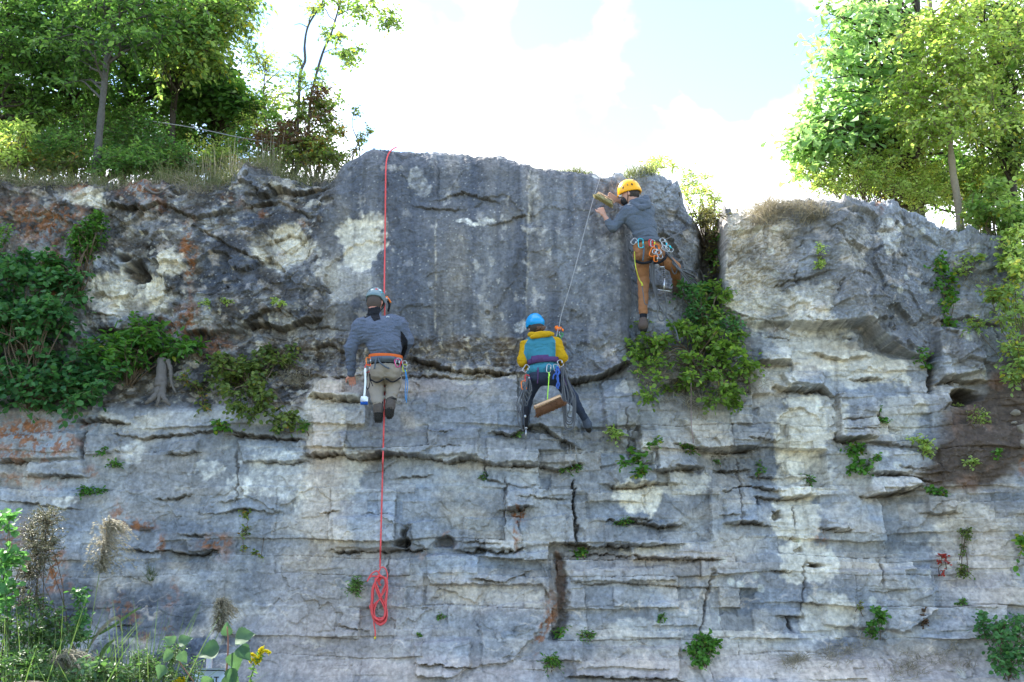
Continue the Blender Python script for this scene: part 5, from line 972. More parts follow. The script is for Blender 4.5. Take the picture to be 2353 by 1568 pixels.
for i, (a_, b_, ra, rb) in enumerate([(j(1452, 466, -.02), j(1484, 456, .0), .030, .036), (j(1484, 456, .0), j(1492, 470, -.05), .036, .030), (j(1452, 468, -.03), j(1474, 478, -.10), .026, .036), (j(1474, 478, -.10), j(1491, 474, -.07), .038, .030), (j(1464, 462, -.04), j(1484, 466, -.07), .036, .040), (j(1452, 466, .0), j(1456, 462, .14), .030, .026), (j(1484, 458, .0), j(1470, 460, .16), .034, .026)]): s.cone(a_, b_, ra, rb, .022)
s.wrinkle(.005, fold(sc=36, seed=443)); s.build('hood', HOODIE, hd)
q = MB(); c_ = j(1496.5, 551.5, -.125); q.add(np.array([c_ + np.array(a_) for a_ in ((0, 0, .016), (-.011, 0, 0), (0, 0, -.016), (.011, 0, 0))]), [(0, 1, 2, 3)]); q.build('hem_logo', mat('logo_white', (.6, .62, .66)), hd)
s = Sdf(lo, hi, .007); legsC(s); s.half(j(1486, 550, 0), (.1, 0, 1)); s.wrinkle(.013, fold(sc=17, seed=450)); s.build('trousers', RUST, pC)
s = Sdf(j(1450, 745, -.2), j(1510, 700, .3), .006); s.cone(K['al'], j(1478, 742, .05), .040, .040, .01); s.build('sock', BLACK, pC)
f_ = j(1478, 748, .04); t_ = j(1479, 757, .20); s = Sdf(np.minimum(f_, t_) - .13, np.maximum(f_, t_) + .13, .005); s.cone(j(1478, 737, .05), f_, .048, .052, .02); s.cone(f_, t_, .052, .042, .02); s.wrinkle(.003, fold(sc=40, seed=452)); bo = s.build('boot', mat('brown_suede', (.085, .060, .050), .85, noise=.3, scale=50, bump=.4), pC)
q = MB(); q.tube([f_ + [0, -.03, -.038], f_ * .5 + t_ * .5 + [0, 0, -.034], t_ + [0, .01, -.028]], [.036, .042, .032], 8); q.build('sole', SOLE, bo)
f2 = K['ar']; s = Sdf(f2 - .16, f2 + .2, .006); s.cone(f2, f2 + [0, .03, -.05], .045, .05, .02); s.cone(f2 + [0, .03, -.05], f2 + [.0, .14, -.06], .048, .04, .02); s.build('boot', mat('brown_suede', (0, 0, 0)), pC)
hC = helmet(pC, hc + upv * .035, fw, upv, sdv, HY, 1.02, [(.9, .12, .012, .016), (-.9, .15, .012, .016), (-1.9, .12, .010, .018), (-1.35, .22, .006, .014), (.3, .75, .012, .005), (-.5, .55, .016, .004)], tiltcut=-.1)
Rm = np.stack([sdv, fw, upv], 1); s = Sdf(hc - .16, hc + .16, .005); s.ell(hc - fw * .018 - upv * .008, (.083, .096, .088), Rm, 0); s.wrinkle(.004, lambda x, y, z: fbm(x * 90, z * 30, 2, 455)); s.half(hc + fw * .008, fw); s.build('hair', HAIR, pC)
s = Sdf(hc - .16, hc + .16, .005); s.ell(hc + fw * .062 - upv * .062, (.062, .062, .058), Rm, 0); s.half(hc - upv * .028, upv); s.half(hc + fw * .02, -fw); s.build('dust_mask', mat('mask_black', (.02, .021, .025), .7), pC)
q = MB(); q.tube(spline([hc + fw * .10 + upv * .004 + sdv * a_ for a_ in (-.045, 0, .045)], 5), .021, 8); q.build('goggles', mat('goggle_clear', (.55, .58, .62), .15, noise=.1), pC)
near = -sdv if sdv[1] > 0 else sdv
q = MB(); q.tube(spline([hc + near * .086 + upv * .01, hc + near * .078 - upv * .05 + fw * .01, hc + near * .03 - upv * .115 + fw * .05], 5), .005, 5); q.tube(spline([hc + near * .084 + upv * .01 - fw * .03, hc + near * .078 - upv * .05 + fw * .01], 4), .005, 5); q.build('chin_strap', BLACK, hC)
wc = j(1486, 557, .0); hs = empty('harness', wc - np.array(pC.location)); hs.parent = pC
harness_part('waist_belt', SLATE, lambda q: band(q, ring(wc, .150, .126, 40, .04), .050, .012))
harness_part('leg_loop', BLACK, lambda q: q.tube(spline([j(1461, 596, .02), j(1464, 602, -.09), j(1478, 605, -.13), j(1494, 602, -.10), j(1497, 598, 0)], 6), .015, 6))
harness_part('leg_loop', BLACK, lambda q: q.tube(spline([j(1503, 604, -.09), j(1516, 603, -.12), j(1528, 594, -.10), j(1532, 586, -.04)], 6), .015, 6))
harness_part('lift_strap', SLATE, lambda q: q.tube(spline([j(1480, 562, -.145), j(1479, 580, -.155), j(1477, 600, -.14)], 5), .011, 5))
harness_part('lift_strap', SLATE, lambda q: q.tube(spline([j(1506, 562, -.13), j(1512, 580, -.14), j(1514, 600, -.12)], 5), .009, 5))
LC = 'on the harness of the top climber'
for (u_, v_, m_, lb, L_, W_, an, g_) in [(1472, 549, ANT, f'teal carabiner {LC}', .10, .055, .05, ANT), (1462, 550, STEEL, f'thin silver carabiner left of the teal one {LC}', .07, .05, -.7, STEEL), (1495, 551, ANR, f'red carabiner beside the lift strap {LC}', .07, .04, .1, ANR), (1500, 552, STEEL, f'upright silver carabiner {LC}', .075, .045, 0, ANL),
        (1508, 562, ANO, f'orange carabiner in the middle of the gear bunch {LC}', .10, .055, .1, ANO), (1504, 570, ANO, f'orange-framed carabiner low in the gear bunch {LC}', .10, .06, -.35, STEEL), (1500, 577, STEEL, f'silver screwgate lying sideways in the gear bunch {LC}', .085, .05, 1.3, STEEL), (1512, 574, STEEL, f'silver spring-wound clip right of the gear bunch {LC}', .10, .05, .35, STEEL), (1507, 588, ANO, f'orange-gated carabiner at the bottom of the gear bunch {LC}', .065, .04, .0, STEEL),
        (1519, 549, STEEL, f'silver carabiner next to the tether {LC}', .085, .05, .7, STEEL), (1524, 556, STEEL, f'bright carabiner over the right hip {LC}', .085, .05, .4, ANT), (1531, 566, STEEL, f'steel carabiner furthest right {LC}', .085, .05, .9, ANT), (1522, 568, STEEL, f'pale carabiner above the rope bundle {LC}', .08, .045, 1.1, STEEL)]:
    carabiner(j(u_, v_, -.17 - .0006 * (v_ - 549)), m_, lb, L_ * 1.05, W_ * 1.05, an, gate=g_)
bq, Rm, c = broom(j(1373, 444, -.04), j(1409, 465, -.04), .028, .060, (-.50, -.15, -.85), 'scrubbing_brush', 'cream-bristled wooden hand brush held against the rock by the top climber', WOOD, TAMP, .044, 900, .0026, 'brush', .02, .010)
rope_thing('tether_rope', 'grey rope running from the top climber\'s hip to the rock on the right', 'rope', [[j(1524, 553, -.05), j(1550, 541, .12), P(1575, 528, .1), P(1587, 520, .25), P(1589, 514, .5)]], ROPEG, .007)
rope_thing('yellow_rope', 'thin yellow-green cord hanging along the climber\'s rust trouser leg', 'cord', [[j(1458, 578, -.10), j(1460, 610, -.14), j(1468, 640, -.10), j(1474, 652, -.10), j(1478, 672, -.10)], [j(1474, 648, -.10), j(1477, 656, -.12), j(1473, 656, -.12)]], ANL, .0045)
rope_thing('rope_tail', 'grey cord tail below the yellow cord on the trouser leg', 'cord', [[j(1475, 655, -.11), j(1478, 675, -.11), j(1481, 696, -.10), j(1486, 701, -.10)]], ROPEG, .0055)
dr = empty('hand_drill', j(1525, 640, -.10), 'silver hand drill with cross handle hanging behind the top climber', 'tool')
q = MB(); q.tube([j(1523, 575, -.15), j(1524, 612, -.12)], .004, 5); q.build('lanyard', BLACK, dr)
q = MB()
for k_ in range(6): q.ell(j(1524.5 + k_ * .4, 614 + k_ * 4.6, -.11), (.014, .014, .013), None, 10, 6)
q.tube([j(1526, 612, -.11), j(1528, 642, -.11)], .008, 8); q.build('spring_sleeve', mat('dark_steel', (.12, .12, .13), .4, .8), dr)
q = MB(); q.tube([j(1527, 640, -.11), j(1525.5, 668, -.11)], .010, 8); q.ell(j(1521, 614, -.12), (.022, .012, .012)); q.build('shaft', STEEL, dr)
q = MB(); q.tube([j(1511, 666, -.11), j(1541, 670, -.11)], .006, 6); q.build('cross_handle', STEEL, dr)
# ropes trailing from the top climber
rope_thing('hanging_rope', 'dark grey rope looping down between the top climber\'s legs', 'rope', [[j(1500, 600, -.08), j(1500, 640, -.06), j(1510, 700, -.02), j(1512, 728, 0), j(1519, 738, 0), j(1529, 730, 0), j(1531, 700, 0), j(1527, 670, -.05)], [j(1496, 602, -.07), j(1497, 640, -.05), j(1508, 685, -.02), j(1525, 720, 0), j(1545, 745, .02), j(1555, 765, .0), j(1559, 785, -.02)], [j(1503, 604, -.07), j(1504, 650, -.03), j(1512, 690, 0), j(1516, 712, 0)]], ROPEG, .0075)
rg = np.random.default_rng(12); pcs = []
for k_ in range(7):
    a_ = j(1530 + rg.uniform(-2, 3), 578 + rg.uniform(-3, 5), -.05); m1 = (1552 + k_ * 3, 612 + k_ * 3.2); e1 = (1590 + rg.uniform(0, 26), 625 + k_ * 9)
    pcs.append([a_, j(m1[0] - 8, m1[1] - 14, -.02), j(m1[0], m1[1], .0), surf(*e1, .10), surf(e1[0] + rg.uniform(5, 26), e1[1] + rg.uniform(4, 24), .14)])
pcs.append([surf(1600, 680, .2), surf(1617, 672, .2), surf(1614, 700, .2), surf(1600, 716, .2), surf(1588, 718, .2)]); pcs.append([j(1545, 600, 0), j(1543, 616, 0), j(1550, 630, 0), j(1556, 620, .0), j(1552, 606, 0)])
rope_thing('rope_bundle', 'grey rope strands trailing right from the top climber over the bush', 'rope', pcs, ROPEG, .0065)
rope_thing('climbing_rope', 'thin grey rope from the grassy top edge down to the person in teal', 'rope', [[P(1386, 352, .25), P(1383, 366, .1), surf(1383, 385, .03), surf(1381, 404, .06), surf(1365, 452, .10), P(1345, 525, -.60), P(1315, 640, -.78), J(YB)(1291, 720, .1), J(YB)(1284, 756, .1)], [J(YB)(1282, 756, .09), J(YB)(1278, 775, .04), J(YB)(1272, 790, .1)]], ROPEW, .0055)
# ---------------------------------------------------------------- the red rope and its coil
j = J(YA); q = MB()
line = [P(912, 338, .35), P(906, 341, .0), surf(898, 347, .03), surf(891, 358, .03), surf(887, 380, .03), surf(886, 430, .04), surf(885, 520, .05), surf(884, 600, .06), j(883, 670, .30), j(883, 690, .28), j(884, 712, .30), j(884, 780, .36), j(884, 850, .25), j(884, 905, .12), j(883, 945, .14), *[P(882 - (v_ - 980) * .027, v_, min(surf(880, v_ + d_).y for d_ in (-36, -24, -12, 0, 12, 24, 36)) - .05) for v_ in range(975, 1310, 22)]]
q.tube(spline(line, 8), .0085, 8)
COILY = min(surf(a_, b_).y for a_ in (850, 870, 890) for b_ in (1320, 1360, 1400, 1430, 1460)) - .03
jr = lambda u, v, d=0: np.array(P(u, v, COILY - d))
cx = lambda X: 800.1 + .1801 * X          # coil close-up -> picture
cy = lambda Y: 1223.6 + .1801 * Y
rg = np.random.default_rng(21)
for k_ in range(12):
    o_ = rg.uniform(-24, 24); sc_ = 1 + rg.uniform(-.10, .10); d_ = .008 * k_ - .02
    f8 = [(390 + o_ * .3, 560), (345, 620), (350 + o_, 700), (400 + o_, 830), (450 + o_, 930), (475 + o_ * sc_, 1020), (455 + o_, 1090 + o_ * 2), (400, 1125 + o_ * 2.5), (345 - o_, 1085 + o_), (330 - o_, 1010), (355 - o_, 920), (410, 840), (465 - o_, 740), (498 - o_, 660), (480 - o_, 590), (420, 560)]
    if k_ % 3 == 2: f8 = [(385, 560), (325 + o_, 700), (312 + o_, 850), (305 + o_, 960), (320 + o_, 1060), (370, 1120 + o_ * 2), (440, 1115 + o_ * 2), (478 + o_, 1040), (480 + o_, 900), (500 + o_ * .5, 700), (470, 585), (400, 560)]
    q.tube(spline([jr(cx(a_), cy(b_), d_) for a_, b_ in f8], 5), .0072, 7)
for pl in ([(400, 590), (395, 500), (430, 445), (475, 465), (500, 530), (498, 600)], [(395, 545), (370, 495), (310, 520), (270, 570), (243, 628)], [(350, 560), (300, 560), (262, 590), (245, 620)], [(415, 580), (400, 640), (415, 675), (390, 660), (370, 600)], [(310, 960), (280, 930), (282, 970), (310, 940)], [(325, 1100), (330, 1180), (343, 1250), (345, 1330)], [(395, 520), (412, 560), (400, 600), (380, 570)], [(340, 570), (400, 548), (440, 575), (400, 600), (350, 590), (345, 610), (400, 620)], [(480, 1040), (492, 1110)]):
    q.tube(spline([jr(cx(a_), cy(b_), .03) for a_, b_ in pl], 6), .0072, 7)
rr = q.build('climbing_rope', ROPER, None); tag(rr, 'red climbing rope hanging from the top with a figure-eight coil at its end', 'rope')
q = MB(); q.tube([jr(cx(345), cy(1330), .03), jr(cx(340), cy(1362), .03)], .010, 8); q.build('rope_end', mat('yellow_tape', (.7, .5, .03), .6), rr)
# ================================================================== plants
def leafmat(name, ca, cb, trans=.45, rough=.5, cc=None, tm=(1.6, 1.6, 1.0)):
    m = bpy.data.materials.new(name); m.use_nodes = True; t = m.node_tree; b = t.nodes['Principled BSDF']; b.inputs['Roughness'].default_value = rough; b.inputs['Specular IOR Level'].default_value = .3
    a = N(t, 'ShaderNodeAttribute', attribute_name='tint'); r_ = N(t, 'ShaderNodeValToRGB'); t.links.new(a.outputs['Fac'], r_.inputs[0]); e = r_.color_ramp.elements
    e[0].color = (*ca, 1); e[1].color = (*cb, 1); e[1].position = .85
    if cc: n = e.new(.94); n.color = (*cb, 1); n = e.new(1.0); n.color = (*cc, 1)
    tcn = N(t, 'ShaderNodeTexCoord'); nn = N(t, 'ShaderNodeTexNoise'); nn.inputs['Scale'].default_value = 24; nn.inputs['Detail'].default_value = 3; t.links.new(tcn.outputs['Object'], nn.inputs['Vector'])
    mrn = N(t, 'ShaderNodeMapRange'); t.links.new(nn.outputs['Fac'], mrn.inputs[0]); mrn.inputs[3].default_value = .7; mrn.inputs[4].default_value = 1.3
    vm = N(t, 'ShaderNodeVectorMath', operation='SCALE'); t.links.new(r_.outputs[0], vm.inputs[0]); t.links.new(mrn.outputs[0], vm.inputs['Scale']); t.links.new(vm.outputs[0], b.inputs['Base Color'])
    if trans:
        tr = N(t, 'ShaderNodeBsdfTranslucent'); v2 = N(t, 'ShaderNodeVectorMath', operation='MULTIPLY'); t.links.new(vm.outputs[0], v2.inputs[0]); v2.inputs[1].default_value = tm; t.links.new(v2.outputs[0], tr.inputs[0])
        mx = N(t, 'ShaderNodeMixShader'); mx.inputs[0].default_value = trans; t.links.new(b.outputs[0], mx.inputs[1]); t.links.new(tr.outputs[0], mx.inputs[2])
        t.links.new(mx.outputs[0], t.nodes['Material Output'].inputs['Surface'])
    return m
L_DARK = leafmat('leaf_deep_green', (.045, .12, .032), (.11, .235, .06), .55)
L_MID = leafmat('leaf_green', (.065, .16, .038), (.18, .32, .085), .55)
L_SUN = leafmat('leaf_light_green', (.10, .20, .045), (.28, .40, .13), .55, cc=(.36, .36, .06))
L_YEL = leafmat('leaf_yellow_green', (.20, .31, .06), (.46, .58, .20), .58, cc=(.48, .48, .12))
L_OAK = leafmat('leaf_oak', (.12, .26, .07), (.36, .52, .26), .55)
L_BLUE = leafmat('leaf_blue_green', (.032, .115, .040), (.095, .24, .075), .45)
L_VINE = leafmat('leaf_vine', (.045, .14, .022), (.12, .28, .040), .45, cc=(.28, .30, .04))
L_OLIVE = leafmat('leaf_olive', (.070, .13, .030), (.20, .25, .060), .45, cc=(.26, .16, .03))
L_BROWN = leafmat('leaf_withered', (.060, .030, .018), (.14, .080, .040), .3)
L_WEED = leafmat('leaf_weed', (.030, .085, .028), (.080, .165, .055), .35)
L_RED = leafmat('leaf_red', (.30, .03, .03), (.45, .07, .05), .4)
L_POP = leafmat('leaf_poplar', (.030, .085, .040), (.085, .16, .085), .35, .65)
G_GREEN = leafmat('blade_green', (.055, .11, .035), (.13, .20, .07), .35); G_DRY = leafmat('blade_straw', (.17, .145, .10), (.38, .335, .24), .3, tm=(1.1, 1.1, 1)); G_MIX = leafmat('blade_mixed', (.075, .105, .035), (.22, .235, .12), .4, tm=(1.3, 1.3, .9)); PLUME = leafmat('plume_straw', (.26, .235, .18), (.48, .44, .35), .4, tm=(1.1, 1.1, 1))
GOLD = leafmat('petal_gold', (.62, .50, .01), (.80, .68, .02), .3, tm=(1.1, 1.1, 1))
BARKG = mat('bark_grey', (.095, .088, .08), .95, noise=.45, scale=28, bump=.9); BARKD = mat('bark_dark', (.055, .045, .036), .95, noise=.4, scale=24, bump=.8); BARKL = mat('bark_tan', (.26, .21, .15), .95, noise=.3, scale=26, bump=.9); STEM = mat('green_stem', (.10, .13, .05), .8); STEMB = mat('brown_stem', (.12, .085, .055), .9, noise=.3); DEADW = mat('dead_wood', (.13, .115, .105), .9, noise=.4, scale=30, bump=.9)
def unit(a): return a / (np.linalg.norm(a, axis=-1, keepdims=True) + 1e-9)
class Leaves:
    def __init__(s, seed=0): s.B = []; s.D = []; s.N = []; s.L = []; s.W = []; s.T = []; s.rg = np.random.default_rng(seed)
    def add(s, B, D, Nn, L, W, T=None):
        n = len(B); s.B.append(B); s.D.append(unit(D)); s.N.append(Nn); s.L.append(np.broadcast_to(L, n)); s.W.append(np.broadcast_to(W, n)); s.T.append(s.rg.random(n) if T is None else np.broadcast_to(T, n))
    def build(s, name, m, parent=None, shape='leaf', off=None):
        B = np.vstack(s.B); D = np.vstack(s.D); Nn = np.vstack(s.N); L = np.concatenate(s.L); W = np.concatenate(s.W); T = np.clip(np.concatenate(s.T), 0, 1)
        S_ = unit(np.cross(D, Nn)); U_ = unit(np.cross(S_, D))
        prof = {'leaf': [(0, 0, 0), (.32, .5, .10), (.70, .40, .10), (1, 0, -.06), (.70, -.40, .10), (.32, -.5, .10)],
                'round': [(0, 0, 0), (.22, .55, .06), (.72, .52, .06), (1, 0, -.04), (.72, -.52, .06), (.22, -.55, .06)],
                'oak': [(0, 0, 0), (.45, .28, .04), (.75, .62, .10), (1.0, 0, -.10), (.75, -.62, .10), (.45, -.28, .04)]}[shape]
        V = np.stack([B + D * (a * L)[:, None] + S_ * (b * W)[:, None] + U_ * (c * L)[:, None] for a, b, c in prof], 1).reshape(-1, 3)
        i = np.arange(len(B))[:, None] * 6; Q = np.concatenate([i + [0, 1, 2, 3], i + [0, 3, 4, 5]])
        if parent is not None: V = V - np.array(parent_world(parent))
        return mesh_np(name, V, Q, m, parent, attrs={'tint': ('POINT', np.repeat(T, 6))})
def sprays(lv, tw, rg, cen, rad, n_tw, L, W, droop=.25, up=.2, step=None, tint=None, tw_r=.004, dirs=None, flat=.9):
    """twigs run out of a clump centre and carry alternate leaves"""
    step = step or L * .55; cen = np.array(cen, float)
    for _ in range(n_tw):
        d = unit(rg.normal(size=3) * np.array([1, 1, .75]) + np.array([0, 0, up])) if dirs is None else unit(np.array(dirs, float) + rg.normal(size=3) * .35)
        ln = rad * rg.uniform(.55, 1.15); m = max(3, int(ln / step)); t = np.linspace(.15, 1, m)[:, None]
        p = cen + d * ln * t + np.array([0, 0, -droop * ln]) * t ** 2 + rg.normal(size=(m, 3)) * L * .12
        ax = unit(np.gradient(p, axis=0)) if m > 1 else d[None]
        sd_ = unit(np.cross(ax, [0, 0, 1.0]) + 1e-3); sg = np.where(np.arange(m) % 2, 1, -1)[:, None]
        D_ = unit(ax * .65 + sd_ * sg * .8 + rg.normal(size=(m, 3)) * .35 + [0, 0, -.25])
        Nn = unit(np.array([0, -.35, 1.0]) * flat + rg.normal(size=(m, 3)) * .55)
        s_ = rg.uniform(.65, 1.2, m); lv.add(p, D_, Nn, L * s_, W * s_, None if tint is None else np.clip(tint + rg.normal(size=m) * .26, 0, 1))
        if tw is not None: tw.tube([cen, cen + (p[m // 2] - cen), p[-1]], [tw_r, tw_r * .7, tw_r * .3], 3)
def limb(q, a, b, r0_, r1, rg, sag=.1, k=5, wob=.06):
    a = np.array(a, float); b = np.array(b, float); L = np.linalg.norm(b - a); m = [a]
    for t in (.33, .66): m.append(a + (b - a) * t + rg.normal(size=3) * L * wob + [0, 0, sag * L * math.sin(math.pi * t)])
    m.append(b); p = spline(m, 4); q.tube(p, np.linspace(r0_, r1, len(p)), k)
def tree(name, label, trunk, regions, lm, bark, L, W, n_tw, rad, seed, shape='leaf', group=None, cat='tree', r=(.07, .02), droop=.25, tintfn=None, branches=True, crown_name='crown', extra=(), dens=1.0):
    """trunk: world points. regions: (u, v, ru, rv, Y, dY, n clumps) ellipses of foliage"""
    rg = np.random.default_rng(seed); base = np.array(trunk[0], float); root = empty(name, base, label, cat, group)
    tp_ = spline(trunk, 6); tr_ = np.linspace(r[0], r[1], len(tp_)) * (1 + .08 * rg.normal(size=len(tp_))); tr_[0] *= 1.35
    q = MB(); q.tube(tp_, tr_, 9); q.build('trunk', bark, root)
    q = MB(); lv = Leaves(seed); tw = q
    for e in extra: q.tube(spline(e[0], 6), np.linspace(e[1], e[2], len(spline(e[0], 6))), 6)
    for (u, v, ru, rv, Y, dY, n) in regions:
        for _ in range(int(n * dens)):
            a_ = rg.uniform(0, 6.28); s_ = math.sqrt(rg.uniform(0, 1)); y = Y + rg.uniform(-dY, dY)
            c = np.array(P(u + ru * s_ * math.cos(a_), v + rv * s_ * math.sin(a_), y)); c[2] = max(c[2], base[2] + .12)
            rr_ = rad * 1.35 * rg.uniform(.5, 1.3)
            sprays(lv, tw, rg, c, rr_, max(3, int(n_tw * .72 * rg.uniform(.6, 1.3))), L, W, droop, tint=rg.uniform(.15, .85) if tintfn is None else tintfn(rg, c))
            if branches is True or (branches and rg.random() < branches):
                d_ = np.linalg.norm(tp_ - c, axis=1) + 1.5 * np.clip(tp_[:, 2] - c[2] + .2, 0, None); i_ = int(np.argmin(d_)); i_ = min(i_, len(tp_) - 1)
                if rg.random() < .75: limb(q, tp_[i_], c, min(tr_[i_] * .5, .035), .006, rg)
    if q.n: q.build('branches', bark, root)
    lv.build(crown_name, lm, root, shape); return root
def TZ(u, v, Y):   # a point on the plateau under picture column u
    p = P(u, v, Y); return np.array([p.x, Y, topz(p.x, Y) - .05])
# ---- left wood
LW = 'trees of the wood on the left rim'
def trk(us, Y, topY=None):
    b = TZ(us[0][0], us[0][1], Y); return [b] + [np.array(P(u, v, Y + (0 if topY is None else topY * k_))) for k_, (u, v) in enumerate(us[1:])]
tree('broadleaf_tree', 'tall tree with pale grey leaning trunk rooted at the edge of the left rim', trk([(218, 400), (226, 330), (236, 230), (248, 110), (256, 0), (262, -160)], .75), [(250, 60, 150, 70, 1.0, .7, 26), (330, 10, 150, 60, 1.0, .7, 24), (300, -110, 180, 80, 1.0, .8, 14), (160, 150, 70, 50, 1.0, .5, 8)], L_MID, BARKG, .085, .045, 14, .32, 501, group=LW, dens=1.35, r=(.052, .028))
tree('broadleaf_tree', 'tree with a forked dark trunk left of the pale leaning one', trk([(170, 380), (168, 290), (160, 170), (150, 60), (146, -100)], 2.2), [(90, 60, 110, 90, 2.0, .8, 34), (40, 180, 70, 80, 2.2, .6, 20), (160, -80, 150, 60, 2.2, .7, 12), (170, 180, 60, 70, 2.4, .6, 14)], L_DARK, BARKD, .08, .042, 15, .33, 502, group=LW, dens=1.35, r=(.06, .035), extra=[([P(168, 250, 2.2), P(150, 180, 2.1), P(144, 60, 2.0), P(132, -60, 2.0)], .035, .02)])
tree('broadleaf_tree', 'thin dark-stemmed tree behind the pale leaning trunk', trk([(290, 380), (292, 250), (300, 120), (330, 20), (350, -120)], 3.0), [(360, 130, 120, 70, 3.0, .8, 34), (300, 220, 90, 60, 3.0, .6, 18), (400, 40, 100, 60, 3.0, .8, 20)], L_DARK, BARKD, .08, .042, 15, .34, 503, group=LW, dens=1.35, r=(.055, .03))
tree('broadleaf_tree', 'bright green tree reaching right over the gap in the wood', trk([(400, 395), (396, 280), (410, 170), (430, 70), (440, -80)], 1.8), [(470, 40, 70, 60, 1.6, .6, 26), (480, 130, 50, 50, 1.6, .5, 18), (540, 10, 50, 16, 1.5, .4, 8), (420, 110, 80, 60, 1.6, .6, 20), (545, 60, 22, 16, 1.5, .3, 4), (430, -60, 140, 50, 1.6, .6, 10)], L_SUN, BARKD, .085, .045, 14, .30, 504, group=LW, dens=1.35, r=(.05, .025), droop=.35)
tree('broadleaf_tree', 'dark rounded tree under the bright one at the right end of the wood', trk([(500, 395), (492, 330), (480, 260), (470, 200)], 2.6), [(480, 215, 85, 50, 2.6, .6, 34), (540, 250, 40, 34, 2.5, .5, 14), (420, 220, 70, 50, 2.8, .5, 18), (500, 170, 40, 40, 2.6, .4, 10)], L_DARK, BARKD, .085, .055, 15, .30, 505, group=LW, dens=1.35, r=(.05, .025), shape='round')
tree('broadleaf_tree', 'tree at the far left edge with its crown out of the frame', trk([(-30, 390), (-20, 280), (0, 130), (10, 0), (0, -150)], 1.4), [(10, 80, 80, 100, 1.5, .7, 28), (-60, 160, 100, 120, 1.5, .8, 18), (60, 250, 70, 50, 1.8, .6, 18), (0, -80, 130, 60, 1.5, .6, 10)], L_MID, BARKD, .08, .042, 14, .32, 506, group=LW, dens=1.35, r=(.06, .03))
tree('broadleaf_tree', 'slim tree deep in the wood between the forked and the dark-stemmed ones', trk([(245, 370), (240, 260), (205, 120), (190, -20)], 4.2), [(210, 90, 130, 80, 4.2, .8, 30), (240, 240, 110, 60, 4.0, .8, 26), (100, 280, 100, 50, 4.2, .8, 22), (420, 290, 60, 50, 4.0, .6, 16)], L_DARK, BARKD, .09, .05, 15, .38, 507, group=LW, dens=1.35, r=(.05, .02))
tree('yellow_green_sapling', 'light yellow-green sapling between the dark wood and the twin stems', trk([(618, 390), (612, 320), (606, 220), (612, 130)], 2.4), [(600, 150, 40, 50, 2.4, .4, 12), (600, 250, 50, 50, 2.4, .4, 16), (640, 215, 30, 40, 2.4, .4, 8), (570, 110, 20, 20, 2.4, .3, 3), (640, 310, 40, 40, 2.2, .4, 12)], L_YEL, STEMB, .050, .030, 9, .22, 508, r=(.018, .006), cat='sapling')
GT = 'twin thin saplings on the rim'
tree('thin_sapling', 'thin bare-stemmed sapling leaning right, left one of the twin stems', trk([(684, 320), (686, 250), (690, 170), (701, 140), (700, 105), (708, 60), (735, 15), (760, -30)], .9), [(722, 22, 16, 14, .9, .2, 5), (690, 160, 24, 26, .9, .3, 6), (700, 200, 30, 30, .9, .3, 6)], L_YEL, BARKG, .040, .028, 8, .12, 509, r=(.022, .012), group=GT, cat='sapling', shape='round', branches=.12, extra=[([P(705, 62, .9), P(690, 55, .8), P(676, 58, .8)], .006, .003)])
tree('thin_sapling', 'thin sapling with leafy twigs hanging right, right one of the twin stems', trk([(706, 320), (712, 250), (722, 190), (742, 120), (760, 80), (775, 30), (790, -30)], 1.0), [(770, 75, 34, 14, 1.0, .3, 10), (806, 118, 26, 20, 1.0, .3, 10), (850, 22, 60, 20, 1.0, .3, 16), (890, 48, 26, 12, 1.0, .2, 7), (800, 10, 30, 14, 1, .2, 6), (760, 230, 30, 30, 1, .3, 7), (745, 20, 12, 16, 1.0, .2, 3), (745, 180, 20, 26, 1.0, .3, 5), (800, 140, 16, 8, 1., .2, 2)], L_SUN, BARKG, .042, .032, 8, .13, 510, r=(.022, .010), group=GT, cat='sapling', shape='round', branches=.12, extra=[([P(776, 36, 1), P(800, 24, 1), P(850, 14, 1), P(895, 30, 1)], .009, .004), ([P(742, 122, 1), P(770, 112, 1), P(810, 118, 1)], .006, .003)])
# ---- shrubs on the left rim
def shrub(name, label, u, v, Y, regions, lm, L, W, n_tw, rad, seed, stems=5, stem=STEMB, shape='leaf', group=None, cat='shrub', base=None, droop=.2, up=.4, tint=None, sr=.010, off=None):
    rg = np.random.default_rng(seed); b = np.array(TZ(u, v, Y) if base is None else base, float); root = empty(name, b, label, cat, group); q = MB(); lv = Leaves(seed); tw = q
    for (uu, vv, ru, rv, yy, dY, n) in regions:
        for k_ in range(n):
            a_ = rg.uniform(0, 6.28); s_ = math.sqrt(rg.uniform(0, 1)); cu, cv = uu + ru * s_ * math.cos(a_), vv + rv * s_ * math.sin(a_)
            if yy == 'S': c = np.array(surf(cu, cv, dY * rg.uniform(.15, 1)))
            else: c = np.array(P(cu, cv, yy + rg.uniform(-dY, dY)))
            sprays(lv, tw, rg, c, rad * rg.uniform(.6, 1.25), max(3, int(n_tw * rg.uniform(.6, 1.3))), L, W, droop, up, tint=rg.uniform(.1, .9) if tint is None else tint, tw_r=.003)
            if k_ % 3 == 0: limb(q, b + rg.normal(size=3) * .03, c, sr, .003, rg, sag=.12, k=4)
    q.build('stems', stem, root); lv.build('leaves', lm, root, shape); return root
shrub('leafy_shrub', 'yellow-green leafy shrub at the far left of the rim', 30, 380, .35, [(30, 320, 46, 40, .35, .3, 16), (60, 300, 20, 14, .3, .2, 4), (10, 370, 30, 20, .3, .2, 6)], L_YEL, .065, .032, 11, .15, 520)
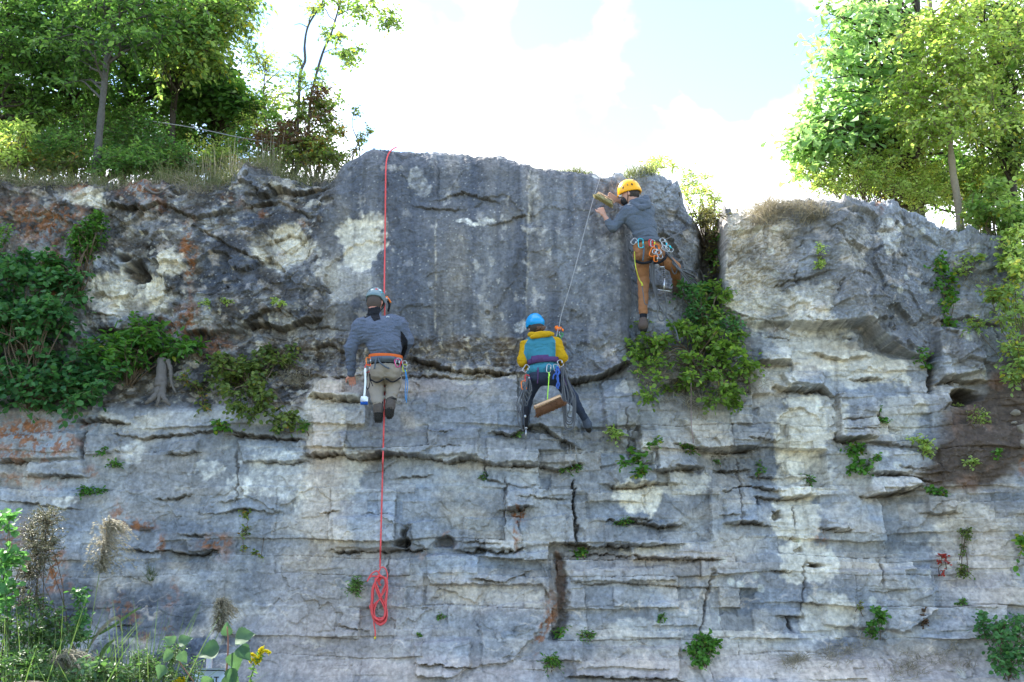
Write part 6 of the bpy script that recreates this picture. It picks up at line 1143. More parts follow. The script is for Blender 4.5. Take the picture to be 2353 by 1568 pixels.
shrub('undergrowth_shrub', 'mid-green undergrowth shrub around the foot of the pale leaning trunk', 180, 385, 1.0, [(120, 330, 80, 44, 1.0, .4, 26), (250, 340, 80, 46, 1.3, .4, 26), (190, 280, 80, 40, 1.6, .4, 16)], L_MID, .055, .028, 12, .22, 521)
shrub('undergrowth_shrub', 'dark green bush filling the rim right of the pale leaning trunk', 330, 390, 1.2, [(320, 330, 70, 50, 1.2, .4, 30), (380, 360, 60, 30, .9, .4, 18), (330, 260, 60, 40, 1.8, .4, 16)], L_DARK, .055, .026, 13, .22, 522)
shrub('undergrowth_shrub', 'light green low bush below the tall dry grass', 480, 395, 1.6, [(450, 360, 60, 24, 1.4, .3, 16), (540, 350, 60, 30, 1.8, .4, 16), (570, 300, 50, 30, 2.2, .4, 12)], L_YEL, .05, .026, 11, .20, 523)
shrub('browned_shrub', 'shrub with withered brown leaves at the foot of the twin stems', 650, 390, .7, [(600, 320, 26, 22, .9, .3, 8), (655, 300, 22, 46, .7, .3, 14), (690, 320, 30, 40, .6, .3, 12), (740, 250, 30, 50, .7, .3, 14)], L_BROWN, .050, .026, 11, .15, 524)
shrub('green_shrub', 'green shrub with arching twigs at the right end of the left rim', 730, 395, .5, [(735, 340, 36, 44, .45, .25, 22), (690, 350, 30, 30, .5, .25, 12), (770, 290, 26, 30, .6, .25, 9), (770, 370, 22, 16, .2, .15, 7), (710, 260, 40, 40, .8, .3, 14)], L_OLIVE, .045, .030, 11, .15, 525, shape='round')
shrub('arching_twig', 'arching leafy twig reaching into the sky right of the rim shrubs', 790, 372, .4, [(830, 320, 10, 16, .4, .1, 5), (845, 300, 10, 8, .4, .1, 3), (812, 345, 8, 12, .4, .1, 3), (820, 262, 8, 14, .5, .1, 3)], L_OLIVE, .036, .026, 6, .08, 526, shape='round')
for k_, (lb, u_, v_, Y_, rg_s, lm_) in enumerate([
    ('low leafy bramble along the rim at the far left', 60, 395, .8, [(40, 375, 60, 24, .7, .3, 30), (130, 378, 60, 22, .7, .3, 28)], L_OLIVE),
    ('low leafy bramble right of the pale leaning trunk', 300, 398, .8, [(270, 376, 50, 24, .7, .3, 28), (350, 380, 50, 22, .7, .3, 28)], L_MID),
    ('low leafy bramble beneath the tall dry grass', 480, 398, .9, [(430, 388, 50, 14, .9, .3, 18), (520, 385, 50, 16, 1.0, .3, 18), (600, 380, 40, 14, 1.2, .3, 12)], L_OLIVE),
    ('tangled thicket closing the wood floor at the far left', 60, 385, 2.4, [(20, 330, 70, 50, 2.4, .5, 22), (100, 350, 70, 36, 2.4, .5, 22), (60, 260, 70, 40, 2.8, .5, 14)], L_DARK),
    ('tangled thicket behind the pale leaning trunk', 230, 385, 2.8, [(200, 350, 80, 34, 2.6, .5, 24), (280, 330, 80, 44, 2.8, .5, 24), (240, 270, 90, 40, 3.0, .5, 14)], L_MID),
    ('tangled thicket under the dark rounded tree', 420, 390, 2.6, [(380, 345, 60, 40, 2.6, .5, 20), (450, 330, 60, 50, 2.8, .5, 22), (520, 330, 50, 50, 2.8, .5, 18)], L_DARK),
    ('thicket behind the yellow-green sapling and the withered shrub', 620, 395, 1.8, [(590, 350, 50, 40, 2.0, .4, 16), (650, 340, 50, 50, 1.6, .4, 16), (710, 350, 40, 40, 1.2, .3, 14), (670, 270, 50, 30, 1.6, .3, 8)], L_MID)]):
    shrub('thicket', lb, u_, v_, Y_, rg_s, lm_, .06, .032, 10, .26, 760 + k_, group='thickets along the left rim', cat='thicket')
# ---- right wood
for k_, (lb, u_, v_, Y_, rg_s, lm_) in enumerate([
    ('sunny thicket filling the rim between the oak and the tan trunk', 2080, 470, 1.6, [(2000, 410, 70, 40, 1.6, .4, 20), (2090, 400, 60, 50, 1.6, .4, 20), (2140, 440, 50, 34, 1.2, .4, 14), (1930, 420, 40, 24, 1.5, .3, 8)], L_YEL),
    ('green thicket behind the tan trunk', 2240, 510, 1.6, [(2200, 440, 60, 50, 1.8, .4, 20), (2270, 400, 60, 50, 1.8, .4, 20), (2330, 430, 50, 60, 1.6, .4, 18)], L_SUN)]):
    shrub('thicket', lb, u_, v_, Y_, rg_s, lm_, .055, .030, 10, .24, 780 + k_, group='thickets along the right rim', cat='thicket')
RW = 'trees of the wood on the right rim'
tree('oak_tree', 'large-leaved oak reaching left into the sky on the right rim', trk([(2100, 470), (2110, 350), (2120, 200), (2110, 60), (2100, -100)], 2.2), [(1950, 40, 70, 60, 1.4, .6, 22), (1920, 140, 50, 50, 1.3, .5, 12), (1930, 250, 70, 50, 1.2, .5, 18), (1880, 305, 54, 34, 1.1, .4, 22), (1850, 335, 26, 24, 1.1, .3, 9), (2010, 180, 80, 80, 1.4, .6, 26), (1895, 350, 34, 20, 1.1, .3, 5), (2020, 280, 70, 44, 1.4, .5, 16), (2040, 60, 80, 60, 1.6, .6, 18), (2000, -60, 120, 50, 1.6, .6, 8)], L_OAK, BARKD, .15, .085, 8, .28, 530, shape='oak', group=RW, dens=1.35, r=(.08, .04), droop=.45, extra=[([P(2170, 352, 1.6), P(2060, 356, 1.5), P(1960, 352, 1.3), P(1900, 340, 1.2)], .022, .008)])
tree('broadleaf_tree', 'yellow-green tree with a bare sunlit tan trunk on the right rim', trk([(2205, 510), (2200, 460), (2190, 400), (2184, 340), (2176, 250), (2150, 120), (2130, -60)], .6), [(2180, 200, 100, 80, .5, .5, 34), (2240, 80, 110, 90, .6, .6, 36), (2130, 100, 70, 70, .6, .5, 22), (2090, 220, 50, 80, .9, .5, 16), (2110, 320, 60, 40, .8, .4, 12), (2260, 260, 80, 60, .5, .5, 22), (2140, 290, 50, 40, .6, .4, 10), (2230, -60, 140, 50, .6, .6, 10)], L_YEL, BARKL, .070, .042, 12, .26, 531, group=RW, dens=1.35, r=(.048, .026), branches=.10)
tree('broadleaf_tree', 'light green tree at the upper right corner with dark curving limbs', trk([(2330, 520), (2325, 420), (2320, 300), (2290, 150), (2240, 0), (2200, -120)], 1.3), [(2310, 60, 90, 70, 1.1, .6, 30), (2320, 200, 70, 80, 1.2, .6, 26), (2310, 330, 70, 60, 1.2, .5, 24), (2400, 200, 70, 120, 1.3, .6, 16)], L_SUN, BARKD, .070, .042, 12, .28, 532, group=RW, dens=1.35, r=(.06, .03), extra=[([P(2300, 160, 1.2), P(2340, 60, 1.0), P(2320, 20, .9), P(2280, 5, .9)], .02, .01)])
tree('broadleaf_tree', 'shaded tree deep behind the tan trunk', trk([(2260, 500), (2262, 400), (2250, 250), (2240, 100)], 3.6), [(2150, 380, 110, 60, 3.4, .8, 30), (2270, 420, 90, 60, 3.4, .8, 26), (2200, 250, 120, 80, 3.6, .8, 26), (2060, 400, 60, 40, 3.2, .6, 14), (2320, 120, 100, 100, 3.6, .8, 20)], L_MID, BARKD, .08, .045, 13, .36, 533, group=RW, dens=1.35, r=(.05, .025))
shrub('sunlit_shrub', 'yellow-green bush with reddish stems below the oak branch', 1990, 455, .9, [(1960, 405, 80, 44, .9, .4, 34), (2040, 390, 70, 50, .9, .4, 32), (1880, 405, 50, 24, 1.0, .3, 10), (2100, 430, 40, 36, .8, .3, 12)], L_YEL, .042, .024, 12, .18, 534)
shrub('sunlit_shrub', 'bright green bush right of the tan trunk', 2290, 520, .3, [(2280, 470, 60, 50, .3, .3, 24), (2330, 520, 40, 50, .1, .3, 18), (2250, 500, 30, 20, .3, .2, 7), (2340, 590, 20, 30, -.1, .15, 8)], L_SUN, .065, .045, 11, .18, 535, shape='round')
shrub('pale_bush', 'pale yellow-green bush beyond the rim behind the yellow helmet', 1560, 460, 3.2, [(1520, 380, 36, 22, 3.2, .5, 10), (1530, 370, 20, 18, 3.4, .4, 4), (1470, 395, 40, 16, 3.4, .4, 6)], L_YEL, .045, .026, 8, .18, 536)
shrub('pale_bush', 'pale bush in the notch left of the right rim', 1620, 510, 2.6, [(1600, 420, 34, 34, 2.6, .5, 15), (1620, 470, 34, 34, 2.6, .4, 18), (1650, 480, 20, 24, 2.6, .4, 6), (1580, 400, 16, 10, 2.6, .3, 3)], L_YEL, .045, .026, 8, .18, 537)
shrub('gully_scrub', 'brown-green scrub choking the narrow gully', 0, 0, 0, [(1625, 520, 26, 30, 'S', .35, 14), (1640, 580, 14, 60, 'S', .3, 14), (1612, 490, 18, 16, 'S', .3, 6), (1640, 495, 18, 12, 'S', .3, 6)], leafmat('leaf_dry_olive', (.06, .07, .025), (.15, .14, .05), .4), .036, .02, 9, .13, 538, base=surf(1630, 600, .02))
shrub('gully_sprig', 'bright green sprig growing in the gully above the rope strands', 0, 0, 0, [(1650, 545, 6, 26, 'S', .2, 6), (1645, 600, 8, 30, 'S', .2, 5)], L_VINE, .045, .022, 6, .09, 539, base=surf(1652, 600, .02))
# ---- plants on the face
FS = 'S'
shrub('climbing_shrub', 'large dark green shrub draping the left end of the cliff', 0, 0, 0, [(70, 780, 130, 84, 'S', .50, 46), (90, 880, 150, 56, 'S', .55, 44), (50, 680, 90, 64, 'S', .40, 28), (140, 640, 70, 60, 'S', .30, 12), (210, 860, 50, 40, 'S', .5, 8), (-60, 760, 80, 140, 'S', .5, 18), (20, 590, 40, 30, 'S', .3, 5)], L_BLUE, .075, .050, 13, .20, 550, base=surf(70, 930, .1), shape='round', tint=.45)
shrub('climbing_sprig', 'upright sprig of small leaves rising out of the big shrub below the white rock patch', 0, 0, 0, [(225, 510, 12, 34, 'S', .25, 12), (205, 540, 14, 50, 'S', .25, 12), (200, 570, 26, 40, 'S', .25, 18), (170, 560, 16, 40, 'S', .25, 8), (115, 600, 14, 34, 'S', .25, 7), (150, 620, 40, 20, 'S', .25, 8)], L_VINE, .045, .026, 9, .12, 551, base=surf(180, 690, .1), tint=.25, shape='round')
shrub('climbing_sprig', 'pale sprig at the far left edge of the cliff', 0, 0, 0, [(8, 545, 10, 20, 'S', .3, 5)], L_MID, .05, .03, 7, .10, 552, base=surf(0, 600, .1))
shrub('broadleaf_shrub', 'bright green pointed-leaf shrub above the grey stump', 0, 0, 0, [(250, 800, 60, 26, 'S', .55, 18), (330, 770, 50, 26, 'S', .5, 16), (290, 840, 50, 20, 'S', .55, 10), (370, 800, 50, 20, 'S', .4, 11), (430, 790, 30, 14, 'S', .3, 5)], L_VINE, .095, .042, 8, .17, 553, base=surf(300, 880, .1), tint=.35)
shrub('trailing_plant', 'trailing mixed-green plant hanging over the ledge left of the kneeling man', 0, 0, 0, [(520, 860, 40, 50, 'S', .45, 20), (600, 850, 50, 40, 'S', .4, 22), (570, 920, 50, 34, 'S', .35, 18), (640, 810, 40, 24, 'S', .35, 12), (660, 960, 30, 30, 'S', .2, 8), (500, 830, 30, 24, 'S', .4, 8)], L_OLIVE, .055, .036, 9, .13, 554, base=surf(580, 900, .1), shape='round', droop=.5, tint=.35)
shrub('trailing_plant', 'bright green clump at the lower edge of the trailing plant', 0, 0, 0, [(510, 975, 18, 14, 'S', .25, 7)], L_VINE, .05, .034, 7, .09, 555, base=surf(510, 985, .02), shape='round', tint=.6)
shrub('trailing_plant', 'trailing leaves on a thin stem right of the grey stump', 0, 0, 0, [(455, 890, 20, 14, 'S', .25, 5), (470, 935, 14, 14, 'S', .2, 4), (430, 870, 14, 8, 'S', .3, 3)], L_OLIVE, .05, .03, 6, .10, 556, base=surf(460, 900, .05), tint=.6)
L_VL = leafmat('leaf_vine_light', (.085, .18, .030), (.25, .38, .075), .55, cc=(.40, .36, .08))
shrub('hanging_shrub', 'big leafy shrub growing out of the gully below the top climber', 0, 0, 0, [(1640, 690, 44, 40, 'S', .50, 15), (1660, 760, 50, 40, 'S', .55, 17), (1570, 780, 70, 46, 'S', .55, 15), (1650, 840, 60, 50, 'S', .55, 20), (1500, 830, 44, 40, 'S', .5, 9), (1560, 860, 60, 40, 'S', .5, 8), (1660, 905, 40, 24, 'S', .4, 9), (1500, 900, 40, 20, 'S', .4, 4), (1470, 790, 20, 50, 'S', .4, 5), (1720, 850, 20, 40, 'S', .3, 4), (1690, 930, 30, 10, 'S', .2, 3)], L_VL, .055, .038, 10, .13, 557, base=surf(1600, 840, .05), shape='round', tint=.4)
shrub('hanging_shrub', 'blue-green leafy top of the gully shrub beneath the rope strands', 0, 0, 0, [(1600, 670, 36, 20, 'S', .5, 12), (1610, 720, 26, 30, 'S', .55, 12), (1680, 740, 30, 30, 'S', .5, 8)], L_BLUE, .060, .034, 9, .13, 558, base=surf(1610, 760, .05), tint=.7)
for (nm, lb, regs, lm, L_, W_, n_, rd, sd_, bs, tn) in [
    ('wall_vine', 'vine of round leaves climbing the right buttress edge', [(2165, 640, 20, 30, 'S', .12, 9), (2185, 690, 24, 26, 'S', .12, 9), (2160, 600, 10, 20, 'S', .12, 4), (2180, 730, 8, 20, 'S', .1, 4)], L_VINE, .05, .038, 6, .09, 560, (2180, 740), .6),
    ('wall_vine', 'yellowish sprigs right of the buttress vine', [(2215, 610, 14, 16, 'S', .12, 4), (2245, 600, 24, 12, 'S', .12, 4)], L_YEL, .05, .03, 5, .08, 561, (2220, 640), .5),
    ('small_plant', 'upright yellow-green plant on the bright face of the right buttress', [(1886, 575, 6, 16, 'S', .1, 4), (1885, 605, 12, 12, 'S', .1, 4)], L_YEL, .035, .022, 7, .06, 562, (1886, 620), .5),
    ('small_plant', 'green plant in the vertical crack under the buttress', [(2117, 815, 10, 16, 'S', .1, 4), (2122, 845, 8, 8, 'S', .1, 2)], L_VINE, .05, .032, 6, .08, 563, (2120, 840), .5),
    ('small_plant', 'plant right of the protruding square block', [(2030, 968, 8, 8, 'S', .08, 3), (2022, 940, 6, 8, 'S', .08, 1)], L_VINE, .04, .026, 7, .05, 564, (2028, 975), .5),
    ('small_plant', 'bushy two-part plant under the protruding square block', [(1965, 1030, 14, 16, 'S', .14, 6), (1978, 1075, 24, 14, 'S', .16, 8)], L_VINE, .05, .034, 7, .08, 565, (1980, 1070), .5),
    ('small_plant', 'small sprig just right of the bushy ledge plant', [(2010, 1052, 10, 8, 'S', .1, 3)], L_VINE, .04, .024, 6, .06, 566, (2006, 1060), .4),
    ('small_plant', 'yellow-green plant at the left edge of the brown soil', [(2118, 1018, 24, 16, 'S', .14, 8), (2125, 1045, 14, 10, 'S', .12, 4)], L_YEL, .042, .026, 7, .08, 567, (2120, 1050), .5),
    ('small_plant', 'feathery yellowish plant on the brown soil slope', [(2240, 960, 40, 16, 'S', .15, 9), (2200, 930, 16, 10, 'S', .12, 3)], L_YEL, .040, .02, 6, .08, 568, (2230, 980), .4),
    ('small_plant', 'sprig low on the brown soil, left', [(2232, 1062, 14, 8, 'S', .1, 4)], L_YEL, .04, .024, 6, .06, 569, (2238, 1068), .5),
    ('small_plant', 'sprig low on the brown soil, right', [(2290, 1045, 8, 12, 'S', .1, 4)], L_VINE, .04, .024, 6, .06, 570, (2290, 1056), .5),
    ('small_plant', 'two-leaved seedling below the long slab right of centre', [(2138, 1125, 12, 8, 'S', .08, 2), (2165, 1132, 12, 6, 'S', .08, 3)], L_VINE, .05, .028, 5, .06, 571, (2150, 1135), .5),
    ('small_plant', 'sprig on the cream rock at the middle right', [(1862, 1100, 8, 10, 'S', .08, 3)], L_VINE, .045, .024, 5, .07, 572, (1868, 1112), .5),
    ('small_plant', 'sprig on the ledge left of the cream rock', [(1748, 1078, 10, 10, 'S', .08, 4)], L_VINE, .04, .022, 6, .06, 573, (1746, 1090), .5),
    ('small_plant', 'tiny sprig under the long dark overhang', [(1650, 1062, 6, 6, 'S', .06, 2)], L_VINE, .035, .02, 6, .04, 574, (1650, 1068), .3),
    ('small_plant', 'leafy sprig on the step beneath the gully shrub, right of the hanging cord', [(1578, 1028, 12, 12, 'S', .1, 5)], L_VINE, .05, .026, 6, .07, 575, (1576, 1032), .6),
    ('small_plant', 'leafy sprig left of the hanging cord end', [(1505, 1018, 14, 8, 'S', .1, 4)], L_VINE, .045, .024, 6, .06, 576, (1505, 1026), .6),
    ('small_plant', 'yellow-green sprig in the joint right of the blue shoe', [(1408, 988, 20, 12, 'S', .12, 6), (1420, 1005, 8, 8, 'S', .1, 2)], L_YEL, .055, .03, 5, .08, 577, (1420, 1010), .4),
    ('small_plant', 'broad-leaved plant across the stacked blocks right of the blue shoe', [(1460, 1048, 20, 8, 'S', .12, 5), (1478, 1075, 12, 14, 'S', .12, 6), (1435, 1062, 14, 4, 'S', .1, 2)], L_VINE, .065, .036, 6, .09, 578, (1470, 1060), .6),
    ('small_plant', 'moss-like tuft under the grey rope tail', [(1328, 1070, 14, 6, 'S', .07, 7), (1300, 1078, 12, 5, 'S', .06, 4)], L_VINE, .025, .014, 8, .05, 579, (1320, 1076), .5),
    ('small_plant', 'small fern in the slot above the pale recess', [(1430, 1198, 16, 5, 'S', .08, 6)], L_VINE, .035, .018, 7, .06, 580, (1432, 1200), .4),
    ('small_plant', 'small fern at the foot of the tall vertical crack', [(1336, 1272, 14, 8, 'S', .08, 6)], L_VINE, .035, .02, 7, .06, 581, (1336, 1278), .6),
    ('small_plant', 'sprig beside the brown chimney stain', [(1285, 1450, 8, 14, 'S', .1, 5)], L_VINE, .045, .022, 6, .07, 582, (1284, 1466), .6),
    ('small_plant', 'low green cushion right of the brown chimney', [(1348, 1460, 20, 8, 'S', .08, 8)], L_VINE, .028, .014, 8, .06, 583, (1348, 1466), .6),
    ('small_plant', 'sprig on the slab face below the square recess', [(1518, 1420, 8, 8, 'S', .06, 3)], L_MID, .035, .02, 6, .05, 584, (1516, 1428), .3),
    ('small_plant', 'bushy plant on the lowest ledge at the lower right of centre', [(1612, 1500, 22, 26, 'S', .18, 14), (1618, 1465, 10, 14, 'S', .14, 5), (1640, 1480, 12, 14, 'S', .12, 4)], L_VINE, .045, .032, 9, .08, 585, (1615, 1530), .35),
    ('small_plant', 'leaning plant with paired leaves on the lower right slab', [(2020, 1415, 10, 20, 'S', .14, 6), (2005, 1445, 14, 12, 'S', .14, 5)], L_VINE, .045, .03, 8, .07, 586, (2005, 1465), .35),
    ('small_plant', 'thin drying stem above the leaning plant', [(1978, 1395, 4, 14, 'S', .08, 4)], L_OLIVE, .028, .014, 6, .04, 587, (1978, 1410), .8),
    ('small_plant', 'brown dry spike right of the leaning plant', [(2122, 1425, 4, 26, 'S', .08, 6)], L_BROWN, .024, .014, 9, .04, 588, (2122, 1450), .6),
    ('creeper', 'thin creeper hanging down the lower right wall', [(2215, 1240, 10, 40, 'S', .08, 8), (2225, 1225, 10, 10, 'S', .08, 3), (2212, 1310, 14, 16, 'S', .1, 7)], L_OLIVE, .028, .018, 7, .06, 589, (2215, 1320), .4),
    ('red_creeper', 'red-leaved creeper on the lower right wall', [(2165, 1290, 12, 16, 'S', .08, 6), (2170, 1312, 6, 6, 'S', .08, 2)], L_RED, .032, .024, 5, .05, 590, (2168, 1320), .5),
    ('small_plant', 'dark sprig between the red creeper and the lower right corner', [(2208, 1385, 6, 8, 'S', .08, 3)], L_MID, .035, .02, 6, .05, 591, (2208, 1392), .3),
    ('small_plant', 'bright leafy branch entering at the right edge', [(2345, 1245, 14, 14, 'S', .3, 4), (2348, 1275, 10, 10, 'S', .3, 2)], L_VINE, .07, .045, 5, .10, 592, (2365, 1270), .7),
    ('small_plant', 'green tuft on the lower left wall below the orange patch', [(196, 1128, 22, 8, 'S', .1, 8), (232, 1130, 14, 6, 'S', .08, 3)], L_VINE, .035, .02, 8, .06, 593, (200, 1134), .3),
    ('small_plant', 'sprig on the joint under the big left shrub', [(232, 1035, 10, 6, 'S', .08, 3)], L_VINE, .04, .024, 5, .06, 594, (232, 1042), .3),
    ('small_plant', 'three-leaf sprig above the lower left joint', [(262, 1070, 10, 8, 'S', .08, 4)], L_VINE, .04, .022, 6, .05, 595, (262, 1078), .4),
    ('small_plant', 'pale leafed sprig below the dark cave overhang', [(638, 696, 12, 10, 'S', .1, 5)], L_YEL, .040, .024, 7, .05, 596, (638, 704), .6),
    ('small_plant', 'pair of yellow-green sprigs on the left wall above the overhang', [(475, 696, 16, 5, 'S', .08, 4), (520, 694, 10, 8, 'S', .08, 3)], L_YEL, .036, .022, 6, .05, 597, (500, 700), .5),
    ('creeper', 'thin creeper running down the wall below the trailing plant', [(562, 1180, 8, 14, 'S', .07, 4), (572, 1225, 12, 14, 'S', .07, 4), (560, 1260, 8, 8, 'S', .07, 2), (595, 1275, 8, 8, 'S', .07, 2)], L_OLIVE, .036, .022, 5, .05, 598, (565, 1170), .7),
    ('small_plant', 'green sprig at the right end of the left ledge', [(702, 985, 8, 14, 'S', .1, 4), (640, 990, 14, 8, 'S', .1, 3)], L_VINE, .04, .025, 6, .06, 599, (702, 1000), .6),
    ('small_plant', 'drooping green tuft left of the red coil', [(818, 1350, 14, 12, 'S', .1, 7)], L_MID, .055, .012, 8, .08, 600, (818, 1362), .6),
    ('small_plant', 'grassy green tuft low in the middle of the wall', [(1262, 1522, 24, 14, 'S', .12, 10)], L_VINE, .05, .010, 9, .09, 601, (1262, 1535), .6),
    ('small_plant', 'tiny tuft on the block right of the red coil', [(1012, 1418, 10, 4, 'S', .05, 4)], L_VINE, .025, .012, 7, .04, 602, (1012, 1422), .5),
    ('small_plant', 'tiny tuft low on the block right of the red coil', [(965, 1461, 10, 4, 'S', .05, 4)], L_VINE, .025, .012, 7, .04, 603, (965, 1465), .5),
    ('small_plant', 'green tuft in the long crack above the niche', [(1112, 1098, 10, 8, 'S', .06, 4)], L_VINE, .028, .014, 6, .05, 604, (1112, 1104), .2),
    ('small_plant', 'tiny sprig in the crack left of the hanging drill', [(1186, 999, 8, 6, 'S', .06, 3)], L_MID, .03, .02, 5, .05, 605, (1186, 1004), .4),
    ('right_edge_shrub', 'sunlit leafy shrub leaning in from the right edge beside the brown soil', [(2320, 700, 34, 50, 'S', .6, 16), (2290, 680, 26, 20, 'S', .5, 6), (2330, 830, 30, 50, 'S', .6, 16), (2350, 770, 20, 60, 'S', .6, 10), (2240, 745, 14, 10, 'S', .3, 3), (2345, 620, 16, 30, 'S', .6, 6)], L_SUN, .07, .036, 8, .13, 606, (2360, 900), .75),
    ('right_edge_shrub', 'yellow-green leafy branches hanging at the right edge above the brown soil', [(2330, 600, 30, 40, 'S', .7, 12), (2345, 520, 20, 30, 'S', .8, 8), (2310, 560, 24, 24, 'S', .5, 8)], L_YEL, .06, .034, 9, .13, 608, (2360, 640), .6),
    ('corner_shrub', 'blue-green shrub in the lower right corner', [(2320, 1500, 40, 50, 'S', .5, 24), (2300, 1440, 14, 30, 'S', .4, 8), (2350, 1440, 20, 30, 'S', .5, 8), (2255, 1440, 8, 30, 'S', .2, 5)], L_BLUE, .05, .032, 9, .11, 607, (2320, 1560), .6),
]:
    shrub(nm, lb, 0, 0, 0, regs, lm, L_, W_, n_, rd, sd_, base=surf(bs[0], bs[1], .0), tint=tn, shape='round' if W_ > .55 * L_ else 'leaf', sr=.005, cat='shrub' if 'shrub' in nm else ('creeper' if 'creeper' in nm or 'vine' in nm else 'plant'))
# ---- grasses
def blades(lv_, rg, base, n, h, w, lean=.3, spread=.05, drp=.5, tint=None, seg=4):
    """curved tapered blades; returns into lv_ (V, Q, tint lists)"""
    base = np.asarray(base, float).reshape(-1, 3); b = base[rg.integers(0, len(base), n)] + rg.normal(size=(n, 3)) * [spread, spread, spread * .3]
    d = rg.normal(size=(n, 3)) * lean + [0, 0, 1]; d = unit(d); H = h * rg.uniform(.5, 1.2, n); hz = d * [1, 1, 0] + rg.normal(size=(n, 3)) * [.15, .15, 0]; sd_ = unit(np.cross(d, rg.normal(size=(n, 3))))
    t = np.linspace(0, 1, seg + 1)[None, :, None]; c = b[:, None] + d[:, None] * H[:, None, None] * t + (hz * drp)[:, None] * H[:, None, None] * t ** 2 - np.array([0, 0, .35 * drp]) * H[:, None, None] * t ** 3
    ww = (w * rg.uniform(.6, 1.3, n))[:, None, None] * (1 - t) ** .7 * .5
    V = np.stack([c - sd_[:, None] * ww, c + sd_[:, None] * ww], 2).reshape(-1, 3); i = (np.arange(n)[:, None] * (seg + 1) + np.arange(seg)[None])[..., None] * 2
    Q = (i + np.array([0, 1, 3, 2])).reshape(-1, 4); T = np.repeat(np.clip((rg.random(n) if tint is None else tint + rg.normal(size=n) * .2), 0, 1), (seg + 1) * 2)
    lv_.append((V, Q, T)); return c[:, -1]
def grass_obj(name, lst, m, parent=None, **k):
    V = []; Qs = []; T = []; n = 0
    for v, q_, t_ in lst: V.append(v); Qs.append(q_ + n); T.append(t_); n += len(v)
    V = np.vstack(V)
    if parent is not None: V = V - np.array(parent_world(parent))
    o = mesh_np(name, V, np.vstack(Qs), m, parent, attrs={'tint': ('POINT', np.concatenate(T))}); tag(o, **k); return o
rg = np.random.default_rng(70); lst = []
for u in np.arange(-60, 800, 3.0):
    for _ in range(2):
        y = rg.uniform(-.02, 1.3); blades(lst, rg, TZ(u + rg.uniform(-6, 6), 400, y) + [0, 0, .03], 20, rg.uniform(.18, .38) * (1 + .3 * (u > 330)), .007, .35, .05, .6, seg=3)
grass_obj('grass', lst, G_MIX, kind='stuff')
lst = []
for u in np.arange(0, 780, 5.0):      # drying fringe hanging over the left rim
    blades(lst, rg, np.array(TZ(u, 400, .04)) + [0, -.02, .02], 10, .16, .005, .5, .05, 1.1, seg=4)
for u, v, r_ in [(440, 420, 40), (600, 880, 60), (690, 880, 30), (660, 850, 40), (1540, 900, 60), (1600, 930, 60), (1500, 860, 40), (1700, 910, 50), (1540, 850, 60), (1570, 880, 50), (1500, 790, 30), (1730, 870, 40), (2160, 1520, 70), (2080, 1530, 60), (1930, 1500, 60), (1830, 1520, 30), (2260, 660, 40)]:
    for _ in range(14): blades(lst, rg, surf(u + rg.normal() * r_ * .5, v + rg.normal() * r_ * .3, .03), 16, .15, .005, .6, .04, 1.2, seg=4)
grass_obj('dry_grass', lst, G_DRY, kind='stuff')
def tuft(name, label, pts, n, h, m, w=.005, lean=.35, drp=.6, spread=.05, group=None, tint=None):
    lst = []
    for p in pts: blades(lst, rg, p, n, h, w, lean, spread, drp, tint)
    b = np.mean([np.array(p) for p in pts], 0); root = empty(name, b, label, 'grass tuft', group); grass_obj('blades', lst, m, root); return root
def rim(u, Y): return np.array(TZ(u, 400, Y)) + [0, 0, .03]
tuft('tall_grass', 'tall dry seeding grass stalks standing in the gap of the left rim', [rim(u, rg.uniform(.25, .8)) for u in rg.uniform(425, 640, 60)], 3, .66, G_DRY, .011, .07, .12, .04, tint=.9)
tuft('grass_tuft', 'small green grass tuft at the left end of the grassy top edge', [rim(u, .1) for u in (1192, 1198, 1204)], 60, .12, G_MIX, .005, .4, .5, .04)
tuft('grass_tuft', 'long green and straw grass cushion on the top edge above the climbers', [rim(u, .12 + .1 * math.sin(u)) for u in np.arange(1222, 1372, 6)], 60, .20, G_MIX, .006, .45, .8, .05)
tuft('grass_tuft', 'grey-green grass bunch on the rim just above the yellow helmet', [rim(u, rg.uniform(0, .25)) + [0, -.02, .0] for u in np.arange(1420, 1500, 6)], 60, .26, G_MIX, .005, .4, .9, .05)
tuft('grass_tuft', 'straw-coloured grass hanging over the right buttress', [np.array(surf(u, v, .03)) for u, v in zip(rg.uniform(1745, 1890, 34), rg.uniform(470, 515, 34))] + [rim(u, .15) for u in np.arange(1700, 1860, 8)], 40, .26, G_DRY, .0055, .45, 1.1, .05)
tuft('grass_tuft', 'thin yellowish grass on the left shoulder of the right buttress', [rim(u, .2) for u in np.arange(1690, 1780, 9)], 30, .24, G_MIX, .004, .35, .6, .05)
tuft('grass_tuft', 'green grass strip along the right rim towards the tan trunk', [rim(u, .15) for u in np.arange(1900, 2240, 9)], 36, .15, G_MIX, .005, .45, .8, .05)
tuft('grass_tuft', 'dry grass wisp on the pale face below the straw grass', [surf(1805, 545, .02), surf(1812, 550, .02), surf(1800, 552, .02)], 40, .16, G_DRY, .004, .5, 1.3, .02)
tuft('grass_wisps', 'sparse thin seed stalks along the very top beside the red rope', [rim(u, .1) for u in rg.uniform(850, 980, 16)], 3, .16, G_DRY, .003, .4, .7, .03)
tuft('grass_tuft', 'ragged dry grass in the lower middle of the left wall', [surf(345, 1320, .02), surf(347, 1335, .02)], 40, .17, mat('x', (.1, .1, .1)) if False else G_MIX, .004, .35, .4, .02, tint=.1)
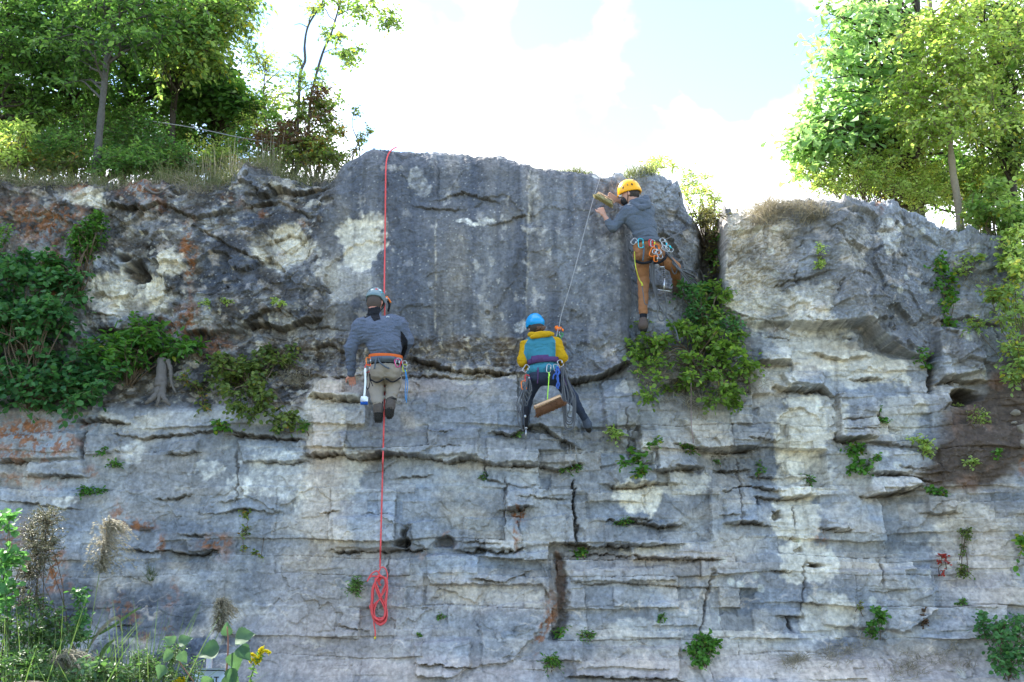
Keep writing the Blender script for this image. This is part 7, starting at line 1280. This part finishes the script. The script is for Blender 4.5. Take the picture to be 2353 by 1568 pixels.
# ---- dead stump, roots and fallen branch
q = MB(); rt = empty('tree_stump', surf(368, 900, .05), 'grey weathered stump with splayed roots on the left ledge', 'stump')
sp = lambda u, v, d: np.array(surf(u, v, d)); yb = surf(368, 880, .16).y
st = lambda u, v, d=0: np.array(P(u, v, yb - d))
q.tube(spline([st(372, 826), st(372, 845, .02), st(371, 870, .03), st(369, 890, .04)], 6), [.055] * 6 + [.062] * 6 + [.075] * 7, 11); q.build('trunk', DEADW, rt)
for k_, (pl, r_) in enumerate([([st(370, 880, .05), st(360, 905, .09), st(345, 920, .12), st(334, 928, .10)], .05), ([st(374, 880, .06), st(374, 905, .10), st(380, 920, .14), st(392, 932, .12)], .045), ([st(385, 828, .03), st(392, 850, .05), st(394, 880, .06), st(405, 905, .05)], .030), ([st(364, 885, .05), st(354, 900, .04), st(342, 905, .0)], .04), ([st(372, 895, .08), st(366, 915, .12), st(360, 935, .12)], .04)]):
    q = MB(); p = spline(pl, 6); q.tube(p, np.linspace(r_, r_ * .35, len(p)) * (1 + .15 * np.sin(np.arange(len(p)) * 1.7)), 8); q.build('root', DEADW, rt)
q = MB(); p = spline([surf(332, 430, .03), surf(350, 442, .05), surf(365, 444, .06), surf(385, 432, .05), surf(398, 424, .04)], 6); q.tube(p, np.linspace(.018, .007, len(p)), 7); q.tube(spline([surf(350, 442, .05), surf(342, 438, .06)], 4), .01, 5); tag(q.build('dead_branch', DEADW, None), 'short bleached dead branch lying on the upper left rock', 'branch')
rope_thing('steel_cable', 'thin pale cable stretched between the trees of the left rim', 'cable', [[P(330, 276, 1.2), P(450, 295, 1.0), P(560, 318, .9), P(660, 332, .9)]], ROPEW, .006)
rope_thing('thin_rope', 'thin pink-grey cord hanging below the gully shrub', 'cord', [[surf(1588, 880, .3), surf(1588, 930, .08), surf(1589, 980, .04), surf(1593, 1010, .04), surf(1594, 1031, .06)]], mat('faded_cord', (.30, .22, .22), .8), .0045)
# ---- loose rocks at the right edge
def boulder(c, r, seed):
    rg_ = np.random.default_rng(seed); q = MB(); q.ell((0, 0, 0), (1, 1, 1), None, 20, 14); V = q.V[0]; nv = V.copy()
    for _ in range(26):
        n_ = unit(rg_.normal(size=3)); d_ = rg_.uniform(.45, .72); k_ = nv @ n_; nv = np.where((k_ > d_)[:, None], nv - (k_ - d_)[:, None] * n_, nv)
    nv += .02 * fbm(nv[:, 0] * 4 + seed, nv[:, 2] * 4 + nv[:, 1] * 3, 3, 5)[:, None]; q.V[0] = nv * np.array(r) + np.array(tuple(c)); return q
PALER = mat('pale_rubble', (.20, .175, .14), .95, noise=.25, scale=18, bump=.8)
for k_, (u, v, r_, lb) in enumerate([(2335, 948, (.09, .07, .06), 'pale block lodged on top of the loose rocks at the right edge'), (2346, 985, (.06, .06, .08), 'tan angular rock in the middle of the right-edge pile'), (2330, 972, (.05, .05, .035), 'small flat stone left in the right-edge pile'), (2350, 1020, (.05, .05, .07), 'cream rock at the bottom of the right-edge pile')]):
    tag(boulder(surf(u, v, .05), r_, 40 + k_).build('loose_rock', PALER, None, smooth=False), lb, 'rock', 'loose rocks stacked on the soil at the right edge')
# ---- foreground, lower left (nearer the viewer than the wall)
def reed(label, stem, plume, fl, seed, leaves_=(), col=PLUME, group='feathery reeds in the left foreground', L_=.30):
    rg_ = np.random.default_rng(seed); root = empty('reed', stem[0], label, 'reed', group); q = MB(); p = spline(stem, 8); q.tube(p, np.linspace(.006, .003, len(p)), 5); q.build('stalk', mat('reed_stalk', (.20, .24, .10), .7), root)
    pp = spline(np.array([tuple(x) for x in plume], float), 12); n = len(pp); lv = Leaves(seed); q = MB()
    for i in range(n):
        t = i / n; ln = L_ * (math.sin(math.pi * min(1, t * .8 + .18)) ** .8) * fl; ax = unit(pp[min(i + 1, n - 1)] - pp[max(i - 1, 0)])
        for _ in range(7):
            d = unit(ax * 1.0 + rg_.normal(size=3) * [.42, .3, .1]); H = ln * rg_.uniform(.35, 1.1); tt = np.linspace(0, 1, 7)[:, None]
            c = pp[i] + d * H * tt + np.array([.20, 0, -.85]) * H * tt ** 3 + rg_.normal(size=(7, 3)) * .003; q.tube(c, .0011, 3)
            m_ = 16; k_ = rg_.uniform(.1, 1, m_); b_ = np.stack([np.interp(k_, tt[:, 0], c[:, x_]) for x_ in range(3)], -1); dd = unit(c[-1] - c[0]) + rg_.normal(size=(m_, 3)) * .35 + [0, 0, -.3]
            lv.add(b_, dd, rg_.normal(size=(m_, 3)), .024 * rg_.uniform(.6, 1.3, m_), .0048)
    q.build('plume_branches', mat('straw_stem', (.34, .30, .22), .8), root); lv.build('plume', col, root)
    for lf in leaves_:
        p = spline(lf[0], 8); n = len(p); t = np.linspace(0, 1, n); w = lf[1] * np.sin(np.pi * np.clip(t * .92 + .06, 0, 1)) ** .6 * .5; ax = unit(np.gradient(p, axis=0)); sd_ = unit(np.cross(ax, [.25, 1, .2])); nn = unit(np.cross(sd_, ax))
        V = np.stack([p - sd_ * w[:, None], p - nn * w[:, None] * .25, p + sd_ * w[:, None]], 1).reshape(-1, 3); i_ = (np.arange(n - 1) * 3)[:, None]; Q = np.vstack([i_ + [0, 1, 4, 3], i_ + [1, 2, 5, 4]])
        V = V - np.array(parent_world(root)); mesh_np('blade', V, Q, G_DRY if lf[2] else G_GREEN, root, attrs={'tint': ('POINT', np.full(len(V), .5))})
    return root
def FP(Y): return lambda u, v, d=0: np.array(P(u, v, Y + d))
f = FP(-3.2)
reed('tall reed with a full feathery plume against the lower left wall', [f(180, 1720), f(200, 1500), f(218, 1380), f(228, 1320)], [f(228, 1320), f(234, 1280), f(244, 1230), f(252, 1205)], 1.0, 701,
     [([f(192, 1530), f(165, 1480), f(140, 1440), f(150, 1420), f(158, 1470)], .03, 1), ([f(196, 1500), f(230, 1450), f(268, 1420), f(282, 1455)], .028, 1), ([f(202, 1470), f(250, 1445), f(300, 1410), f(325, 1395)], .022, 0), ([f(205, 1470), f(160, 1450), f(120, 1440), f(80, 1448)], .016, 1), ([f(200, 1470), f(170, 1450), f(145, 1430)], .04, 0), ([f(190, 1600), f(235, 1500), f(262, 1470)], .035, 0)], L_=.36)
f = FP(-4.2)
reed('reed plume bent over to the left below the tall one', [f(80, 1720), f(70, 1650), f(85, 1580), f(110, 1530)], [f(110, 1530), f(140, 1510), f(170, 1505), f(200, 1508)], 1.0, 702, [([f(60, 1660), f(110, 1560), f(140, 1600), f(170, 1650)], .04, 0)], leafmat('plume_grey', (.17, .17, .12), (.32, .31, .23), .4, tm=(1, 1, 1)), L_=.27)
f = FP(-5.0)
reed('drooping reed plume at the lower left corner', [f(10, 1750), f(20, 1650), f(60, 1590), f(118, 1570)][::1], [f(118, 1572), f(80, 1570), f(40, 1585), f(10, 1610)], 1.05, 703, [([f(30, 1660), f(80, 1620), f(120, 1700)], .04, 0), ([f(110, 1570), f(150, 1640), f(165, 1700)], .035, 0)], PLUME, L_=.26)
f = FP(-3.0)
reed('small reed plume above the big-leaved sapling', [f(440, 1720), f(455, 1560), f(490, 1480), f(502, 1455)], [f(502, 1455), f(506, 1425), f(512, 1400), f(508, 1380)], .75, 704, [([f(450, 1640), f(420, 1580), f(370, 1560)], .02, 0)], L_=.27)
def bigleaf(q, c, d, n_, L, W, rg_, cup=.12):
    """a broad triangular poplar blade with a notched margin"""
    d = unit(np.array(d, float)); s_ = unit(np.cross(d, n_)); u_ = np.cross(s_, d); t = np.linspace(0, 1, 15)
    w = np.interp(t, [0, .04, .12, .26, .42, .6, .78, .92, 1], [.02, .26, .44, .50, .44, .32, .18, .06, .0]) * W; w = w * (1 + .07 * np.sin(t * 40)); ph = rg_.uniform(0, 6); bend = rg_.uniform(-.25, .1)
    V = []
    for k_ in (-1, -.55, 0, .55, 1):
        V.append(c + d * (t * L)[:, None] + s_ * (w * k_)[:, None] + u_ * (cup * L * (abs(k_) ** 1.5) * np.minimum(w / (.5 * W), 1) + bend * L * t ** 2 + .035 * L * abs(k_) * np.sin(t * 9 + ph + k_))[:, None])
    V = np.vstack(V); m_ = len(t); i_ = (np.arange(4)[:, None] * m_ + np.arange(m_ - 1)[None]).reshape(-1)
    q.add(V, np.stack([i_, i_ + 1, i_ + 1 + m_, i_ + m_], -1))
f = FP(-4.6); rgp = np.random.default_rng(77); rt = empty('poplar_sapling', f(490, 1760), 'young poplar with large broad grey-green leaves in front of the white sign', 'sapling')
q = MB(); q.tube(spline([f(492, 1760), f(500, 1640), f(518, 1560), f(524, 1490), f(522, 1440)], 6), np.linspace(.010, .004, 25), 6); q.tube(spline([f(500, 1640), f(440, 1560), f(404, 1510)], 5), .0035, 5); q.build('stem', mat('reddish_stem', (.20, .09, .06), .7), rt)
for (u, v, du, dv, L_, W_, nz_) in [(522, 1462, -.1, -1, .16, .13, (0, -1, .2)), (540, 1470, .9, -.2, .25, .24, (0, -.8, .6)), (545, 1490, .7, .6, .22, .18, (.2, -.8, .5)), (505, 1490, -.9, .3, .26, .25, (0, -.8, .6)), (535, 1500, .3, 1, .22, .19, (.3, -1, .2)), (530, 1535, .2, 1, .26, .14, (.2, -1, .2)), (490, 1560, -.6, .7, .24, .18, (0, -1, .3)), (520, 1550, .7, .8, .22, .20, (0, -1, .4)), (400, 1480, -.6, -.4, .14, .13, (0, -.8, .6)), (410, 1478, .7, -.3, .17, .15, (0, -.8, .5)), (398, 1500, -.7, .5, .15, .14, (0, -.9, .4)), (412, 1500, .6, .8, .15, .13, (0, -.9, .4)), (440, 1590, -.3, .9, .2, .2, (0, -.9, .4)), (380, 1530, -.4, .8, .16, .15, (0, -.9, .4)), (395, 1575, .2, .9, .2, .17, (0, -.9, .4))]:
    q = MB(); bigleaf(q, f(u, v, rgp.uniform(-.05, .05)), (du, rgp.uniform(-.1, .1), -dv), np.array(nz_, float), L_ * .60, W_ * .62, rgp, rgp.uniform(.08, .30)); o = q.build('leaf', L_POP, rt); o.data.attributes.new('tint', 'FLOAT', 'POINT').data.foreach_set('value', np.full(len(o.data.vertices), rgp.uniform(.2, .9), np.float32))
# sign
f = FP(-2.4); sc_ = np.array(f(481, 1578)); rt = empty('sign', sc_ - [0, 0, .4], 'white sign with black border and lettering on a grey post behind the sapling', 'sign')
q = MB(); w_, h_ = .150, .150; cn = []; rr_ = .03
for cx_, cz_, a0 in ((w_ - rr_, h_ - rr_, 0), (-w_ + rr_, h_ - rr_, 90), (-w_ + rr_, -h_ + rr_, 180), (w_ - rr_, -h_ + rr_, 270)):
    for a_ in range(0, 91, 15): cn.append((cx_ + rr_ * math.cos(R(a0 + a_)), cz_ + rr_ * math.sin(R(a0 + a_))))
cn = np.array(cn); n = len(cn)
def plate(q, sc, y0, y1):
    V = np.vstack([np.stack([cn[:, 0] * sc[0], np.full(n, y0), cn[:, 1] * sc[1]], -1), np.stack([cn[:, 0] * sc[0], np.full(n, y1), cn[:, 1] * sc[1]], -1), [[0, y0, 0], [0, y1, 0]]]) + sc_; i_ = np.arange(n); j_ = (i_ + 1) % n
    q.add(V, np.stack([i_, j_, n + j_, n + i_], -1), np.vstack([np.stack([i_, j_, np.full(n, 2 * n)], -1), np.stack([n + j_, n + i_, np.full(n, 2 * n + 1)], -1)]))
SIGNW = mat('sign_white', (.62, .72, .86), .5, noise=.04); SIGNK = mat('sign_black', (.012, .012, .015), .6)
plate(q, (1, 1), 0, .006); q.build('panel', SIGNW, rt)
q = MB(); q.tube([np.array([a_ * .90, -.002, b_ * .88]) + sc_ for a_, b_ in cn], .0042, 5, True); q.build('border', SIGNK, rt)
q = MB(); q.box(sc_ + [-.02, .024, -.42], (.026, .016, .72), None, .004); q.build('post', mat('galvanised', (.42, .40, .42), .5, .6, .1), rt).location.z += .25 * 0
for (tx, x_, z_, sz) in [('and T', .0, .035, .066), ('of', .01, -.035, .066)]:
    cu = bpy.data.curves.new('lettering', 'FONT'); cu.body = tx; cu.size = sz; cu.align_x = 'CENTER'; cu.extrude = .001; cu.offset = .0015; o = bpy.data.objects.new('lettering', cu); COL.objects.link(o); cu.materials.append(SIGNK)
    bpy.context.view_layer.update(); me = bpy.data.meshes.new_from_object(o.evaluated_get(bpy.context.evaluated_depsgraph_get())); bpy.data.objects.remove(o); o = bpy.data.objects.new('lettering', me); COL.objects.link(o)
    o.parent = rt; o.rotation_euler = (R(90), 0, 0); o.location = Vector(sc_ + [x_, -.004, z_]) - rt.location
# goldenrod
def goldenrod(label, stem, heads, seed, Yd):
    rg_ = np.random.default_rng(seed); f_ = FP(Yd); rt = empty('goldenrod', f_(*stem[0]), label, 'flower', None); p = spline([f_(*s) for s in stem], 8); q = MB(); q.tube(p, np.linspace(.004, .002, len(p)), 5); q.build('stem', STEM, rt)
    lv = Leaves(seed)
    for i in range(4, len(p)): lv.add(p[i][None] + rg_.normal(size=(3, 3)) * .004, rg_.normal(size=(3, 3)) + [0, 0, -.1], rg_.normal(size=(3, 3)) + [0, -.5, 1], .038, .010)
    lv.build('leaves', L_MID, rt); lv = Leaves(seed + 1)
    for hd in heads:
        pp = spline([f_(*x) for x in hd], 8)
        for x in pp: m_ = 16; lv.add(x + rg_.normal(size=(m_, 3)) * .004, rg_.normal(size=(m_, 3)), rg_.normal(size=(m_, 3)), .011, .008)
    lv.build('flower_spike', GOLD, rt, 'round'); return rt
goldenrod('goldenrod spray with yellow spikes right of the big-leaved sapling', [(548, 1760), (560, 1620), (575, 1560), (590, 1520), (600, 1505)], [[(590, 1518), (584, 1506), (572, 1503)], [(592, 1514), (606, 1496), (620, 1500)], [(600, 1508), (596, 1496), (604, 1488)], [(590, 1520), (578, 1516), (576, 1522)], [(598, 1512), (594, 1520), (588, 1524)]], 710, -3.9)
goldenrod('small goldenrod spike at the lower edge left of the sign', [(380, 1760), (400, 1640), (425, 1570)], [[(425, 1570), (415, 1562), (400, 1566)], [(424, 1566), (412, 1570), (398, 1580)], [(422, 1560), (412, 1560)]], 711, -4.0)
# leafy weeds, grass and brush in the left foreground
def weed(name, label, u0, regs, lm, L_, W_, n_, rd, seed, Yd, cat='weed', stems_to=None, shape='leaf', tint=None, stem=STEM):
    rg_ = np.random.default_rng(seed); f_ = FP(Yd); b = f_(*u0); b[2] = 0.0; rt = empty(name, b, label, cat); q = MB(); lv = Leaves(seed); tw = q
    for (u, v, ru, rv, n) in regs:
        for k_ in range(n):
            a_ = rg_.uniform(0, 6.28); s_ = math.sqrt(rg_.uniform(0, 1)); c = f_(u + ru * s_ * math.cos(a_), v + rv * s_ * math.sin(a_), rg_.uniform(-.25, .25)); sprays(lv, tw, rg_, c, rd * rg_.uniform(.6, 1.3), n_, L_, W_, .1, .5, tint=tint, tw_r=.0022)
            if k_ % 3 == 0: limb(q, b + rg_.normal(size=3) * [.08, .08, 0], c, .006, .002, rg_, sag=.03, k=4)
    q.build('stems', stem, rt); tw.build('twigs', stem, rt); lv.build('leaves', lm, rt, shape); return rt
weed('tall_weed', 'tall seeding weed with tiny grey-green florets at the left wall', (55, 1700), [(95, 1230, 34, 46, 20), (70, 1290, 34, 40, 16), (110, 1200, 22, 20, 8), (60, 1360, 20, 40, 8)], leafmat('floret', (.075, .085, .05), (.17, .17, .11), .3, tm=(1.1, 1.1, 1)), .016, .009, 12, .13, 720, -3.4, 'weed', stem=STEMB)
weed('leafy_weed', 'blue-green weed with paired round leaves on the left edge', (15, 1700), [(14, 1270, 18, 40, 8), (14, 1200, 20, 20, 5), (20, 1370, 20, 40, 7)], L_BLUE, .062, .042, 6, .10, 721, -3.8, shape='round', tint=.7)
weed('leafy_weed', 'bushy mid-green weed behind the reeds in the lower left', (90, 1700), [(60, 1440, 60, 60, 26), (120, 1470, 50, 50, 18), (40, 1540, 60, 40, 18), (150, 1550, 70, 30, 16)], L_WEED, .040, .020, 9, .12, 722, -3.6, tint=.5)
weed('leafy_weed', 'slender plant with round leaves beside the tall reed plume', (186, 1700), [(186, 1365, 14, 16, 6), (186, 1420, 14, 20, 6), (190, 1460, 8, 12, 3)], L_BLUE, .038, .026, 6, .06, 723, -3.3, shape='round', tint=.5)
weed('leafy_weed', 'small pale-leaved plant at the bottom left of the sapling', (215, 1720), [(212, 1530, 20, 12, 5), (220, 1556, 22, 8, 5)], L_POP, .060, .026, 5, .07, 724, -4.4, tint=.8)
weed('feathery_weed', 'feathery green weed below the big-leaved sapling', (370, 1720), [(350, 1530, 50, 30, 18), (300, 1560, 50, 16, 10), (420, 1550, 30, 24, 8), (390, 1500, 20, 20, 5)], L_WEED, .026, .009, 10, .10, 725, -4.0, tint=.6)
weed('leafy_weed', 'low pale-green weed filling the corner under the drooping plume', (60, 1720), [(40, 1540, 60, 24, 14), (130, 1555, 60, 16, 12), (240, 1545, 50, 20, 10)], L_WEED, .045, .022, 8, .11, 726, -4.3, tint=.5)
f_ = FP(-3.8); lst = []
def gbase(u, Y): p = P(u, 1600, Y); return np.array([p.x, Y, .02])
for u in np.arange(-20, 320, 7.0):
    for _ in range(2): blades(lst, rg, gbase(u + rg.uniform(-8, 8), rg.uniform(-4.6, -3.2)), 12, rg.uniform(1.0, 1.65) * (1.0 if u < 240 else .85), .020, .16, .05, .35, seg=6)
for u in np.arange(290, 345, 5.0): blades(lst, rg, gbase(u, rg.uniform(-4.3, -3.6)), 14, 1.55, .016, .10, .04, .3, seg=6)
for u in np.arange(-20, 700, 10.0): blades(lst, rg, gbase(u, rg.uniform(-4, -2)), 8, .80, .012, .3, .08, .5, seg=5)
grass_obj('tall_grass', lst, G_GREEN, kind='stuff')
